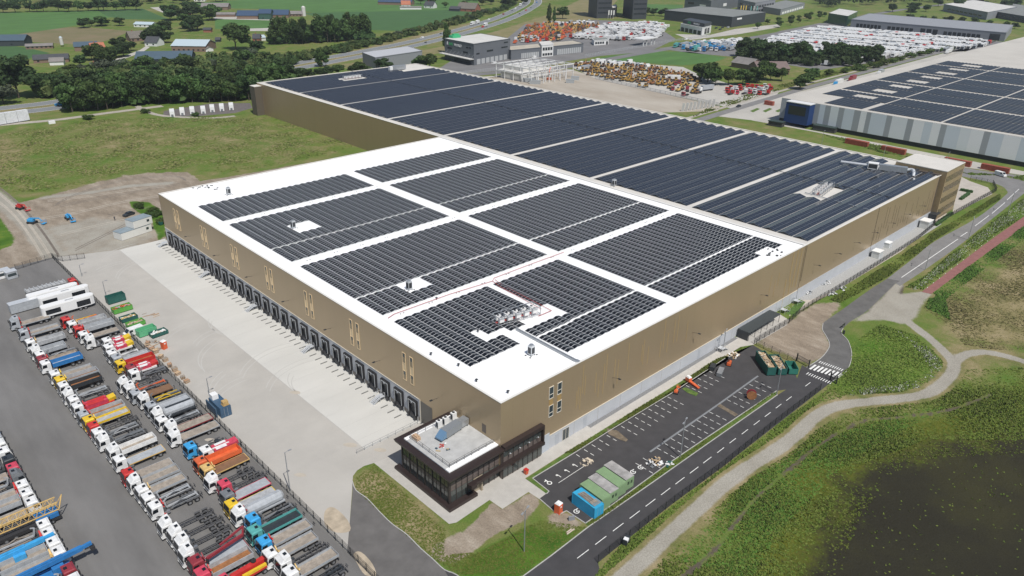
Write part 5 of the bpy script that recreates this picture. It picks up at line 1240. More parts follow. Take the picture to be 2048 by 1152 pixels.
# bicycle shelter, steel stairs, transformer huts by the long wall
t = thing("cycle_shelter", "dark flat roofed cycle shelter against the long wall", "shelter", (88.5, -4.0, 0)); m = MB(); m.box(0,.1,2.45,17,3.6,2.65); m.build("roof", M("shelter_roof", (.045,.055,.06), .5), t)
m = MB(); m.box(-.05,.3,0,.03,3.6,2.45); m.build("side_wall", DARKM, t)
for k in range(6): m = MB(); m.box(.1+k*3.3,.15,0,.2+k*3.3,.25,2.45); m.build("post", DARKM, t)
m = MB()
for k in range(14): m.tube((1+k*1.1,1.2,0),(1+k*1.1,1.2,.8),.04,5); m.tube((1+k*1.1,1.2,.8),(1+k*1.1,2.2,.8),.04,5)
m.build("cycle_rack", STEEL, t)
def stairs(x, y, label, rz=0, L=3.2, hh=1.2, name="steel_stairs"):
    t = thing(name, label, "steel stairs", (x, y, 0), rz); m = MB(); m.box(0,0,hh-.08,1.4,1.6,hh)
    for a, b in ((.05,.05),(1.35,.05),(.05,1.55),(1.35,1.55)): m.bar((a,b,0),(a,b,hh+1.0),.07)
    m.build("landing", STEEL_L, t); n = 6; m = MB()
    for k in range(n): m.box(1.4+k*.3,.1,hh-.2*(k+1),1.7+k*.3,1.5,hh-.2*(k+1)+.05)
    m.build("treads", STEEL_L, t); m = MB()
    for b in (.05,1.55): m.bar((1.4,b,hh+1),(3.2,b,1.0),.05); m.bar((0,b,hh+1),(1.4,b,hh+1),.05); m.bar((3.2,b,0),(3.2,b,1.0),.05); m.bar((1.4,b,hh-.1),(3.2,b,.05),.1)
    m.build("handrail", STEEL_L, t)
for i, y in enumerate((172.2,137.9,105.9,73.9,41.9)):
    stairs(-.9, y-5.33+3.95+ (0.0), "galvanised steel stairs between dock doors, %s from the far end" % ORD[i], math.pi, 3.2, 1.2)
stairs(111, -2.6, "pale steel stairs and cage at the wall end of the grass plot", 0); stairs(119.5, -2.2, "steel stairs by the joint of the two halls", 0); stairs(77.4, -2.8, "white steel stairs with mast beside the long wall", 0)
for u, v, l, s in ((1753,514,"white transformer hut nearest the joint of the path",1.0),(1774,494,"smaller white transformer hut with a tan heap beside it",.8),(1850,455,"larger white transformer hut near the rear office block",1.25)):
    x, y = G(u, v); t = thing("transformer_hut", l, "transformer hut", (x, y, .02), 0); t.scale = (s,)*3
    m = MB(); m.box(-1.7,-1.3,0,1.7,1.3,2.3); m.build("walls", M("hut_white", (.58,.59,.57), .6), t); m = MB(); m.box(-1.85,-1.45,2.3,1.85,1.45,2.5); m.build("roof", WHITEP, t); m = MB(); m.box(-1.5,-1.34,.1,-.1,-1.3,2.1); m.build("door", STEEL_L, t); m = MB(); m.box(.1,-1.34,.1,1.5,-1.3,2.1); m.build("door", STEEL_L, t)
for u, v, l in ((1615,586,"grey pallets of stone beside the steel stairs"),(1650,566,"white wrapped pipe bundles on the gravel strip"),(1665,590,"grey machine parts beside the fence corner"),(1683,577,"small grey bundle leaning at the fence")):
    heap(u, v, 16, 2.0, [STEEL_L, PM('grey'), WHITEP], "material_heap", l, "material heap", .9)
# small gate hut pieces by the yard ramp railing
t = thing("ramp_railing", "thin grey railing along the ramp edge between docks and office", "railing", (0, 26.2, 0)); m = MB()
for z in (.55, 1.05): m.bar((-17,0,z),(-1,0,z),.05)
m.build("rail", STEEL, t)
for k in range(9): m = MB(); m.bar((-17+k*2,0,0),(-17+k*2,0,1.1),.06); m.build("post", STEEL, t)
# litter of the cycle court and yard hut at the far left gate
for u, v, col, l, sz in ((24,556,'silver',"small grey kiosk at the far gate of the lorry yard",(1.5,1.2,2.4)),(4,556,'white',"white site vehicle body cut by the left frame edge",(2.4,1.2,2.6))):
    x, y = G(u, v); t = thing("kiosk" if v and u > 10 else "site_trailer", l, "kiosk" if u > 10 else "trailer", (x, y, .02), .1); m = MB(); m.box(-sz[0],-sz[1],.1,sz[0],sz[1],sz[2]); m.build("walls", PM(col), t); m = MB(); m.box(-sz[0]-.1,-sz[1]-.1,sz[2],sz[0]+.1,sz[1]+.1,sz[2]+.12); m.build("roof", STEEL_L, t); m = MB(); m.box(-sz[0]+.3,-sz[1]-.03,1.0,sz[0]-.3,-sz[1],1.9); m.build("window", DGLASS, t)
# battery containers along the tree line
for i, (u, v) in enumerate(((345,231),(365,228),(385,226),(407,225),(425,222),(444,220),(463,218))):
    x, y = G(u, v); t = thing("battery_container", "white louvred equipment container near the trees, %s of seven from the left" % ORD[i], "container", (x, y, .02), .55, "white equipment containers by the trees")
    m = MB(); m.box(-4.5,-1.3,.2,4.5,1.3,3.2); m.build("casing", WHITEP, t); m = MB()
    for k in range(6): m.box(-4+k*1.4,-1.33,.5,-3.2+k*1.4,-1.3,2.9)
    m.build("louvre", STEEL_L, t)
    t.rotation_euler = (0, 0, math.atan2(*reversed([G(u-2,v-16)[0]-x, G(u-2,v-16)[1]-y])))
    m = MB(); m.box(-5.6,-.6,.1,-4.7,.6,1.6); m.build("cabinet", PM('grey'), t)
patch("equipment_yard", [(325,234),(328,222),(420,207),(500,206),(505,216),(470,226),(400,232)], .012, M("tarmac_brown", (.13,.115,.11), .9, var=.15, scale=.4))
# white panels stack at the left edge, small white box
x, y = G(24,246); t = thing("panel_stack", "long stack of white crates at the left frame edge by the lane", "crates", (x, y, 0), .18)
for k in range(3): m = MB(); m.box(-9+k*6.1,-1.2,.4,-3.1+k*6.1,1.2,6.2); m.build("crate", M("crate_white", (.62,.63,.65), .6, var=.12, scale=1.2), t)
m = MB(); m.box(-9,-1.3,0,9.1,1.3,.4); m.build("base", CHAS, t)
x, y = G(104,247); m = MB(); m.box(-1.6,-1,0,1.6,1,1.5); o = m.build("utility_box", WHITEP); o.location = (x, y, 0); tag(o, "small white utility box alone on the meadow edge", "utility box")
# two dark bins and sign at the road bend
for u, v, l in ((1687,668,"dark litter bin on the inner side of the road bend"),(1686,656,"small dark sign board at the road bend")):
    x, y = G(u, v); t = thing("litter_bin" if 'bin' in l else "sign_board", l, "bin" if 'bin' in l else "sign", (x, y, 0)); m = MB()
    if 'bin' in l: m.tube((0,0,0),(0,0,1.1),.3,10)
    else: m.box(-.8,-.05,.8,.8,.05,1.4); 
    m.build("body", DARKM, t)
    if 'bin' not in l: m = MB(); m.bar((-.6,0,0),(-.6,0,.8),.08); m.bar((.6,0,0),(.6,0,.8),.08); m.build("legs", DARKM, t)
x, y = G(1252,1087); t = thing("barrier_cabinet", "black gate motor cabinet with white stripe at the road fence", "cabinet", (x, y, 0), .3); m = MB(); m.box(-.8,-.4,0,.8,.4,1.3); m.build("cabinet_body", PM('dark'), t); m = MB(); m.box(-.6,-.43,.9,.2,.43,1.33); m.build("stripe", WHITEP, t)
# ------------------------------------------------------------------ far ground: fields, roads, yards
FGR = M("field_green", (.065,.150,.030), .95, var=.16, scale=.02, stretch=(1,3,1))
FGR2 = M("field_green_dark", (.045,.110,.028), .95, var=.14, scale=.03, stretch=(1,4,1))
FST = M("field_straw", (.135,.13,.05), .95, col2=(.20,.155,.085), scale=.03)
VST = M("verge_straw", (.155,.15,.05), .95, col2=(.24,.195,.10), scale=.05, det=8)
CYD = M("yard_concrete_far", (.42,.40,.36), .9, var=.10, scale=.04, det=8)
AYD = M("yard_asphalt_far", (.17,.165,.165), .9, var=.12, scale=.05)
HWY = M("highway_asphalt", (.19,.20,.205), .85, var=.05, scale=.1)
DRT = M("building_site_dirt", (.31,.265,.21), .95, col2=(.42,.38,.32), scale=.06, det=10, stretch=(1,.35,1))
patch("field", [(-160,26),(60,25),(195,21),(240,30),(165,48),(130,55),(60,67),(18,71),(-160,76)], .02, FGR)
patch("field", [(195,21),(285,17),(340,40),(240,38),(215,33)], .03, FGR2)
patch("field", [(18,71),(130,55),(165,54),(262,62),(225,78),(180,90),(60,84)], .03, FST)
patch("field", [(350,8),(540,-4),(800,-40),(980,-40),(950,16),(880,22),(760,30),(640,28),(600,20),(470,17)], .02, FGR)
patch("field", [(600,26),(935,19),(955,30),(900,44),(800,62),(740,60),(700,48)], .03, FGR2)
patch("field", [(430,38),(548,40),(540,56),(500,60),(430,58)], .03, FGR)
patch("field", [(1200,115),(1298,102),(1380,104),(1454,115),(1430,124),(1366,131),(1272,125),(1215,122)], .03, FGR)
patch("field", [(1290,8),(1366,10),(1364,30),(1300,26)], .03, FGR)
patch("field", [(-60,79),(55,96),(100,106),(40,122),(-60,116)], .03, FGR2)
patch("highway_verge", [(640,134),(700,127),(890,92),(1000,60),(1100,28),(1180,-10),(1245,-10),(1195,42),(1120,62),(1000,82),(870,108),(730,137)], .02, VST)
patch("highway_verge", [(-60,232),(0,213),(130,198),(135,207),(-60,245)], .015, VST)
patch("highway_verge", [(520,138),(640,118),(800,78),(900,56),(960,40),(960,60),(800,102),(640,134)], .012, VST)
HW = smooth([(-400,470),(-120,455),(10,448),(44,449),(120,466),(211,487),(248,498),(373,540),(500,600),(619,668),(740,752),(846,838),(960,960),(1100,1130)], 6)
def offs(P, d):
    out = []
    for i, p in enumerate(P):
        a, b = P[max(0,i-1)], P[min(len(P)-1,i+1)]; dx, dy = b[0]-a[0], b[1]-a[1]; l = math.hypot(dx, dy); out.append((p[0]-dy/l*d, p[1]+dx/l*d))
    return out
for d in (9.5, -9.5): structure(ribbon(offs(HW, d), 12.5, .05).build("highway", HWY))
mbk = MB()
for d in (15.2, 3.6, -3.6, -15.2):
    q = ribbon(offs(HW, d), .35, .07); n0 = len(mbk.v); mbk.v += q.v; mbk.f += [tuple(i+n0 for i in f) for f in q.f]; mbk.m += q.m
structure(mbk.build("highway_edge_lines", WHITE))
structure(ribbon(GP(smooth([(880,153),(940,150),(1020,143),(1140,133),(1210,120),(1280,107),(1400,88),(1500,76),(1600,58),(1700,38),(1800,20),(1950,2)], 4)), 11, .05).build("boulevard", AYD))
structure(ribbon(GP(smooth([(900,160),(1000,152),(1100,142)], 3)), 5, .05).build("footway", CYD))
structure(ribbon(GP(smooth([(-60,258),(0,250),(110,240),(200,228),(325,212)], 4)), 5.5, .04).build("farm_lane", M("lane_sand", (.36,.33,.28), .95, var=.1, scale=.3)))
structure(ribbon(GP(smooth([(275,212),(290,222),(330,232),(420,236),(470,232)], 3)), 3.5, .03).build("farm_lane", M("lane_sand",(0,0,0))))
structure(ribbon(GP([(1380,246),(1444,226),(1600,179),(1760,136),(1924,93),(1990,76)]), 6.5, .06).build("service_road", ASPH3))
structure(ribbon(GP([(1370,238),(1440,217),(1600,171),(1760,130),(1924,88)]), 3.0, .05).build("sandy_lane", M("lane_sand",(0,0,0))))
patch("site_ground", [(985,158),(1060,146),(1140,138),(1200,157),(1300,181),(1440,212),(1436,222),(1300,226),(1240,220),(1050,177)], .03, DRT)
patch("machine_yard", [(1130,128),(1180,122),(1260,123),(1290,128),(1366,134),(1400,150),(1460,168),(1560,182),(1550,194),(1480,222),(1440,211),(1300,181),(1190,157)], .035, CYD)
patch("dealer_yard", [(870,142),(905,120),(1010,80),(1050,48),(1190,40),(1300,44),(1352,78),(1300,103),(1200,112),(1100,128),(1020,140),(900,150)], .03, AYD)
patch("lorry_park", [(1316,97),(1400,84),(1500,74),(1520,106),(1460,113),(1380,106)], .03, AYD)
patch("van_park", [(1480,88),(1560,62),(1640,46),(1700,52),(2010,84),(1990,100),(1900,104),(1800,118),(1640,140),(1500,118)], .03, AYD)
patch("depot_yard", [(1440,226),(1600,183),(1760,141),(1900,103),(2000,80),(1860,126),(1600,200),(1578,232),(1610,258),(1745,284),(2060,345),(2060,352),(1930,335),(1800,302),(1640,266),(1500,240),(1430,232)], .03, CYD)
patch("plaza", [(1350,68),(1420,70),(1470,58),(1560,48),(1560,54),(1480,68),(1380,80)], .03, CYD)
for u in (1500,1525,1550): patch("grass_island", [(u,222),(u+14,216),(u+20,218),(u+6,225)], .05, VERGE)
patch("farm_track", [(222,122),(280,100),(292,92),(300,94),(286,104),(232,124)], .05, CYD)
patch("farm_track", [(300,15),(320,14),(350,28),(352,32),(342,32)], .05, CYD)
patch("farm_yard", [(420,30),(560,38),(545,41),(430,38)], .05, CYD)
patch("farm_yard", [(500,57),(538,56),(538,62),(500,62)], .05, CYD)
# ------------------------------------------------------------------ far buildings
def vec(a, b): return (b[0]-a[0], b[1]-a[1])
def bld(label, p0, p1, p2, h, wall, roof, wins=(), windows=None, par=True, cat="building", name="commercial_building", z0=0, rim=None):
    A, B, C = G(*p0), G(*p1), G(*p2); D = (A[0]+C[0]-B[0], A[1]+C[1]-B[1])
    t = thing(name, label, cat, (B[0], B[1], 0)); P = [(x-B[0], y-B[1]) for x, y in (A, B, C, D)]
    m = MB(); m.prism(P, z0, h); m.build("wall", wall, t)
    cx, cy = sum(p[0] for p in P)/4, sum(p[1] for p in P)/4
    m = MB(); m.prism([(cx+(x-cx)*.985, cy+(y-cy)*.985) for x, y in P], h+.003, h+.25); r = m.build("roof", roof, t)
    m = MB()
    for i in range(4): a, b = P[i], P[(i+1)%4]; m.bar((a[0],a[1],h+.2), (b[0],b[1],h+.2), .5, .5)
    m.build("roof_edge", rim or wall, r)
    for face, f0, f1, zb, zt, n, mat_, nm in wins:
        a, b = P[face], P[(face+1)%4]; L = math.hypot(b[0]-a[0], b[1]-a[1]); ux, uy = (b[0]-a[0])/L, (b[1]-a[1])/L
        nx_, ny_ = uy, -ux
        if (cx-a[0])*nx_+(cy-a[1])*ny_ > 0: nx_, ny_ = -nx_, -ny_
        s0, s1 = f0*L, f1*L; st = (s1-s0)/n
        for k in range(n):
            u0, u1 = s0+k*st+st*.12, s0+(k+1)*st-st*.12; m = MB()
            q = [(a[0]+ux*u0+nx_*.02, a[1]+uy*u0+ny_*.02), (a[0]+ux*u1+nx_*.02, a[1]+uy*u1+ny_*.02), (a[0]+ux*u1+nx_*.14, a[1]+uy*u1+ny_*.14), (a[0]+ux*u0+nx_*.14, a[1]+uy*u0+ny_*.14)]
            m.prism(q, zb, zt); m.build(nm, mat_, t)
    return t, P
GW = M("grey_sheet_wall", (.13,.14,.155), .55, var=.05, scale=.2); GWD = M("anthracite_wall", (.045,.05,.058), .55, var=.05, scale=.2); GRF = M("grey_flat_roof", (.20,.21,.20), .9, var=.08, scale=.1)
LRF = M("light_flat_roof", (.55,.54,.51), .85, var=.08, scale=.1); WW = M("white_wall", (.66,.66,.65), .6); GREENG = M("green_glass", (.03,.09,.07), .12, spec=.8); WINL = M("lattice_white_door", (.42,.43,.43), .5); WIND = M("window_dark", (.02,.025,.03), .15)
t, P = bld("tall grey building with green logo beyond the rear hall", (890,118), (948,131), (1020,118), 17, GW, LRF,
    ((1,.06,.92,.3,4.6,7,WINL,"lattice_door"), (1,.05,.16,8.4,9.6,1,WIND,"window"), (1,.32,.54,9.2,10.6,1,WIND,"window"), (1,.72,.95,10.4,11.4,1,WIND,"window"), (1,.80,.95,14.2,15.2,1,WIND,"window"),
     (0,.08,.28,9.5,10.8,1,WIND,"window"), (0,.62,.82,8.5,9.8,1,WIND,"window"), (0,.74,.92,13,14,2,WIND,"window"), (0,.25,.98,.1,4.4,1,GWD,"glass_front")))
A0, B0 = P[0], P[1]; L = math.hypot(B0[0]-A0[0], B0[1]-A0[1]); ux, uy = (B0[0]-A0[0])/L, (B0[1]-A0[1])/L; nx_, ny_ = uy, -ux
if nx_*(P[2][0]-B0[0])+ny_*(P[2][1]-B0[1]) > 0: nx_, ny_ = -nx_, -ny_
m = MB(); q = [(A0[0]-ux*3+nx_*o, A0[1]-uy*3+ny_*o) for o in (0,4.5)]; q2 = [(B0[0]+nx_*o, B0[1]+ny_*o) for o in (4.5,0)]
m.prism(q+q2, 4.8, 5.3); m.build("canopy", LRF, t)
m = MB()
for k in range(9): f = k/8; x, y = A0[0]+(B0[0]-A0[0])*f, A0[1]+(B0[1]-A0[1])*f; m.bar((x+nx_*.05,y+ny_*.05,8.6), (x+nx_*4,y+ny_*4,5.3), .12)
m.build("canopy_stay", STEEL, t)
def signtext(txt, parent, x, y, z, size, ux, uy, mat_, nm="sign_lettering"):
    cu = bpy.data.curves.new(nm, 'FONT'); cu.body = txt; cu.size = size; cu.extrude = .06; cu.resolution_u = 2
    tmp = bpy.data.objects.new(nm, cu); COL.objects.link(tmp); dg = bpy.context.evaluated_depsgraph_get()
    me = bpy.data.meshes.new_from_object(tmp.evaluated_get(dg)); bpy.data.objects.remove(tmp)
    me.materials.clear(); me.materials.append(mat_)
    o = bpy.data.objects.new(nm, me); COL.objects.link(o); o.parent = parent; o.location = (x, y, z)
    o.rotation_euler = (math.pi/2, 0, math.atan2(uy, ux)); return o
GS = M("sign_green", (.03,.42,.12), .5); WS = M("sign_white", (.80,.80,.80), .5)
signtext("BAS", t, A0[0]+ux*L*.16+nx_*.15, A0[1]+uy*L*.16+ny_*.15, 12.6, 3.4, ux, uy, GS)
signtext("WORLD", t, A0[0]+ux*L*.34+nx_*.15, A0[1]+uy*L*.34+ny_*.15, 12.6, 3.0, ux, uy, WS)
m = MB(); bx, by = A0[0]+ux*L*.11+nx_*.2, A0[1]+uy*L*.11+ny_*.2; m.hexa([(bx-ux*1.2,by-uy*1.2,12.8),(bx+ux*1.0,by+uy*1.0,12.8),(bx+ux*1.0+nx_*.1,by+uy*1.0+ny_*.1,12.8),(bx-ux*1.2+nx_*.1,by-uy*1.2+ny_*.1,12.8),(bx-ux*.6,by-uy*.6,15.4),(bx+ux*.4,by+uy*.4,15.4),(bx+ux*.4+nx_*.1,by+uy*.4+ny_*.1,15.4),(bx-ux*.6+nx_*.1,by-uy*.6+ny_*.1,15.4)]); m.build("sign_emblem", WS, t)
m = MB(); gx0, gy0 = A0[0]+8, A0[1]-1; m.box(gx0-2, gy0-3, 17.3, gx0+7, gy0+2, 19.4); m.box(gx0, gy0-2, 19.4, gx0+6, gy0+1, 20.6); m.build("green_vehicle_display", M("mint_display", (.05,.40,.18), .5), t)
bld("low grey workshop wing with white lattice doors right of the green logo building", (1004,113), (1022,120), (1166,105), 8, GW, M("wing_roof_tan", (.42,.38,.31), .9, var=.1, scale=.1), ((1,.13,.37,.3,4.8,10,WINL,"lattice_door"), (1,.62,.97,.3,5.2,12,WINL,"lattice_door")))
bld("small white and black office cube set in the grey workshop wing", (1078,107), (1083,114), (1106,112), 10, WW, LRF, ((1,.06,.94,1.0,3.0,4,WIND,"window"), (1,.06,.94,5.5,8,4,WIND,"window")))
bld("pale roofed grey shed peeping over the left end of the rear hall", (726,128), (752,139), (845,124), 9, M("shed_grey", (.24,.25,.27), .6), M("shed_roof_grey", (.42,.43,.45), .8))
bld("left dark office tower cut by the top frame edge", (1176,31), (1193,37), (1222,36), 66, GWD, GRF, ((1,.08,.95,6,8,9,WIND,"window"),(1,.08,.95,12,14,9,WIND,"window"),(1,.08,.95,18,20,9,WIND,"window"),(1,.08,.95,24,26,9,WIND,"window"),(1,.08,.95,30,32,9,WIND,"window"),(1,.08,.95,36,38,9,WIND,"window")), name="office_tower", cat="tower")
bld("right dark office tower cut by the top frame edge", (1245,32), (1264,39), (1292,38), 66, GWD, GRF, ((1,.08,.95,6,8,9,WIND,"window"),(1,.08,.95,12,14,9,WIND,"window"),(1,.08,.95,18,20,9,WIND,"window"),(1,.08,.95,24,26,9,WIND,"window"),(1,.08,.95,30,32,9,WIND,"window"),(1,.08,.95,36,38,9,WIND,"window")), name="office_tower", cat="tower")
bld("small black block at the foot of the left dark tower", (1222,30), (1224,36), (1233,33), 12, GWD, LRF)
bld("white gate office with a row of dark windows in the dealer yard", (1183,86), (1188,91), (1217,89), 4.5, WW, GRF, ((1,.05,.7,1.2,3.2,4,WIND,"window"), (1,.8,.97,.2,3.2,1,WIND,"door")))
t, P = bld("black and white showroom with slanted white fascia", (1360,62), (1403,71), (1421,66), 8, WW, GRF, ((0,.02,.98,.2,4.6,5,WIND,"shop_window"), (1,.25,.85,.8,6.6,2,WIND,"shop_window")))
A0, B0 = P[0], P[1]; L = math.hypot(B0[0]-A0[0], B0[1]-A0[1]); ux, uy = (B0[0]-A0[0])/L, (B0[1]-A0[1])/L
m = MB(); m.prism([(A0[0]*.8+P[3][0]*.2,A0[1]*.8+P[3][1]*.2),(B0[0]*.8+P[2][0]*.2,B0[1]*.8+P[2][1]*.2),(P[2][0],P[2][1]),(P[3][0],P[3][1])], 8.3, 12.2); m.build("upper_storey", GWD, t)
sx, sy = A0[0]*.8+P[3][0]*.2+uy*.3, A0[1]*.8+P[3][1]*.2-ux*.3
signtext("BAS", t, sx+ux*L*.25, sy+uy*L*.25, 9.0, 3.4, ux, uy, GS); signtext("WORLD", t, sx+ux*L*.52, sy+uy*L*.52, 9.0, 3.2, ux, uy, WS)
bld("very wide black flat roofed hall behind the black and white showroom", (1328,40), (1462,55), (1529,44), 12, GWD, GRF, ((1,.12,.3,8,10,1,WS,"sign_panel"),), rim=GW)
bld("grey showroom with white arch entrance at the top edge", (1368,18), (1420,24), (1478,14), 16, GW, LRF, ((0,.1,.4,8,11,1,WIND,"window"),(0,.55,.85,.2,9,1,WS,"arch_entrance"),(1,.4,.55,5,9,1,WS,"sign_panel")))
bld("grey office block with square windows at the top edge", (1474,20), (1508,28), (1548,20), 15, M("block_grey2", (.24,.25,.27), .6), GRF, ((1,.05,.95,2,5,7,WIND,"window"),(1,.05,.95,8,11,7,WIND,"window"),(0,.1,.9,2,5,4,WIND,"window"),(0,.1,.9,8,11,4,WIND,"window")))
bld("low long building with brick end and pale columns at the top edge", (1520,24), (1560,31), (1608,17), 8, M("block_grey2",(0,0,0)), GRF, ((1,.05,.95,1,4,9,WS,"column"),))
bld("green glass pavilion with a flat pale roof left of the van park", (1654,46), (1692,53), (1712,42), 12, GREENG, LRF, ((0,.02,.98,1,10,8,GREENG,"glass_panel"),(1,.05,.95,1,10,5,GREENG,"glass_panel")))
bld("long grey service hall with a row of dark doors behind the van park", (1700,54), (2008,83), (2022,66), 9, M("block_grey2",(0,0,0)), M("service_roof", (.27,.28,.30), .7, var=.06, scale=.2), ((0,.04,.22,.3,5,7,WIND,"roller_door"),(0,.26,.44,.3,5,6,WIND,"roller_door"),(0,.48,.60,.3,6,3,WIND,"roller_door"),(0,.63,.86,.3,5,8,WIND,"roller_door"),(0,.9,.98,.3,7,1,WIND,"roller_door")))
bld("pale roofed hall among trees near the top right corner", (1885,22), (1972,40), (2030,28), 10, M("block_grey2",(0,0,0)), LRF, ((0,.1,.9,3,5,8,WIND,"window"),))
bld("dark low hall at the top right corner", (1960,30), (2060,48), (2100,30), 8, GWD, GRF, ((0,.1,.9,3,5,7,WIND,"window"),))
# brown barns near the small field
def gable(label, p0, p1, depth, hw, hr, wall, roof, name="farm_building", cat="farm building", wins=0, over=.5, chim=False):
    A, B = G(*p0), G(*p1); an = math.atan2(B[1]-A[1], B[0]-A[0]); L = math.hypot(B[0]-A[0], B[1]-A[1])
    t = thing(name, label, cat, (A[0], A[1], 0), an); m = MB(); y1 = depth
    m.hexa([(0,0,0),(L,0,0),(L,y1,0),(0,y1,0),(0,0,hw),(L,0,hw),(L,y1,hw),(0,y1,hw)])
    for x in (0, L-.2): i = len(m.v); m.v += [(x,0,hw),(x,y1,hw),(x,y1/2,hr),(x+.2,0,hw),(x+.2,y1,hw),(x+.2,y1/2,hr)]; m.f += [(i,i+1,i+2),(i+5,i+4,i+3),(i,i+2,i+5,i+3),(i+1,i+4,i+5,i+2)]; m.m += [0]*4
    m.build("wall", wall, t); m = MB(); s = (hr-hw)/(y1/2); o = over
    m.hexa([(-o,-o,hw-s*o+.02),(L+o,-o,hw-s*o+.02),(L+o,y1/2,hr+.02),(-o,y1/2,hr+.02),(-o,-o,hw-s*o+.25),(L+o,-o,hw-s*o+.25),(L+o,y1/2,hr+.25),(-o,y1/2,hr+.25)])
    m.hexa([(-o,y1/2+.002,hr+.02),(L+o,y1/2+.002,hr+.02),(L+o,y1+o,hw-s*o+.02),(-o,y1+o,hw-s*o+.02),(-o,y1/2+.002,hr+.25),(L+o,y1/2+.002,hr+.25),(L+o,y1+o,hw-s*o+.25),(-o,y1+o,hw-s*o+.25)])
    r = m.build("roof", roof, t)
    if chim: m = MB(); m.box(L*.3,y1/2-.4,hr-.5,L*.3+.8,y1/2+.4,hr+1.2); m.build("chimney", M("brick_red", (.27,.11,.07), .85), r)
    for k in range(wins):
        x = L*(k+.3)/wins; m = MB(); m.box(x,-.05,1.0,x+min(1.6,L/wins*.45),-.01,2.3); m.build("window", WIND, t)
    return t
BRK = M("brick_red", (.27,.11,.07), .85); BRB = M("brick_brown", (.20,.135,.10), .85); TLD = M("tile_dark", (.055,.058,.065), .8, var=.12, scale=.5); TLR = M("tile_orange", (.38,.14,.08), .85, var=.15, scale=.5)
TBL = M("sheet_blue_grey", (.07,.105,.135), .5, var=.06, scale=.3); TGR = M("fibre_cement", (.20,.185,.175), .9, var=.12, scale=.2); TWH = M("sheet_white_blue", (.42,.50,.54), .6); THA = M("thatch", (.15,.135,.115), .95, var=.2, scale=1); DWD = M("dark_timber", (.035,.045,.05), .8); GRD = M("green_sheet", (.03,.08,.06), .6)
PVR = M("roof_panels_blue", (.055,.085,.14), .3)
gable("grey brown barn roof left of the two beyond the machine yard", (1462,134), (1500,140), 16, 4, 8, BRB, TGR)
gable("brown roofed barn right of the two beyond the machine yard", (1515,150), (1578,150), 20, 5, 9, BRB, M("sheet_brown", (.17,.125,.115), .8, var=.08, scale=.3), wins=3)
FARM = [("long dark blue barn with a pale ridge light behind the tree belt",(272,133),(384,131),22,5.5,10,DWD,TBL,0,0),("low blue lean-to left in front of the long dark blue barn",(258,142),(294,142),10,3,5,DWD,TBL,0,0),
 ("brown hall with white edged roof right of the farm track",(344,103),(412,104),26,5,9,BRB,TWH,7,0),("dark blue roofed barn with brick doors at the left frame edge",(-30,93),(50,92),20,5,9,DWD,TBL,2,0),("long low brown shed right of the dark barn at the left edge",(52,99),(106,97),9,2.6,4.2,BRB,TGR,6,0),
 ("blue grey roofed shed behind the orange roofed house",(150,103),(196,101),16,4,7,BRB,TBL,0,0),("orange roofed farmhouse among trees",(186,108),(213,106),11,4,8.5,BRK,TLR,3,1),("long dark tiled shed below the meadow",(68,127),(138,124),10,3,6,BRB,TLD,3,0),("pale walled shed next to the long dark tiled shed",(100,131),(128,130),8,3,5.4,WW,TGR,0,0),
 ("small brick house with white gable and dark roof in the trees",(184,149),(204,148),8,4,8,BRK,TLD,2,1),("thatched farmhouse beside the sandy farm track",(262,84),(292,82),16,3.5,9,BRB,THA,3,1),("pale blue glasshouse roof behind the thatched farmhouse",(268,54),(304,55),12,3,5,WW,TWH,4,0),
 ("grey hipped house beside the farm track",(290,92),(314,93),12,3.5,8,WW,TLD,2,0),("tiny orange house at the far left of the green field",(366,30),(380,30),8,4,8,BRK,TLR,2,1),("tan shed under trees near the top left",(366,42),(386,43),9,3,5,M("sand_panel",(0,0,0)),TWH,0,0),
 ("left panel roofed barn of the far farm",(474,38),(516,38),22,4,9,BRB,PVR,0,0),("green fronted middle barn of the far farm",(518,39),(542,39),24,7,11,GRD,PVR,1,0),("right panel roofed barn of the far farm",(545,36),(577,36),20,4,9,BRB,PVR,0,0),("low brown shed at the right end of the far farm",(578,33),(604,33),16,3,6,BRB,TGR,4,0),
 ("long grey barn at the left end of the far farm",(402,20),(456,20),24,4,8,BRB,TGR,0,0),("low dark shed between the far barns",(424,34),(470,34),12,3,5,BRB,TGR,0,0),("small pitched cottage right of the big round tree",(506,84),(520,84),10,3.5,7,BRK,TLD,1,1),("pale shed right behind the small pitched cottage",(520,82),(532,81),8,3,5,WW,TWH,0,0),
 ("small red hut at the edge of the left trees",(407,65),(422,65),8,2.8,4.5,BRK,TLD,0,0),("tiny dark hut on the meadow by the round tree",(431,84),(440,84),6,2.2,4,DWD,TLD,0,0),("thatched shed beside garden at left of the round tree",(398,102),(412,104),8,2.5,4,WW,TGR,0,0),
 ("panel roofed barn at the top edge above the green field",(756,9),(822,11),18,4,8,BRB,PVR,0,0),("pink tiled house at the left of the top hamlet",(803,15),(821,15),12,4,9,WW,TLR,2,1),("white house with grey roof in the top hamlet",(848,16),(866,17),12,4,9,WW,TLD,2,1),("long pale wall shed in front of the top hamlet",(800,19),(843,19),7,3,4,WW,TGR,0,0),
 ("large thatched farmhouse of the top hamlet",(914,22),(950,24),18,4,11,BRK,THA,3,1),("dark shed beside the large thatched farmhouse",(898,22),(918,23),14,3,6,DWD,TLD,0,0),
 ("white house behind trees at the top edge",(388,3),(410,3),12,5,9,WW,TLD,3,1),("orange roofed house at the very top edge",(420,-2),(438,-2),12,5,9,BRK,TLR,2,1)]
for l, p0, p1, d, hw, hr, wl, rf_, wn, ch in FARM: gable(l, p0, p1, d, hw, hr, wl, rf_, name="farm_building" if not ch else "house", cat="farm building" if not ch else "house", wins=wn, chim=bool(ch))
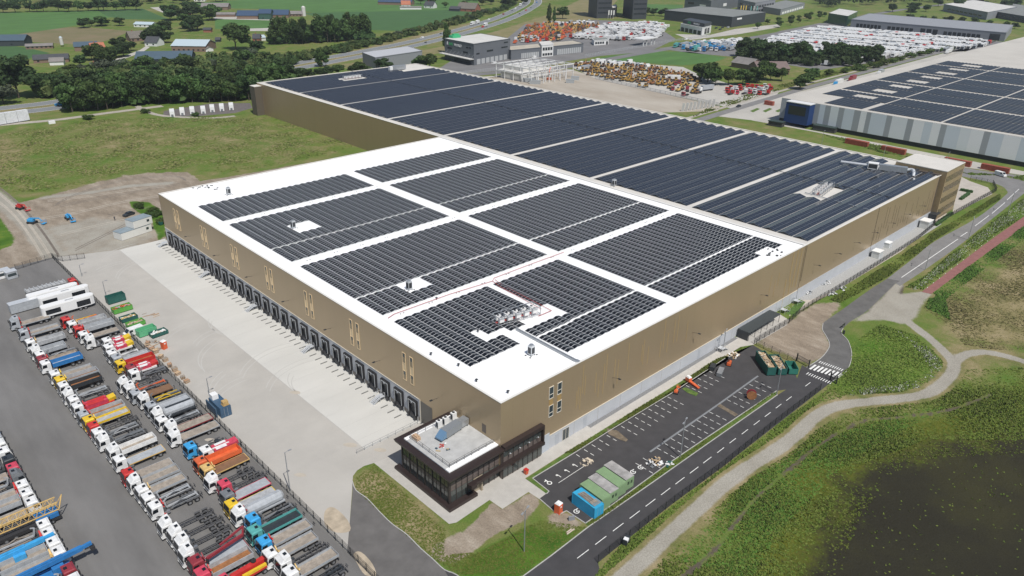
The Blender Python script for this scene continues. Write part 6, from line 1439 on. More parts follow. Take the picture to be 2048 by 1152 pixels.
x, y = G(608,32); t = thing("silo", "pale round silo at the right end of the far farm", "silo", (x, y, 0)); m = MB(); m.tube((0,0,0),(0,0,11),2.6,14); m.build("silo_body", LRF, t); m = MB(); m.tube((0,0,11),(0,0,12.4),2.6,14,0,.4); m.build("silo_cap", LRF, t)
x, y = G(125,93); t = thing("silo", "white silo between the meadow and the long low shed", "silo", (x, y, 0)); m = MB(); m.tube((0,0,1.5),(0,0,8),1.5,12); m.build("silo_body", LRF, t); m = MB(); m.tube((0,0,8),(0,0,9.2),1.5,12,0,.3); m.build("silo_cap", TWH, t)
# petrol canopy
x, y = G(1290,90); t = thing("forecourt_canopy", "white forecourt canopy on four columns in the dealer yard", "canopy", (x, y, 0), .1); m = MB(); m.box(-14,-6,6.2,14,8,7.2); m.build("roof", WW, t)
for a, b in ((-10,-4),(-4,-4),(5,-4),(11,-4)): m = MB(); m.box(a-.5,b-.5,0,a+.5,b+.5,6.2); m.build("column", WW, t)
# white steel frame under construction
t = thing("building_frame", "white steel frame of a building under construction beside the dirt site", "building frame", (*G(1062,168), 0), 0)
a, b, c = G(1062,168), G(1160,156), G(1022,150); X0, X1, Y1 = 0, b[0]-a[0]-2, 38; m = MB(); fl = MB()
for i in range(7):
    for j in range(5):
        x, y = X1*i/6, Y1*j/4; m.bar((x,y,0),(x,y,10.5),.5)
        if j < 4: m.bar((x,y,10.3),(x,Y1*(j+1)/4,10.3),.45); m.bar((x,y,5.4),(x,Y1*(j+1)/4,5.4),.4)
        if i < 6: m.bar((x,y,10.3),(X1*(i+1)/6,y,10.3),.45); m.bar((x,y,5.4),(X1*(i+1)/6,y,5.4),.4)
m.build("steel_column_grid", WW, t); fl.box(1,12,5.5,X1*.8,Y1,5.8); fl.box(1,12.3,0.1,X1*.75,Y1-4,5.2); fl.box(X1*.2,18,5.8,X1*.75,Y1-1,8.6); fl.build("concrete_core", LRF, t)
m = MB()
for k in range(6): m.box(3+k*6,-4,0,3.5+k*6,-3.5,5.2); 
m.build("column_stub", WW, t)
t = thing("mobile_lift", "orange lift working inside the white steel frame", "lift", (*G(1098,160), 0)); m = MB(); m.box(-1.6,-1,.4,1.6,1,1.8); m.bar((0,0,1.8),(2.5,2,7),.4); m.bar((2.5,2,7),(5,3,9),.35); m.build("lift_body", PM('orange'), t)
for i, (u, v, l) in enumerate(((1058,164,9),(1070,168,8),(1150,160,6),(1140,166,6))):
    x, y = G(u, v); m = MB(); m.box(-l/2,-1.2,0,l/2,1.2,2.6); m.box(-l/2-.1,-1.3,2.6,l/2+.1,1.3,2.75); o = m.build("site_cabin", [M("cabin_grey_far", (.33,.35,.36), .6)]); o.location = (x, y, .03); o.rotation_euler = (0,0,-.9); tag(o, "grey site cabin beside the white steel frame, %s from the left" % ORD[i], "site cabin", "site cabins by the steel frame")
# leaning concrete blades in a row
for i in range(9):
    x, y = G(1365+i*7.6, 223-i*1.1); m = MB(); m.hexa([(-.25,-.9,0),(.25,-.9,0),(.25,.9,0),(-.25,.9,0),(.7,-.9,5),(1.0,-.9,5),(1.0,.9,5),(.7,.9,5)]); o = m.build("concrete_panel", LRF); o.location = (x, y, .03); tag(o, "upright pale concrete panel in the row behind the rear hall, %s from the left" % ORD[i], "concrete panel", "row of upright concrete panels")
# rear office block and right depot
t = thing("office_building", "four storey bronze office block at the far end of the rear hall", "office building", (229.6, 0, 0))
OB = (0.0, -1.8, 21.5, 17.5); HB = 19.4
GB = M("bronze_office_cladding", (.30,.235,.14), .45, .3, var=.06, scale=.3)
m = MB(); m.box(1.6,OB[1],0,OB[2],OB[3],HB,0); m.box(0,.2,0,1.6,17,HB-1,1); m.build("wall", [GB, M("recess_brown", (.10,.08,.065), .5)], t)
m = MB(); m.box(1.9,OB[1]+.3,HB+.002,OB[2]-.3,OB[3]-.3,HB+.2); r = m.build("roof", ROOFB, t); m = MB(); m.box(1.6,OB[1],HB+.21,1.9,OB[3],HB+.45); m.box(1.9,OB[1],HB+.21,OB[2],OB[1]+.3,HB+.45); m.box(OB[2]-.3,OB[1]+.3,HB+.21,OB[2],OB[3],HB+.45); m.build("parapet", M("parapet_cream",(0,0,0)), r)
for z in (2.0, 6.6, 11.2, 15.2):
    for k in range(13):
        m = MB(); x = 2.3+k*1.46; m.box(x,OB[1]-.06,z,x+.85,OB[1]-.01,z+2.3); m.build("window", WIND, t)
m = MB()
for k in range(14): x = 1.95+k*1.46; m.box(x,OB[1]-.09,1.0,x+.10,OB[1]-.0,HB-.3)
m.build("gold_fin", GOLD, t)
m = MB(); m.box(-2,-3,3.0,3,-.2,3.3); m.box(-2,-3,0,-1.8,-.2,3); m.build("entrance_canopy", DARKM, t)
HDG = M("hedge_green", (.03,.075,.015), .9, var=.3, scale=1.5, bump=.5)
for l, a_, b_ in (("long low hedge in the court below the rear office block",(1871,452),(1903,428)),("short low hedge in the court right of the rear office block",(1921,400),(1938,388)),("low hedge turning at the top of the rear office court",(1920,381),(1945,386))):
    A_h, B_h = G(*a_), G(*b_); mb = MB(); n_h = 10
    for k in range(n_h):
        f0, f1 = k/n_h, (k+1)/n_h; mb.bar((A_h[0]+(B_h[0]-A_h[0])*f0, A_h[1]+(B_h[1]-A_h[1])*f0, .5), (A_h[0]+(B_h[0]-A_h[0])*f1, A_h[1]+(B_h[1]-A_h[1])*f1, .5), 1.1+.15*(k%3), 1.0+.1*((k*7)%3))
    tag(mb.build("hedge", HDG), l, "hedge")
t = thing("warehouse", "huge grey and blue striped warehouse with panel covered roof at the right edge", "warehouse", (346, 0, 0))
HR = 14.0; YE = -170; XE = 845
m = MB(); m.box(346,YE,2.4,XE,128,HR-.1,0); m.build("wall", M("depot_wall", (.36,.38,.40), .6), t, True)
m = MB(); m.box(346.3,YE,0,XE,127.7,2.4); m.build("plinth", M("plinth_black", (.03,.032,.034), .7), t, True)
def PY(px):
    d = AR*((px-1024)/CF) + AU*(-(205+.1401*(px-1577.6)-576)/CF) + AF; t = (346-CAM[0])/d[0]; return float(CAM[1]+t*d[1])
m = MB(); st_ = [(1590,1606,3),(1606,1621,0),(1621,1640,1),(1640,1651,3),(1651,1662,1),(1662,1678,2),(1678,1689,1),(1689,1709,3),(1709,1722,1),(1722,1734,0),(1734,1743,1),(1743,1774,3),(1774,1785,1),(1785,1816,2),(1816,1828,1),(1828,1850,0),(1850,1866,3),(1866,1883,0),(1883,1895,1),(1895,1923,3),(1923,1944,2),(1944,1970,0),(1970,1983,1),(1983,2010,3),(2010,2045,0),(2045,2070,3),(2070,2090,1)]
for a_, b_, c in st_: m.box(345.9, PY(b_)+.02, 2.5, 345.999, PY(a_), HR-.12, c)
m.build("cladding_stripes", [M("stripe_light", (.74,.75,.76), .6), M("stripe_dark", (.32,.34,.36), .6), M("stripe_mid", (.66,.69,.71), .6), M("stripe_blue_grey", (.56,.61,.66), .6)], t, True)
m = MB(); m.box(346,YE,HR-.1,XE,128,HR+.1); rfd = m.build("roof", M("depot_roof_cream", (.48,.455,.41), .85, var=.08, scale=.03, det=10), t, True)
m = MB(); m.box(339.5,107,2,345.8,121.5,13.6,0); m.box(339.3,106.8,13.6,345.8,121.7,14.0,1); m.build("blue_entrance_block", [M("depot_blue", (.012,.04,.14), .5), WW], t, True)
m = MB(); m.box(339.42,109,7,339.49,119.5,12); m.build("dark_window_band", WIND, t, True)
dp = [(370+k*58, 52) for k in range(8)]; PVD = M("depot_panels", (.024,.027,.036), .35, spec=.5)
holes = [(j, 0) for j in range(8)]
rows = []
def depot_block(x0, x1, y0, y1, gap, label):
    a = thing("solar_array", label, "solar array", (x0, y0, HR+.1), 0, "solar arrays on the striped warehouse"); n = max(1, round((y1-y0)/2.6)); p = (y1-y0)/n
    for k in range(n):
        g = MB(); segs = [(0, x1-x0)]
        if gap and 3 < k < n-6: segs = [(0, (x1-x0)*.30), ((x1-x0)*.72, x1-x0)]
        for s0, s1 in segs:
            q = max(1, round((s1-s0)/2.2)); d = (s1-s0)/q
            for i in range(q):
                ya, ym, yb = k*p+.08, k*p+p/2, (k+1)*p-.08; xa, xb = s0+i*d+.04, s0+(i+1)*d-.04
                g.quad((xa,ya,.15),(xb,ya,.15),(xb,ym-.03,.4),(xa,ym-.03,.4),0); g.quad((xa,ym+.03,.4),(xb,ym+.03,.4),(xb,yb,.15),(xa,yb,.15),0)
        g.build("panel_row", PVD, a)
XS = [350+k*26.5 for k in range(10)]
for k in range(9):
    for j, (y0, y1) in enumerate(((80,118),(40.5,79),(1,39.5),(-38.5,0),(-78,-39.5),(-117.5,-79))):
        if k == 0 and j == 0: y0, y1 = 82, 104
        if j > 3 and k < 3: continue
        if XS[k]+23 > 585: continue
        depot_block(XS[k], XS[k]+(25.3 if k % 2 == 0 else 22.3), y0, y1, (j == 0), "solar array on the striped warehouse, %s from its left end in the %s row from the rear" % (ORD[k], ORD[j]) if False else "panels on striped warehouse: strip %s from the blue entrance, %s block along" % (ORD[k], ORD[j]))
for u, v, l in ((1713,290,"red container nearest the dark shed"),(1786,305,"second red container along the rear fence"),(1914,329,"third red container left of the road bend"),(1989,342,"fourth red container at the right edge"),(1538,210,"small red container beside the service road")):
    x, y = G(u, v); container(0,0,12.0 if u > 1600 else 6,CR,l,-math.pi/2+(.0),world=(x,y),grp="red containers behind the rear hall")
for u, v, w_, d_, l in ((1552,252,9,5,"dark flat roofed shed left of the blue entrance"),(1650,262,13,6,"long dark canopy right of the blue entrance")):
    x, y = G(u, v); t = thing("shed", l, "shed", (x, y, .03), -math.pi/2+.1); m = MB(); m.box(-w_/2,-d_/2,2.7,w_/2,d_/2,3.0); m.build("roof", M("roof_dark_green", (.035,.055,.05), .6), t); m = MB(); m.box(-w_/2+.4,-d_/2+.4,0,w_/2-.4,d_/2-.4,2.7); m.build("walls", M("shed_dark", (.05,.05,.05), .7), t)
def lorrybox(u, v, rz, cabc, boxc, label, L=12, grp=None):
    x, y = G(u, v); t = thing("truck", label, "truck", (x, y, .06), rz, grp); inst("cab", cab_mesh(cabc, 0), t); m = MB(); m.box(1.4,-1.25,1.1,1.4+L,1.25,3.9); m.build("cargo_box", PM(boxc), t); m = MB(); m.box(-.9,-.5,.6,1.2+L,.5,1.1); m.build("chassis", CHAS, t)
    for xx in (-.15, L-1.5, L-.2):
        for s in (-1,1): inst("wheel", tm('tyre', tyre_me), t, (xx, s*1.06, .51))
lorrybox(1670,172,.1,'light blue','white',"blue cab lorry with long white box on the service road"); lorrybox(1700,163,.1,'maroon','maroon',"dark red box lorry following the white one",9); lorrybox(1757,150,.05,'white','silver',"white box lorry beside the grey depot dock",7); lorrybox(1893,108,.1,'white','white',"white cab articulated lorry at the far end of the service road",13); lorrybox(1160,142,0,'white','silver',"white cab lorry beside the yellow machines",10); lorrybox(1330,160,-.9,'white','white',"white tanker like lorry by the machine yard fence",10); lorrybox(1400,183,-.2,'white','silver',"long silver trailer lorry at the near edge of the machine yard",11)
x, y = G(2000,352); car(x, y, 1.2, 'white', "white van parked on the grass right of the third red container", True)
x, y = G(1477,214); car(x, y, .1, 'dark', "dark car on the service road beside the concrete panels")
x, y = G(122,211); car(x, y, .1, 'light blue', "light blue car on the highway at the far left", scale=1.5)
# ------------------------------------------------------------------ yards full of machines, lorries and vans
def machine_me(kind, col):
    def f():
        m = MB()
        if kind == 'loader':
            m.box(-2.2,-1.1,.9,1.2,1.1,2.0,0); m.box(-.6,-.8,2.0,.8,.8,3.2,1); m.box(-.7,-.9,3.2,.9,.9,3.35,0); m.bar((1.2,0,1.6),(3.2,0,.8),.5,.5,0); m.box(3.0,-1.3,.2,4.0,1.3,1.2,1)
            for a in (-1.5,1.2):
                for s in (-1,1): m.tube((a,s*.9,.8),(a,s*1.3,.8),.8,8,1)
        elif kind == 'digger':
            m.box(-2,-1.3,0,2,-.8,.9,1); m.box(-2,.8,0,2,1.3,.9,1); m.box(-2.1,-1.2,1.0,1.2,1.2,2.1,0); m.box(.0,.1,2.1,1.2,1.1,3.0,1); m.bar((1,-.3,1.8),(3.6,-.3,4.2),.45,.5,0); m.bar((3.6,-.3,4.2),(5.4,-.3,1.6),.35,.4,0); m.box(5.0,-.8,.8,5.8,.3,1.7,1)
        elif kind == 'lift':
            m.box(-1.8,-1,.5,1.6,1,1.6,0); m.bar((-1.5,0,1.9),(4,0,2.6),.5,.5,0); m.box(4,-1,.8,5,1,1.9,0); m.box(-1.7,-1.2,.1,1.5,1.2,.5,1)
        elif kind == 'truck':
            m.box(-1.1,-1.2,.6,1.0,1.2,3.2,0); m.box(-1.14,-1.0,1.9,-1.09,1.0,2.8,1); m.box(-.9,-1.22,1.9,.2,1.22,2.7,1); m.box(1.0,-1,.4,6.5,1,1.1,1)
        elif kind == 'van':
            m.pxz([(-2.9,.35),(2.9,.35),(2.9,2.7),(-1.5,2.7),(-2.2,1.5),(-2.85,1.2)], -1.05, 1.05, 0); m.hexa([(-2.22,-.9,1.5),(-1.5,-.9,2.5),(-1.5,.9,2.5),(-2.22,.9,1.5),(-2.27,-.9,1.54),(-1.56,-.9,2.56),(-1.56,.9,2.56),(-2.27,.9,1.54)], 1); m.box(-2.7,-1.06,.15,2.6,1.06,.4,1)
        elif kind == 'boxer':
            m.box(-3.6,-1.2,.6,-1.7,1.2,3.0,0); m.box(-3.64,-1.0,1.8,-3.6,1.0,2.7,1); m.box(-1.5,-1.25,.9,4.5,1.25,3.7,0); m.box(-3.4,-.9,.3,4.3,.9,.9,1)
        return m.mesh(kind, [PM(col), M("machine_dark", (.03,.03,.03), .6)])
    return tm(('mc', kind, col), f)
MC = {'loader': ("wheel_loader","loader"), 'digger': ("excavator","excavator"), 'lift': ("boom_lift","lift"), 'truck': ("truck","truck"), 'van': ("van","van"), 'boxer': ("box_lorry","lorry")}
def ingrid(poly, dx, dy, ang, jit, seed, fill=.93, lane=0):
    P = GP(poly); r = random.Random(seed); cx = sum(p[0] for p in P)/len(P); cy = sum(p[1] for p in P)/len(P); R_ = max(math.hypot(x-cx,y-cy) for x, y in P)
    out = []; c, s = math.cos(ang), math.sin(ang); n = int(R_/min(dx,dy))+2
    pts = [(i*dx, j*dy) for i in range(-n, n) for j in range(-n, n) if abs(i*dx) < R_ and abs(j*dy) < R_ and not (lane and i % lane == 0)]
    X_ = np.array([cx+a*c-b*s for a, b in pts]); Y_ = np.array([cy+a*s+b*c for a, b in pts]); ok = inside(X_, Y_, P)
    for x, y, o in zip(X_, Y_, ok):
        if o and r.random() < fill: out.append((x+r.uniform(-jit,jit), y+r.uniform(-jit,jit)))
    return out
def fillyard(poly, dx, dy, ang, kinds, label, grp, seed, sc_=1.0, limit=300, jit=.3, fill=.93, stuff=None, ja=.05, lane=0):
    r = random.Random(seed); P = ingrid(poly, dx, dy, ang, jit, seed, fill, lane); P.sort(key=lambda p: math.hypot(p[0]-CAM[0], p[1]-CAM[1]))
    for x, y in P[:limit]:
        k, c = r.choices([q[0] for q in kinds], [q[1] for q in kinds])[0]
        o = inst(MC[k][0], machine_me(k, c), None, (x, y, .05), ang+r.choice((0, 0, math.pi))+r.uniform(-ja, ja), (sc_,)*3)
        tag(o, label % c, MC[k][1], grp)
    if len(P) > limit:
        m = MB(); cols = {'white': 0, 'red': 1, 'silver': 2, 'dark': 3}
        for x, y in P[limit:]:
            a = ang+r.uniform(-ja, ja); c, s = math.cos(a), math.sin(a); mm = r.choices((0,1,2), (34,1,6))[0]
            def q(u, v, z): return (x+u*c-v*s, y+u*s+v*c, z)
            l, w_, h = 3.0*sc_, 1.1*sc_, 2.7*sc_
            m.hexa([q(-l,-w_,.3),q(l,-w_,.3),q(l,w_,.3),q(-l,w_,.3),q(-l*.6,-w_,h),q(l,-w_,h),q(l,w_,h),q(-l*.6,w_,h)], mm)
            m.hexa([q(-l*1.02,-w_*.9,.3),q(-l*.98,-w_*.9,.3),q(-l*.98,w_*.9,.3),q(-l*1.02,w_*.9,.3),q(-l*.85,-w_*.9,h*.8),q(-l*.8,-w_*.9,h*.8),q(-l*.8,w_*.9,h*.8),q(-l*.85,w_*.9,h*.8)], 3)
        o = m.build("parked_vans", [PM('white'), PM('red'), PM('silver'), PM('dark')]); tag(o, stuff, "vans", None, "stuff")
fillyard([(1150,130),(1190,122),(1260,124),(1275,130),(1385,150),(1395,160),(1330,172),(1290,178),(1230,162),(1165,150)], 7.5, 4.2, .25, ((('loader','ochre'),6),(('digger','ochre'),4),(('loader','brown'),4),(('digger','rust'),3),(('loader','tan'),1)), "%s machine parked in the machine yard behind the steel frame", "machines in the machine yard", 21, .95, 120, .8, .9, None, .5, 3)
fillyard([(1330,168),(1400,152),(1400,185),(1380,197),(1340,186)], 7.5, 4.6, .3, ((('loader','ochre'),4),(('loader','brown'),2),(('digger','tan'),1),(('truck','maroon'),1)), "%s machine parked near the poplars of the machine yard", "machines in the machine yard", 22, .95, 40, .8, .85, None, .5, 3)
fillyard([(1455,176),(1540,172),(1548,186),(1500,196),(1450,190)], 8, 3.4, .2, ((('truck','red'),5),(('truck','white'),4),(('truck','pink red'),1)), "%s truck cab in the corner lot beside the barn trees", "red and white truck cabs", 23, .9, 30, .5, .7, None, .3)
fillyard([(1060,50),(1180,44),(1200,52),(1190,64),(1120,75),(1040,84),(1030,75)], 10, 5.0, .5, ((('lift','rust'),4),(('lift','orange'),3),(('lift','tan'),2),(('digger','ochre'),3),(('lift','dark'),1)), "%s lift or digger in the crowded dealer yard", "orange machines in the dealer yard", 24, 1.2, 130, 1.3, .85, None, .5, 4)
fillyard([(1035,76),(1130,76),(1120,82),(1060,86),(1030,88)], 10, 5, .5, ((('lift','orange'),3),(('truck','white'),4),(('truck','red'),1),(('loader','tan'),2)), "%s vehicle at the near end of the dealer yard", "mixed vehicles in the dealer yard", 28, 1.2, 40, 1.0, .8, None, .3)
fillyard([(1180,62),(1210,50),(1300,46),(1340,52),(1330,62),(1318,80),(1240,82),(1190,80),(1130,78)], 9, 3.8, .35, ((('truck','white'),10),(('boxer','white'),8),(('truck','red'),1),(('truck','silver'),2)), "%s lorry in the dense white ranks of the dealer yard", "white lorries in the dealer yard", 25, 1.15, 160, .4, .9, None, .06, 5)
fillyard([(1345,95),(1400,86),(1480,80),(1495,100),(1420,104),(1370,102)], 9, 4.2, .2, ((('boxer','silver'),4),(('truck','white'),3),(('truck','blue'),3),(('boxer','teal'),1),(('truck','light blue'),2)), "%s lorry in the small lorry park above the bright field", "lorries in the small park", 26, 1.15, 60, .6, .8, None, .2)
fillyard([(1500,92),(1560,72),(1640,56),(1700,58),(1990,86),(1960,96),(1900,102),(1810,112),(1760,122),(1660,132),(1530,112)], 9.5, 3.6, .12, ((('van','white'),24),(('boxer','white'),10),(('truck','red'),1),(('van','silver'),3),(('van','blue'),1)), "%s vehicle in the packed van park at the upper right", "vehicles in the packed van park", 27, 1.25, 290, .3, .95, "dense ranks of white vans filling the rear of the van park", .04, 4)
# highway traffic
rr = random.Random(31); L1, L2 = offs(HW, 11), offs(HW, -8)
hwv = [(L1, 52.3,'white',1),(L2,53.0,'white',1),(L1,54.1,'white',1),(L2,51.6,'red',0),(L1,48.2,'dark',0),(L2,47.2,'red',0),(L1,56.2,'white',0),(L2,57.3,'silver',0),(L1,58.4,'maroon',0),(L2,60.1,'dark',0),(L1,60.9,'dark',0),(L2,62.2,'red',0),(L1,63.1,'white',0),(L2,64.3,'dark',0),(L1,65.2,'white',1),(L2,66.1,'silver',0),(L1,67.3,'dark',0),(L2,68.4,'blue',0),(L1,69.2,'white',0),(L2,70.3,'white',1),(L1,71.4,'dark',0),(L2,45.1,'dark',0),(L1,72.5,'silver',0),(L2,73.6,'dark',0),(L1,46.3,'white',0)]
for i, (LN, s, c, vn) in enumerate(hwv):
    k = int(s*.96); k = min(k, len(LN)-2); f = s-int(s); x = LN[k][0]+(LN[k+1][0]-LN[k][0])*f; y = LN[k][1]+(LN[k+1][1]-LN[k][1])*f
    an = math.atan2(LN[k+1][1]-LN[k][1], LN[k+1][0]-LN[k][0]); o = inst("van" if vn else "car", machine_me('boxer', c) if vn else tm(('cb', False, c), lambda: None) or machine_me('van', c), None, (x, y, .08), an, (1.15,)*3 if vn else (.85,.9,.62))
    tag(o, "%s %s driving on the highway, %s of those in view from the left" % (c, "box van" if vn else "car", ordw(i)), "van" if vn else "car", "highway traffic")
# small cars parked by the farms / plaza
for i, (u, v, c) in enumerate(((1432,57,'dark'),(1445,56,'dark'),(1456,56,'silver'),(1440,60,'dark'),(1036,117,'dark'),(988,128,'white'),(1068,116,'white'),(1075,114,'silver'),(1130,98,'white'),(1372,80,'white'))):
    x, y = G(u, v); o = inst("car", machine_me('van', c), None, (x, y, .06), .2, (.85,.9,.62)); tag(o, "%s car parked by the far showrooms, %s from the left" % (c, ORD[i]), "car", "cars by the showrooms")
FLT = M("fence_light", (.50,.51,.52), .5, .3)
def lightfence(pts, label, st=5.0):
    P_ = GP(pts); o = thing("mesh_fence", label, "fence", (*P_[0], 0)); me = None
    for a, b in zip(P_[:-1], P_[1:]):
        L = math.hypot(b[0]-a[0], b[1]-a[1]); k_ = max(1, round(L/st)); an = math.atan2(b[1]-a[1], b[0]-a[0]); d = L/k_
        m = MB(); m.box(0,-.08,0,.16,.08,2.3); m.box(0,-.04,2.0,d,.04,2.2); m.box(0,-.04,1.0,d,.04,1.12); m.box(0,-.04,.1,d,.04,.25)
        for q in range(int(d/.6)): m.box(.6*q+.3,-.03,.1,.6*q+.4,.03,2.1)
        me = m.mesh("fence_panel", FLT)
        for k in range(k_): inst("fence_panel", me, o, (a[0]+(b[0]-a[0])*k/k_-P_[0][0], a[1]+(b[1]-a[1])*k/k_-P_[0][1], 0), an)
lightfence([(890,152),(1010,139),(1110,130)], "pale fence along the boulevard in front of the green logo building")
lightfence([(1170,114),(1210,107),(1330,86),(1420,72)], "pale fence along the boulevard beside the dealer yard", 8)
lightfence([(1190,158),(1300,182),(1440,213)], "pale mesh fence between building site and machine yard")
# flags
for i, (u, v, c) in enumerate(((1216,38,'white'),(1221,38,'white'),(1226,38,'white'),(1480,27,'yellow'),(1485,27,'yellow'),(1490,27,'yellow'),(1500,28,'teal'),(1506,28,'white'),(1512,28,'teal'),(1428,21,'red'),(1433,21,'red'))):
    x, y = G(u, v); t = thing("flag_mast", "%s banner flag by the far showrooms, %s from the left" % (c, ORD[i]), "flag", (x, y, 0), 0, "banner flags by the showrooms"); m = MB(); m.tube((0,0,0),(0,0,11),.15,5); m.build("mast", WW, t); m = MB(); m.box(.1,-.05,5,2.2,.05,10.8); m.build("flag", PM(c), t)
# ------------------------------------------------------------------ trees
def leaf_mat(name, c1, c2, c3, TL=.35, up=False):
    m = bpy.data.materials.new(name); m.use_nodes = True; n = m.node_tree; b = n.nodes["Principled BSDF"]
    b.inputs["Roughness"].default_value = .7; b.inputs["Specular IOR Level"].default_value = .25
    vc = n.nodes.new("ShaderNodeVertexColor"); vc.layer_name = "leaf"; sp = n.nodes.new("ShaderNodeSeparateColor"); n.links.new(vc.outputs[0], sp.inputs[0])
    r = n.nodes.new("ShaderNodeValToRGB"); e = r.color_ramp.elements; e.new(.5)
    for q, (p, c) in zip(e, ((0, c1), (.5, c2), (1, c3))): q.position = p; q.color = (*c, 1)
    n.links.new(sp.outputs[0], r.inputs[0])
    if up:
        geo = n.nodes.new("ShaderNodeNewGeometry"); va = n.nodes.new("ShaderNodeVectorMath"); va.operation = 'MULTIPLY_ADD'; va.inputs[1].default_value = (.35,.35,.35); va.inputs[2].default_value = (0,0,1); vn = n.nodes.new("ShaderNodeVectorMath"); vn.operation = 'NORMALIZE'
        n.links.new(geo.outputs["Normal"], va.inputs[0]); n.links.new(va.outputs[0], vn.inputs[0]); n.links.new(vn.outputs[0], b.inputs["Normal"])
    oi = n.nodes.new("ShaderNodeObjectInfo"); hs = n.nodes.new("ShaderNodeHueSaturation")
    for sock, lo, hi in (("Value", .7, 1.3), ("Hue", .485, .515)):
        mr = n.nodes.new("ShaderNodeMapRange"); mr.inputs[3].default_value = lo; mr.inputs[4].default_value = hi; n.links.new(oi.outputs["Random"], mr.inputs[0]); n.links.new(mr.outputs[0], hs.inputs[sock])
    n.links.new(r.outputs[0], hs.inputs["Color"]); n.links.new(hs.outputs[0], b.inputs["Base Color"])
    tr = n.nodes.new("ShaderNodeBsdfTranslucent"); n.links.new(hs.outputs[0], tr.inputs[0]); mx = n.nodes.new("ShaderNodeMixShader"); mx.inputs[0].default_value = TL
    n.links.new(b.outputs[0], mx.inputs[1]); n.links.new(tr.outputs[0], mx.inputs[2]); n.links.new(mx.outputs[0], n.nodes["Material Output"].inputs[0])
    return m
LEAF = leaf_mat("leaves_green", (.045,.080,.022), (.070,.122,.033), (.105,.165,.050)); LEAFD = leaf_mat("leaves_dark", (.030,.056,.019), (.048,.086,.028), (.072,.118,.040))
LEAFL = leaf_mat("leaves_light", (.045,.075,.018), (.075,.115,.028), (.11,.15,.045)); LEAFW = leaf_mat("leaves_willow", (.07,.09,.055), (.10,.125,.075), (.13,.155,.10))
LEAFG = leaf_mat("leaves_garden", (.035,.062,.020), (.075,.115,.035), (.16,.18,.065))
BARK = M("bark", (.075,.06,.045), .95, var=.25, scale=2)
def crown_mesh(name, kind, seed, mat_, nl=1500):
    r = np.random.RandomState(seed)
    if kind == 'poplar': lobes = [(r.uniform(-.06,.06), r.uniform(-.06,.06), .16+.80*k/11, (.16 if 1 < k < 9 else .10)*r.uniform(.8,1.2), .10) for k in range(12)]; leaf = .026
    elif kind == 'shrub': lobes = [(r.uniform(-.35,.35), r.uniform(-.35,.35), r.uniform(.25,.6), r.uniform(.22,.38), r.uniform(.2,.34)) for _ in range(9)]; leaf = .055
    else:
        lobes = []
        for _ in range(20):
            a, q = r.uniform(0,6.28), r.uniform(0,.34); z = r.uniform(.36,.84); s = 1-abs(z-.55)*.9
            lobes.append((q*math.cos(a)*s*1.15, q*math.sin(a)*s*1.15, z, r.uniform(.12,.21), r.uniform(.10,.16)))
    if kind == 'broad': leaf = .034
    V = []; F = []; C = []
    w = np.array([l[3]**2 for l in lobes]); w /= w.sum()
    for i in range(nl):
        l = lobes[r.choice(len(lobes), p=w)]; d = r.normal(size=3); d /= np.linalg.norm(d); q = r.uniform(.62,1.06)
        c = np.array([l[0]+d[0]*l[3]*q, l[1]+d[1]*l[3]*q, l[2]+d[2]*l[4]*q])
        nrm = d+r.normal(size=3)*.55; nrm /= np.linalg.norm(nrm); a = np.cross(nrm, [0,0,1.0]); a = a/(np.linalg.norm(a)+1e-6); b = np.cross(nrm, a); s = leaf*r.uniform(.6,1.5)
        t = r.uniform(0, 6.28); a2 = a*math.cos(t)+b*math.sin(t); b2 = np.cross(nrm, a2)
        k = len(V); V += [tuple(c-a2*s-b2*s*.6), tuple(c+a2*s-b2*s*.7), tuple(c+a2*s*.8+b2*s*.7), tuple(c-a2*s*.7+b2*s*.8)]; F.append((k,k+1,k+2,k+3)); C += [r.uniform(0,1)]*4
    me = bpy.data.meshes.new(name); me.from_pydata(V, [], F); ca = me.color_attributes.new("leaf", 'FLOAT_COLOR', 'POINT')
    arr = np.ones((len(V), 4), np.float32); arr[:, 0] = C; ca.data.foreach_set("color", arr.ravel()); me.materials.append(mat_); return me
def trunk_mesh(kind, seed):
    r = random.Random(seed); m = MB(); h = .45 if kind == 'broad' else (.85 if kind == 'poplar' else .3)
    m.tube((0,0,0), (.005,.005,h), .022, 7, 0, .012)
    for k in range(6 if kind != 'shrub' else 4):
        z = h*(.5+.09*k); a = k*2.4+r.random(); l = .22 if kind != 'poplar' else .08
        m.tube((0,0,z), (l*math.cos(a), l*math.sin(a), z+l*.9), .010, 5, 0, .003)
    return m.mesh("trunk", BARK)
TK = {}
for nm, kind, mt, n_, cnt in (('broad','broad',LEAF,2100,4),('dark','broad',LEAFD,2100,3),('light','broad',LEAFL,1300,2),('willow','broad',LEAFW,1300,1),('poplar','poplar',LEAF,1300,3),('shrub','shrub',LEAF,600,3),('shrubl','shrub',LEAFL,600,2)):
    TK[nm] = [(crown_mesh("crown", kind, 10*i+hash(nm) % 7 if False else 10*i+len(nm)*3, mt, n_), trunk_mesh(kind, i)) for i in range(cnt)]
TR = random.Random(77)
def tree(x, y, h, wdt, kind, label, grp):
    cr, tr = TR.choice(TK[kind]); wdt *= 1.22; s = wdt/ (.62 if kind == 'poplar' and False else (.95 if kind not in ('poplar',) else .42))
    t = thing("tree" if not kind.startswith('shrub') else "shrub", label, "tree" if not kind.startswith('shrub') else "shrub", (x, y, 0), TR.uniform(0, 6.28), grp); t.scale = (s*.95, s*.95, h)
    inst("trunk", tr, t); inst("crown", cr, t)
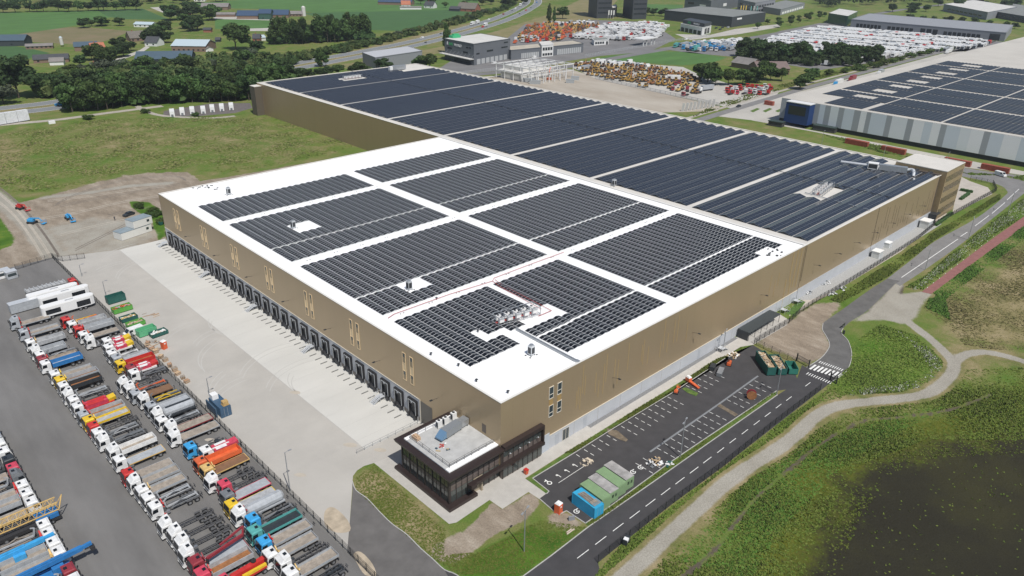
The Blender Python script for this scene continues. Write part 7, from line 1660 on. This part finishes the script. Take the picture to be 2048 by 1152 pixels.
def line(pts, n, h, wd, kinds, label, grp, jit=3.0, hv=.2):
    P = GP(pts); seg = [math.hypot(P[i+1][0]-P[i][0], P[i+1][1]-P[i][1]) for i in range(len(P)-1)]; T = sum(seg)
    for k in range(n):
        d = T*(k+.5)/n; i = 0
        while i < len(seg)-1 and d > seg[i]: d -= seg[i]; i += 1
        f = d/seg[i]; x = P[i][0]+(P[i+1][0]-P[i][0])*f; y = P[i][1]+(P[i+1][1]-P[i][1])*f; s = TR.uniform(1-hv, 1+hv)
        tree(x+TR.uniform(-jit,jit), y+TR.uniform(-jit,jit), h*s, wd*s, TR.choice(kinds), label, grp)
def scat(poly, n, h, wd, kinds, label, grp, hv=.3):
    P = GP(poly); xs = [p[0] for p in P]; ys = [p[1] for p in P]; c = 0; g = 0; u0 = [p[0] for p in poly]; v0 = [p[1] for p in poly]
    while c < n and g < 20000:
        g += 1; u, v = TR.uniform(min(u0), max(u0)), TR.uniform(min(v0), max(v0))
        if not inside(np.array([u]), np.array([v]), poly)[0]: continue
        x, y = G(u, v); s = TR.uniform(1-hv, 1+hv); tree(x, y, h*s, wd*s, TR.choice(kinds), label, grp); c += 1
B3 = ['broad','dark','dark']; BM = ['broad','dark','light']
line([(138,224),(200,220),(300,207),(400,206),(500,200)], 22, 16, 13, B3, "dark tree in the front rank of the belt along the lane", "tree belt along the lane", 2.5)
line([(132,216),(220,206),(330,196),(430,190),(520,184),(565,176)], 25, 17, 13, B3, "dark tree in the middle rank of the belt along the lane", "tree belt along the lane", 3)
line([(200,195),(300,186),(400,178),(520,174),(600,164)], 20, 13, 12, ['broad','dark'], "tree in the back rank of the belt along the lane", "tree belt along the lane", 4)
line([(545,165),(620,156),(700,148),(735,144)], 9, 7, 10, ['broad','dark'], "low round tree between rear hall and highway", "tree belt along the lane", 3)
for u, v, tp, wd, k, l in ((38,196,108,26,'dark',"huge dark tree at the left edge above the highway"),(8,208,168,17,'willow',"grey green willow at the left frame edge"),(472,100,42,26,'broad',"big round tree standing on the far meadow"),(515,108,80,15,'dark',"smaller dark tree right of the big round tree"),
    (893,106,48,7,'poplar',"slim poplar behind the green logo building"),(1098,50,8,6,'poplar',"slim poplar left of the dark towers"),(1108,48,14,4,'poplar',"thinner poplar beside its slim twin"),(1125,38,12,16,'broad',"round tree left of the dark towers"),
    (860,141,104,17,'broad',"bushy tree behind the rear hall roof unit"),(838,139,110,13,'broad',"left bushy tree behind the rear hall roof unit"),(768,140,116,14,'dark',"dark tree in front of the pale roofed shed"),(715,146,122,13,'broad',"tree left of the pale roofed shed"),
    (640,134,98,7,'poplar',"lone dark poplar at the near highway side"),(652,133,108,8,'broad',"round tree beside the lone highway poplar"),(1404,60,45,12,'light',"pale round tree between black hall and showroom"),(1370,52,35,9,'light',"young pale tree left of the showroom")):
    x, y = G(u, v); tree(x, y, max(5, hpx(u, v, tp)), wd, k, l, None)
line([(545,88),(600,88),(680,84),(738,76)], 20, 25, 11, ['poplar','broad','poplar','dark'], "tall tree in the poplar row on the far meadow", "poplar row on the far meadow", 3, .12)
line([(560,84),(740,74)], 8, 21, 10, ['dark','broad'], "tree behind the poplar row on the far meadow", "poplar row on the far meadow", 4)
line([(424,140),(560,126),(640,112),(750,88),(850,62),(950,36),(1030,10)], 34, 6.5, 9, ['shrub','shrub','broad','willow'], "bushy tree along the far side of the highway", "trees along the highway", 4)
scat([(75,195),(130,198),(250,165),(400,142),(420,125),(380,140),(250,150),(120,165),(80,170)], 16, 10, 12, BM, "garden tree between farms and highway", "garden trees by the farms")
scat([(140,165),(260,150),(420,142),(540,132),(540,122),(430,128),(300,142),(200,145),(140,150)], 18, 10, 11, ['broad','willow','light','dark'], "garden tree between farms and highway", "garden trees by the farms")
scat([(140,130),(180,138),(215,130),(255,110),(300,95),(280,90),(220,110),(170,118)], 12, 12, 14, BM, "tree around the orange roofed farmhouse", "trees around the farmhouses")
scat([(295,70),(340,62),(350,75),(330,92),(300,88)], 8, 14, 16, ['dark','broad'], "tree beside the thatched farmhouse", "trees around the farmhouses")
scat([(165,50),(240,46),(250,52),(200,56),(168,56)], 7, 9, 12, ['broad','dark'], "tree clump on the edge of the green field", "tree clump by the field")
scat([(340,60),(400,70),(440,40),(420,20),(340,25),(338,45)], 17, 15, 16, B3, "tree in the grove right of the green field", "grove right of the green field")
line([(-20,26),(60,24),(150,23),(280,20)], 15, 15, 17, B3, "tree in the line along the top left field edge", "tree line at the top left", 4)
line([(290,8),(330,6),(380,8),(410,5),(455,3)], 9, 14, 15, ['dark','broad'], "tree behind the far farm at the top edge", "trees at the top edge", 8)
scat([(820,12),(960,20),(1040,14),(1060,0),(1000,-6),(830,0)], 20, 13, 15, BM, "tree around the top hamlet", "trees around the top hamlet")
line([(1395,158),(1430,170),(1480,170),(1530,160),(1575,165)], 14, 13, 13, ['broad','light','broad'], "leafy tree between machine yard and brown barns", "trees by the brown barns", 4)
line([(1470,112),(1520,120),(1600,126),(1680,128),(1755,118)], 15, 15, 16, ['dark'], "dark tree in the row below the van park", "dark row below the van park", 3)
line([(1480,100),(1600,112),(1700,116)], 7, 14, 15, ['dark'], "dark tree in the row below the van park", "dark row below the van park", 5)
line([(1590,178),(1620,168),(1630,160)], 4, 11, 13, ['broad','dark'], "tree right of the brown barns by the service road", "trees by the brown barns", 4)
line([(1640,152),(1760,134),(1850,108),(1905,98)], 12, 5, 7, ['shrub','shrubl'], "shrub between van park and service road", "shrubs by the service road", 2)
line([(1500,60),(1560,54),(1640,36),(1700,26)], 9, 8, 8, ['light','broad'], "street tree along the far boulevard", "street trees on the boulevard", 3); line([(1530,50),(1600,40),(1640,30)], 7, 8, 8, ['broad','light'], "street tree in the second boulevard row", "street trees on the boulevard", 3)
line([(1290,30),(1350,34)], 5, 10, 11, ['broad','dark'], "round tree right of the dark towers", "trees by the towers", 3)
line([(1470,40),(1500,42)], 3, 8, 9, ['light'], "pale tree before the grey office block", "trees by the office block", 3)
line([(1800,42),(1880,44),(1990,52),(2060,62)], 10, 9, 11, ['broad','light','dark'], "tree on the green behind the service hall", "trees behind the service hall", 4)
scat([(1720,22),(1900,10),(2060,10),(2060,24),(1980,22),(1860,26),(1780,34)], 16, 14, 17, ['dark','dark','broad'], "dark tree at the edge of the top right wood", "wood edge at the top right")
line([(445,232),(290,226),(155,240),(122,240)], 3, 3, 4, ['shrub'], "small shrub on the meadow near the lane", "meadow shrubs", 2)
scat([(262,405),(300,408),(325,430),(325,455),(300,430)], 7, 1.5, 3.4, ['shrub','shrubl'], "leafy shrub on the green bank beside the white cabins", "shrubs on the green bank", .2)
# distant woods: one mass each

def wood(name, label, polys, n, h, seed, cell=9.0, mat_=None):
    r = np.random.RandomState(seed); V = []; F = []; C = []
    P = GP(polys); xs = [p[0] for p in P]; ys = [p[1] for p in P]; c = 0
    bx = np.array(polys)
    while c < n:
        u, v = r.uniform(bx[:,0].min(), bx[:,0].max()), r.uniform(bx[:,1].min(), bx[:,1].max())
        if not inside(np.array([u]), np.array([v]), polys)[0]: continue
        x, y = G(u, v); c += 1; cb = r.uniform(0,.75); hh = h*r.uniform(.6,1.25); rad = cell*r.uniform(.7,1.1)
        for k in range(46):
            d = r.normal(size=3); d /= np.linalg.norm(d); d[2] = abs(d[2]); q = r.uniform(.8,1.05); cc = np.array([x+d[0]*rad*q, y+d[1]*rad*q, hh*.45+d[2]*hh*.55*q]); a = r.normal(size=3); a /= np.linalg.norm(a); b = np.cross(a, d); b /= np.linalg.norm(b)+1e-6; s = r.uniform(.9,2.2)
            i = len(V); V += [tuple(cc-a*s-b*s*.7), tuple(cc+a*s-b*s*.6), tuple(cc+a*s*.8+b*s*.8), tuple(cc-a*s*.6+b*s)]; F.append((i,i+1,i+2,i+3)); C += [min(1, cb+r.uniform(0,.3))]*4
    me = bpy.data.meshes.new(name); me.from_pydata(V, [], F); ca = me.color_attributes.new("leaf", 'FLOAT_COLOR', 'POINT'); arr = np.ones((len(V),4), np.float32); arr[:,0] = C; ca.data.foreach_set("color", arr.ravel()); me.materials.append(mat_ or LEAFD)
    o = bpy.data.objects.new(name, me); COL.objects.link(o); tag(o, label, "wood", None, "stuff")
wood("far_wood", "dark wood closing the view along the top right edge", [(1640,16),(1760,12),(1900,4),(2100,2),(2100,-28),(1600,-28)], 260, 15, 5)
wood("far_wood", "dark wood along the top left frame edge", [(-60,18),(120,14),(330,4),(450,-6),(450,-26),(-60,-26)], 150, 14, 6)
wood("far_wood", "wooded band behind the top hamlet", [(800,2),(1040,6),(1075,-8),(1060,-26),(800,-26)], 70, 13, 8)
# ------------------------------------------------------------------ ground vegetation (uncountable)
def clumps(name, label, poly, n, hmin, hmax, mat_, seed, wd=.35, px=True, avoid=None):
    r = np.random.RandomState(seed); P = GP(poly) if px else poly; xs = [p[0] for p in P]; ys = [p[1] for p in P]
    X_ = r.uniform(min(xs), max(xs), n*4); Y_ = r.uniform(min(ys), max(ys), n*4); ok = inside(X_, Y_, P)
    if avoid:
        for kind, pts, w_ in avoid: ok &= segdist(X_, Y_, pts, False) > w_
    # uneven density
    dn = np.sin(X_*.21+1.3*np.sin(Y_*.13))+np.sin(Y_*.27+1.7*np.sin(X_*.11)); ok &= (r.uniform(-2.2,2.0,n*4) < dn)
    X_, Y_ = X_[ok][:n], Y_[ok][:n]; N = len(X_); V = np.zeros((N*2*3, 3)); C = np.zeros((N*6,))
    a = r.uniform(0, 6.28, N); h = r.uniform(hmin, hmax, N)*(0.7+.25*dn[ok][:n]).clip(.4,1.3); col = r.uniform(0,1,N)
    for j in range(2):
        aa = a+j*1.6; c, s = np.cos(aa)*wd*r.uniform(.5,1.3,N), np.sin(aa)*wd*r.uniform(.5,1.3,N); o = j*3
        V[o::6] = np.stack([X_-c, Y_-s, np.full(N, .02)], 1); V[o+1::6] = np.stack([X_+c, Y_+s, np.full(N, .02)], 1); V[o+2::6] = np.stack([X_+r.uniform(-.25,.25,N), Y_+r.uniform(-.25,.25,N), h], 1)
        C[o::6] = C[o+1::6] = C[o+2::6] = col
    me = bpy.data.meshes.new(name); me.vertices.add(len(V)); me.vertices.foreach_set("co", V.ravel()); nf = N*2
    me.loops.add(nf*3); me.loops.foreach_set("vertex_index", np.arange(nf*3, dtype=np.int32)); me.polygons.add(nf); me.polygons.foreach_set("loop_start", np.arange(0, nf*3, 3, dtype=np.int32)); me.update(calc_edges=True)
    ca = me.color_attributes.new("leaf", 'FLOAT_COLOR', 'POINT'); arr = np.ones((len(V),4), np.float32); arr[:,0] = C; ca.data.foreach_set("color", arr.ravel()); me.materials.append(mat_)
    o = bpy.data.objects.new(name, me); COL.objects.link(o); tag(o, label, "grass", None, "stuff")
GL = leaf_mat("grass_blades", (.088,.140,.022), (.125,.178,.030), (.175,.205,.048), .12, True); GLS = leaf_mat("grass_straw", (.14,.150,.048), (.19,.18,.075), (.25,.22,.11), .12, True); GLW = leaf_mat("white_flower_heads", (.30,.34,.22), (.45,.48,.38), (.62,.64,.56), .1, True); GLD = leaf_mat("grass_deep", (.062,.130,.020), (.088,.165,.026), (.12,.20,.038), .12, True)
AV = [('l', WSOIL, .5), ('l', WP, 2.6), ('l', WPB, 2.4), ('l', WPC, 3.0)]
clumps("verge_plants", "rough grass between the road fence and the sandy path", [(1175,1170),(1240,1095),(1348,1010),(1450,935),(1550,855),(1668,770),(1690,790),(1600,850),(1450,950),(1340,1050),(1230,1150)], 9000, .15, .7, GL, 1, .3, avoid=AV)
clumps("shore_plants", "wild grass slope between the sandy path and the dark wetland", [(1290,1160),(1460,975),(1570,900),(1700,820),(1880,795),(1930,740),(2060,735),(2060,880),(1850,880),(1720,930),(1640,1050),(1600,1170)], 26000, .1, .55, GL, 2, .3, avoid=AV)
clumps("shore_plants", "deeper green tufts on the slope above the wetland", [(1350,1120),(1500,960),(1640,880),(1800,830),(1900,810),(1700,920),(1560,1060),(1500,1160)], 8000, .1, .4, GLD, 3, .35, avoid=AV)
clumps("shore_fringe", "thinning olive tufts where the grass slope meets the dark wetland", [(1545,1180),(1590,1080),(1650,960),(1735,885),(1850,855),(2090,815),(2090,905),(1880,915),(1790,945),(1720,1030),(1670,1180)], 4200, .08, .35, GL, 24, .28)
clumps("wetland_tufts", "sparse olive tufts standing in the dark wetland", [(1600,1170),(1640,1050),(1720,940),(1850,890),(2080,850),(2080,1170)], 260, .1, .3, GL, 4, .25)
clumps("meadow_plants", "lush meadow inside the bend of the sandy path", [(1700,690),(1760,650),(1830,670),(1885,715),(1885,755),(1800,785),(1690,790),(1650,775),(1705,730)], 12000, .1, .45, GL, 5, .4, avoid=AV)
clumps("meadow_flowers", "white flowering weeds along the inner edge of the sandy path", [(1790,660),(1860,700),(1890,740),(1870,768),(1800,784),(1700,792),(1700,782),(1800,770),(1862,745),(1840,705)], 900, .3, .8, GLW, 6, .25, avoid=AV)
clumps("verge_plants", "rough grass strip between the rear fence and the public road", [(1660,600),(1740,552),(1802,512),(1860,470),(1955,415),(2000,388),(2000,398),(1940,436),(1869,480),(1830,512),(1775,553),(1720,585),(1680,606)], 9000, .2, .9, GL, 7, .35)
clumps("verge_flowers", "white flowering verge between public road and red cycle path", [(1850,556),(1917,500),(1985,448),(2060,392),(2060,420),(1990,465),(1900,530),(1850,570),(1820,585)], 1700, .2, .8, GLW, 8, .3)
clumps("verge_plants", "green verge between public road and red cycle path", [(1810,575),(1850,552),(1917,496),(1985,444),(2060,388),(2060,425),(1990,470),(1900,535),(1845,580)], 6000, .2, .8, GL, 9, .35)
clumps("meadow_plants", "rough grass field right of the red cycle path", [(1865,592),(1950,530),(2060,448),(2120,480),(2060,700),(1990,700),(1930,690),(1880,640),(1845,615)], 9000, .05, .35, GLS, 10, .35, avoid=AV)
clumps("meadow_plants", "green weeds along the edge of the red cycle path", [(1862,590),(1950,525),(2060,444),(2060,470),(1960,545),(1890,600),(1900,640),(1850,615)], 6000, .2, .7, GLD, 11, .35, avoid=AV)
clumps("meadow_plants", "uneven grass of the empty meadow left of the warehouse", [(-20,270),(200,236),(330,236),(500,228),(560,232),(720,290),(640,312),(470,345),(340,340),(250,346),(120,380),(0,388),(-40,380)], 14000, .05, .3, GL, 12, .8)
clumps("meadow_plants", "straw coloured grass of the empty meadow left of the warehouse", [(-20,270),(200,240),(500,232),(700,288),(560,320),(400,335),(250,344),(120,375),(-20,385)], 16000, .05, .35, GLS, 13, .7)
clumps("lawn_weeds", "weedy grass on the lawn in front of the office wing", [(748,930),(712,955),(712,980),(785,1047),(865,1116),(913,1148),(1046,1150),(1170,1055),(1085,1040),(1060,1050),(960,1105),(890,1110),(890,1060)], 7000, .03, .14, GL, 14, .25)
clumps("verge_weeds", "tall weeds on the verge between pavement and parking lot", [(1130,907),(1213,856),(1433,720),(1500,692),(1481,694),(1450,716),(1343,786),(1227,856),(1152,903)], 4000, .15, .5, GL, 15, .25)
clumps("verge_weeds", "weeds on the narrow verge between parking lot and access road", [(1175,1048),(1226,1012),(1333,933),(1392,893),(1550,785),(1392,902),(1304,964),(1180,1052)], 2500, .1, .4, GL, 16, .22)
clumps("bank_plants", "green weeds of the service road bank", [(1380,236),(1450,214),(1600,168),(1780,122),(1900,92),(1900,88),(1600,160),(1440,205)], 5000, .3, 1.2, GL, 17, .7)
clumps("bank_plants", "green strip behind the rear hall in front of the red containers", [(1640,268),(1800,302),(1940,350),(2048,352),(2048,362),(1990,350),(1930,345),(1880,330),(1760,305)], 5000, .3, 1.3, GL, 18, .7)

wood("undergrowth", "dense shrubs filling the belt between the lane and the highway", [(140,224),(300,208),(500,200),(590,172),(590,166),(520,174),(300,190),(140,210)], 300, 8, 15, 4.2, LEAF)
wood("undergrowth", "mixed shrubs and small trees of the gardens between farms and highway", [(75,200),(135,200),(300,170),(440,150),(560,138),(600,128),(540,120),(430,122),(300,140),(140,150),(70,180)], 290, 7, 16, 3.6, LEAFG)
wood("undergrowth", "low shrubs under the trees along the far side of the highway", [(424,144),(560,130),(640,116),(750,92),(850,66),(950,40),(1030,14),(1030,8),(850,56),(640,108),(424,136)], 220, 4.5, 17, 3.2, LEAFG)
wood("undergrowth", "shrubs under the poplar row on the far meadow", [(540,90),(745,80),(745,74),(540,82)], 90, 8, 18, 4)
wood("undergrowth", "undergrowth of the dark row below the van park", [(1470,118),(1600,132),(1700,134),(1765,122),(1700,118),(1500,108)], 110, 7, 19, 4)

# ------------------------------------------------------------------ haze
hz = MB(); hz.box(-1500, -1500, -2.0, 4000, 5000, 112.0); ho = hz.build("haze", [])
hm = bpy.data.materials.new("haze"); hm.use_nodes = True; n = hm.node_tree; n.nodes.remove(n.nodes["Principled BSDF"])
pv = n.nodes.new("ShaderNodeVolumePrincipled"); pv.inputs["Color"].default_value = (.80,.87,.95,1); pv.inputs["Density"].default_value = 0.00008; pv.inputs["Anisotropy"].default_value = .2
n.links.new(pv.outputs[0], n.nodes["Material Output"].inputs["Volume"]); ho.data.materials.append(hm); tag(ho, "thin pale summer haze over the whole site", "haze", None, "stuff")
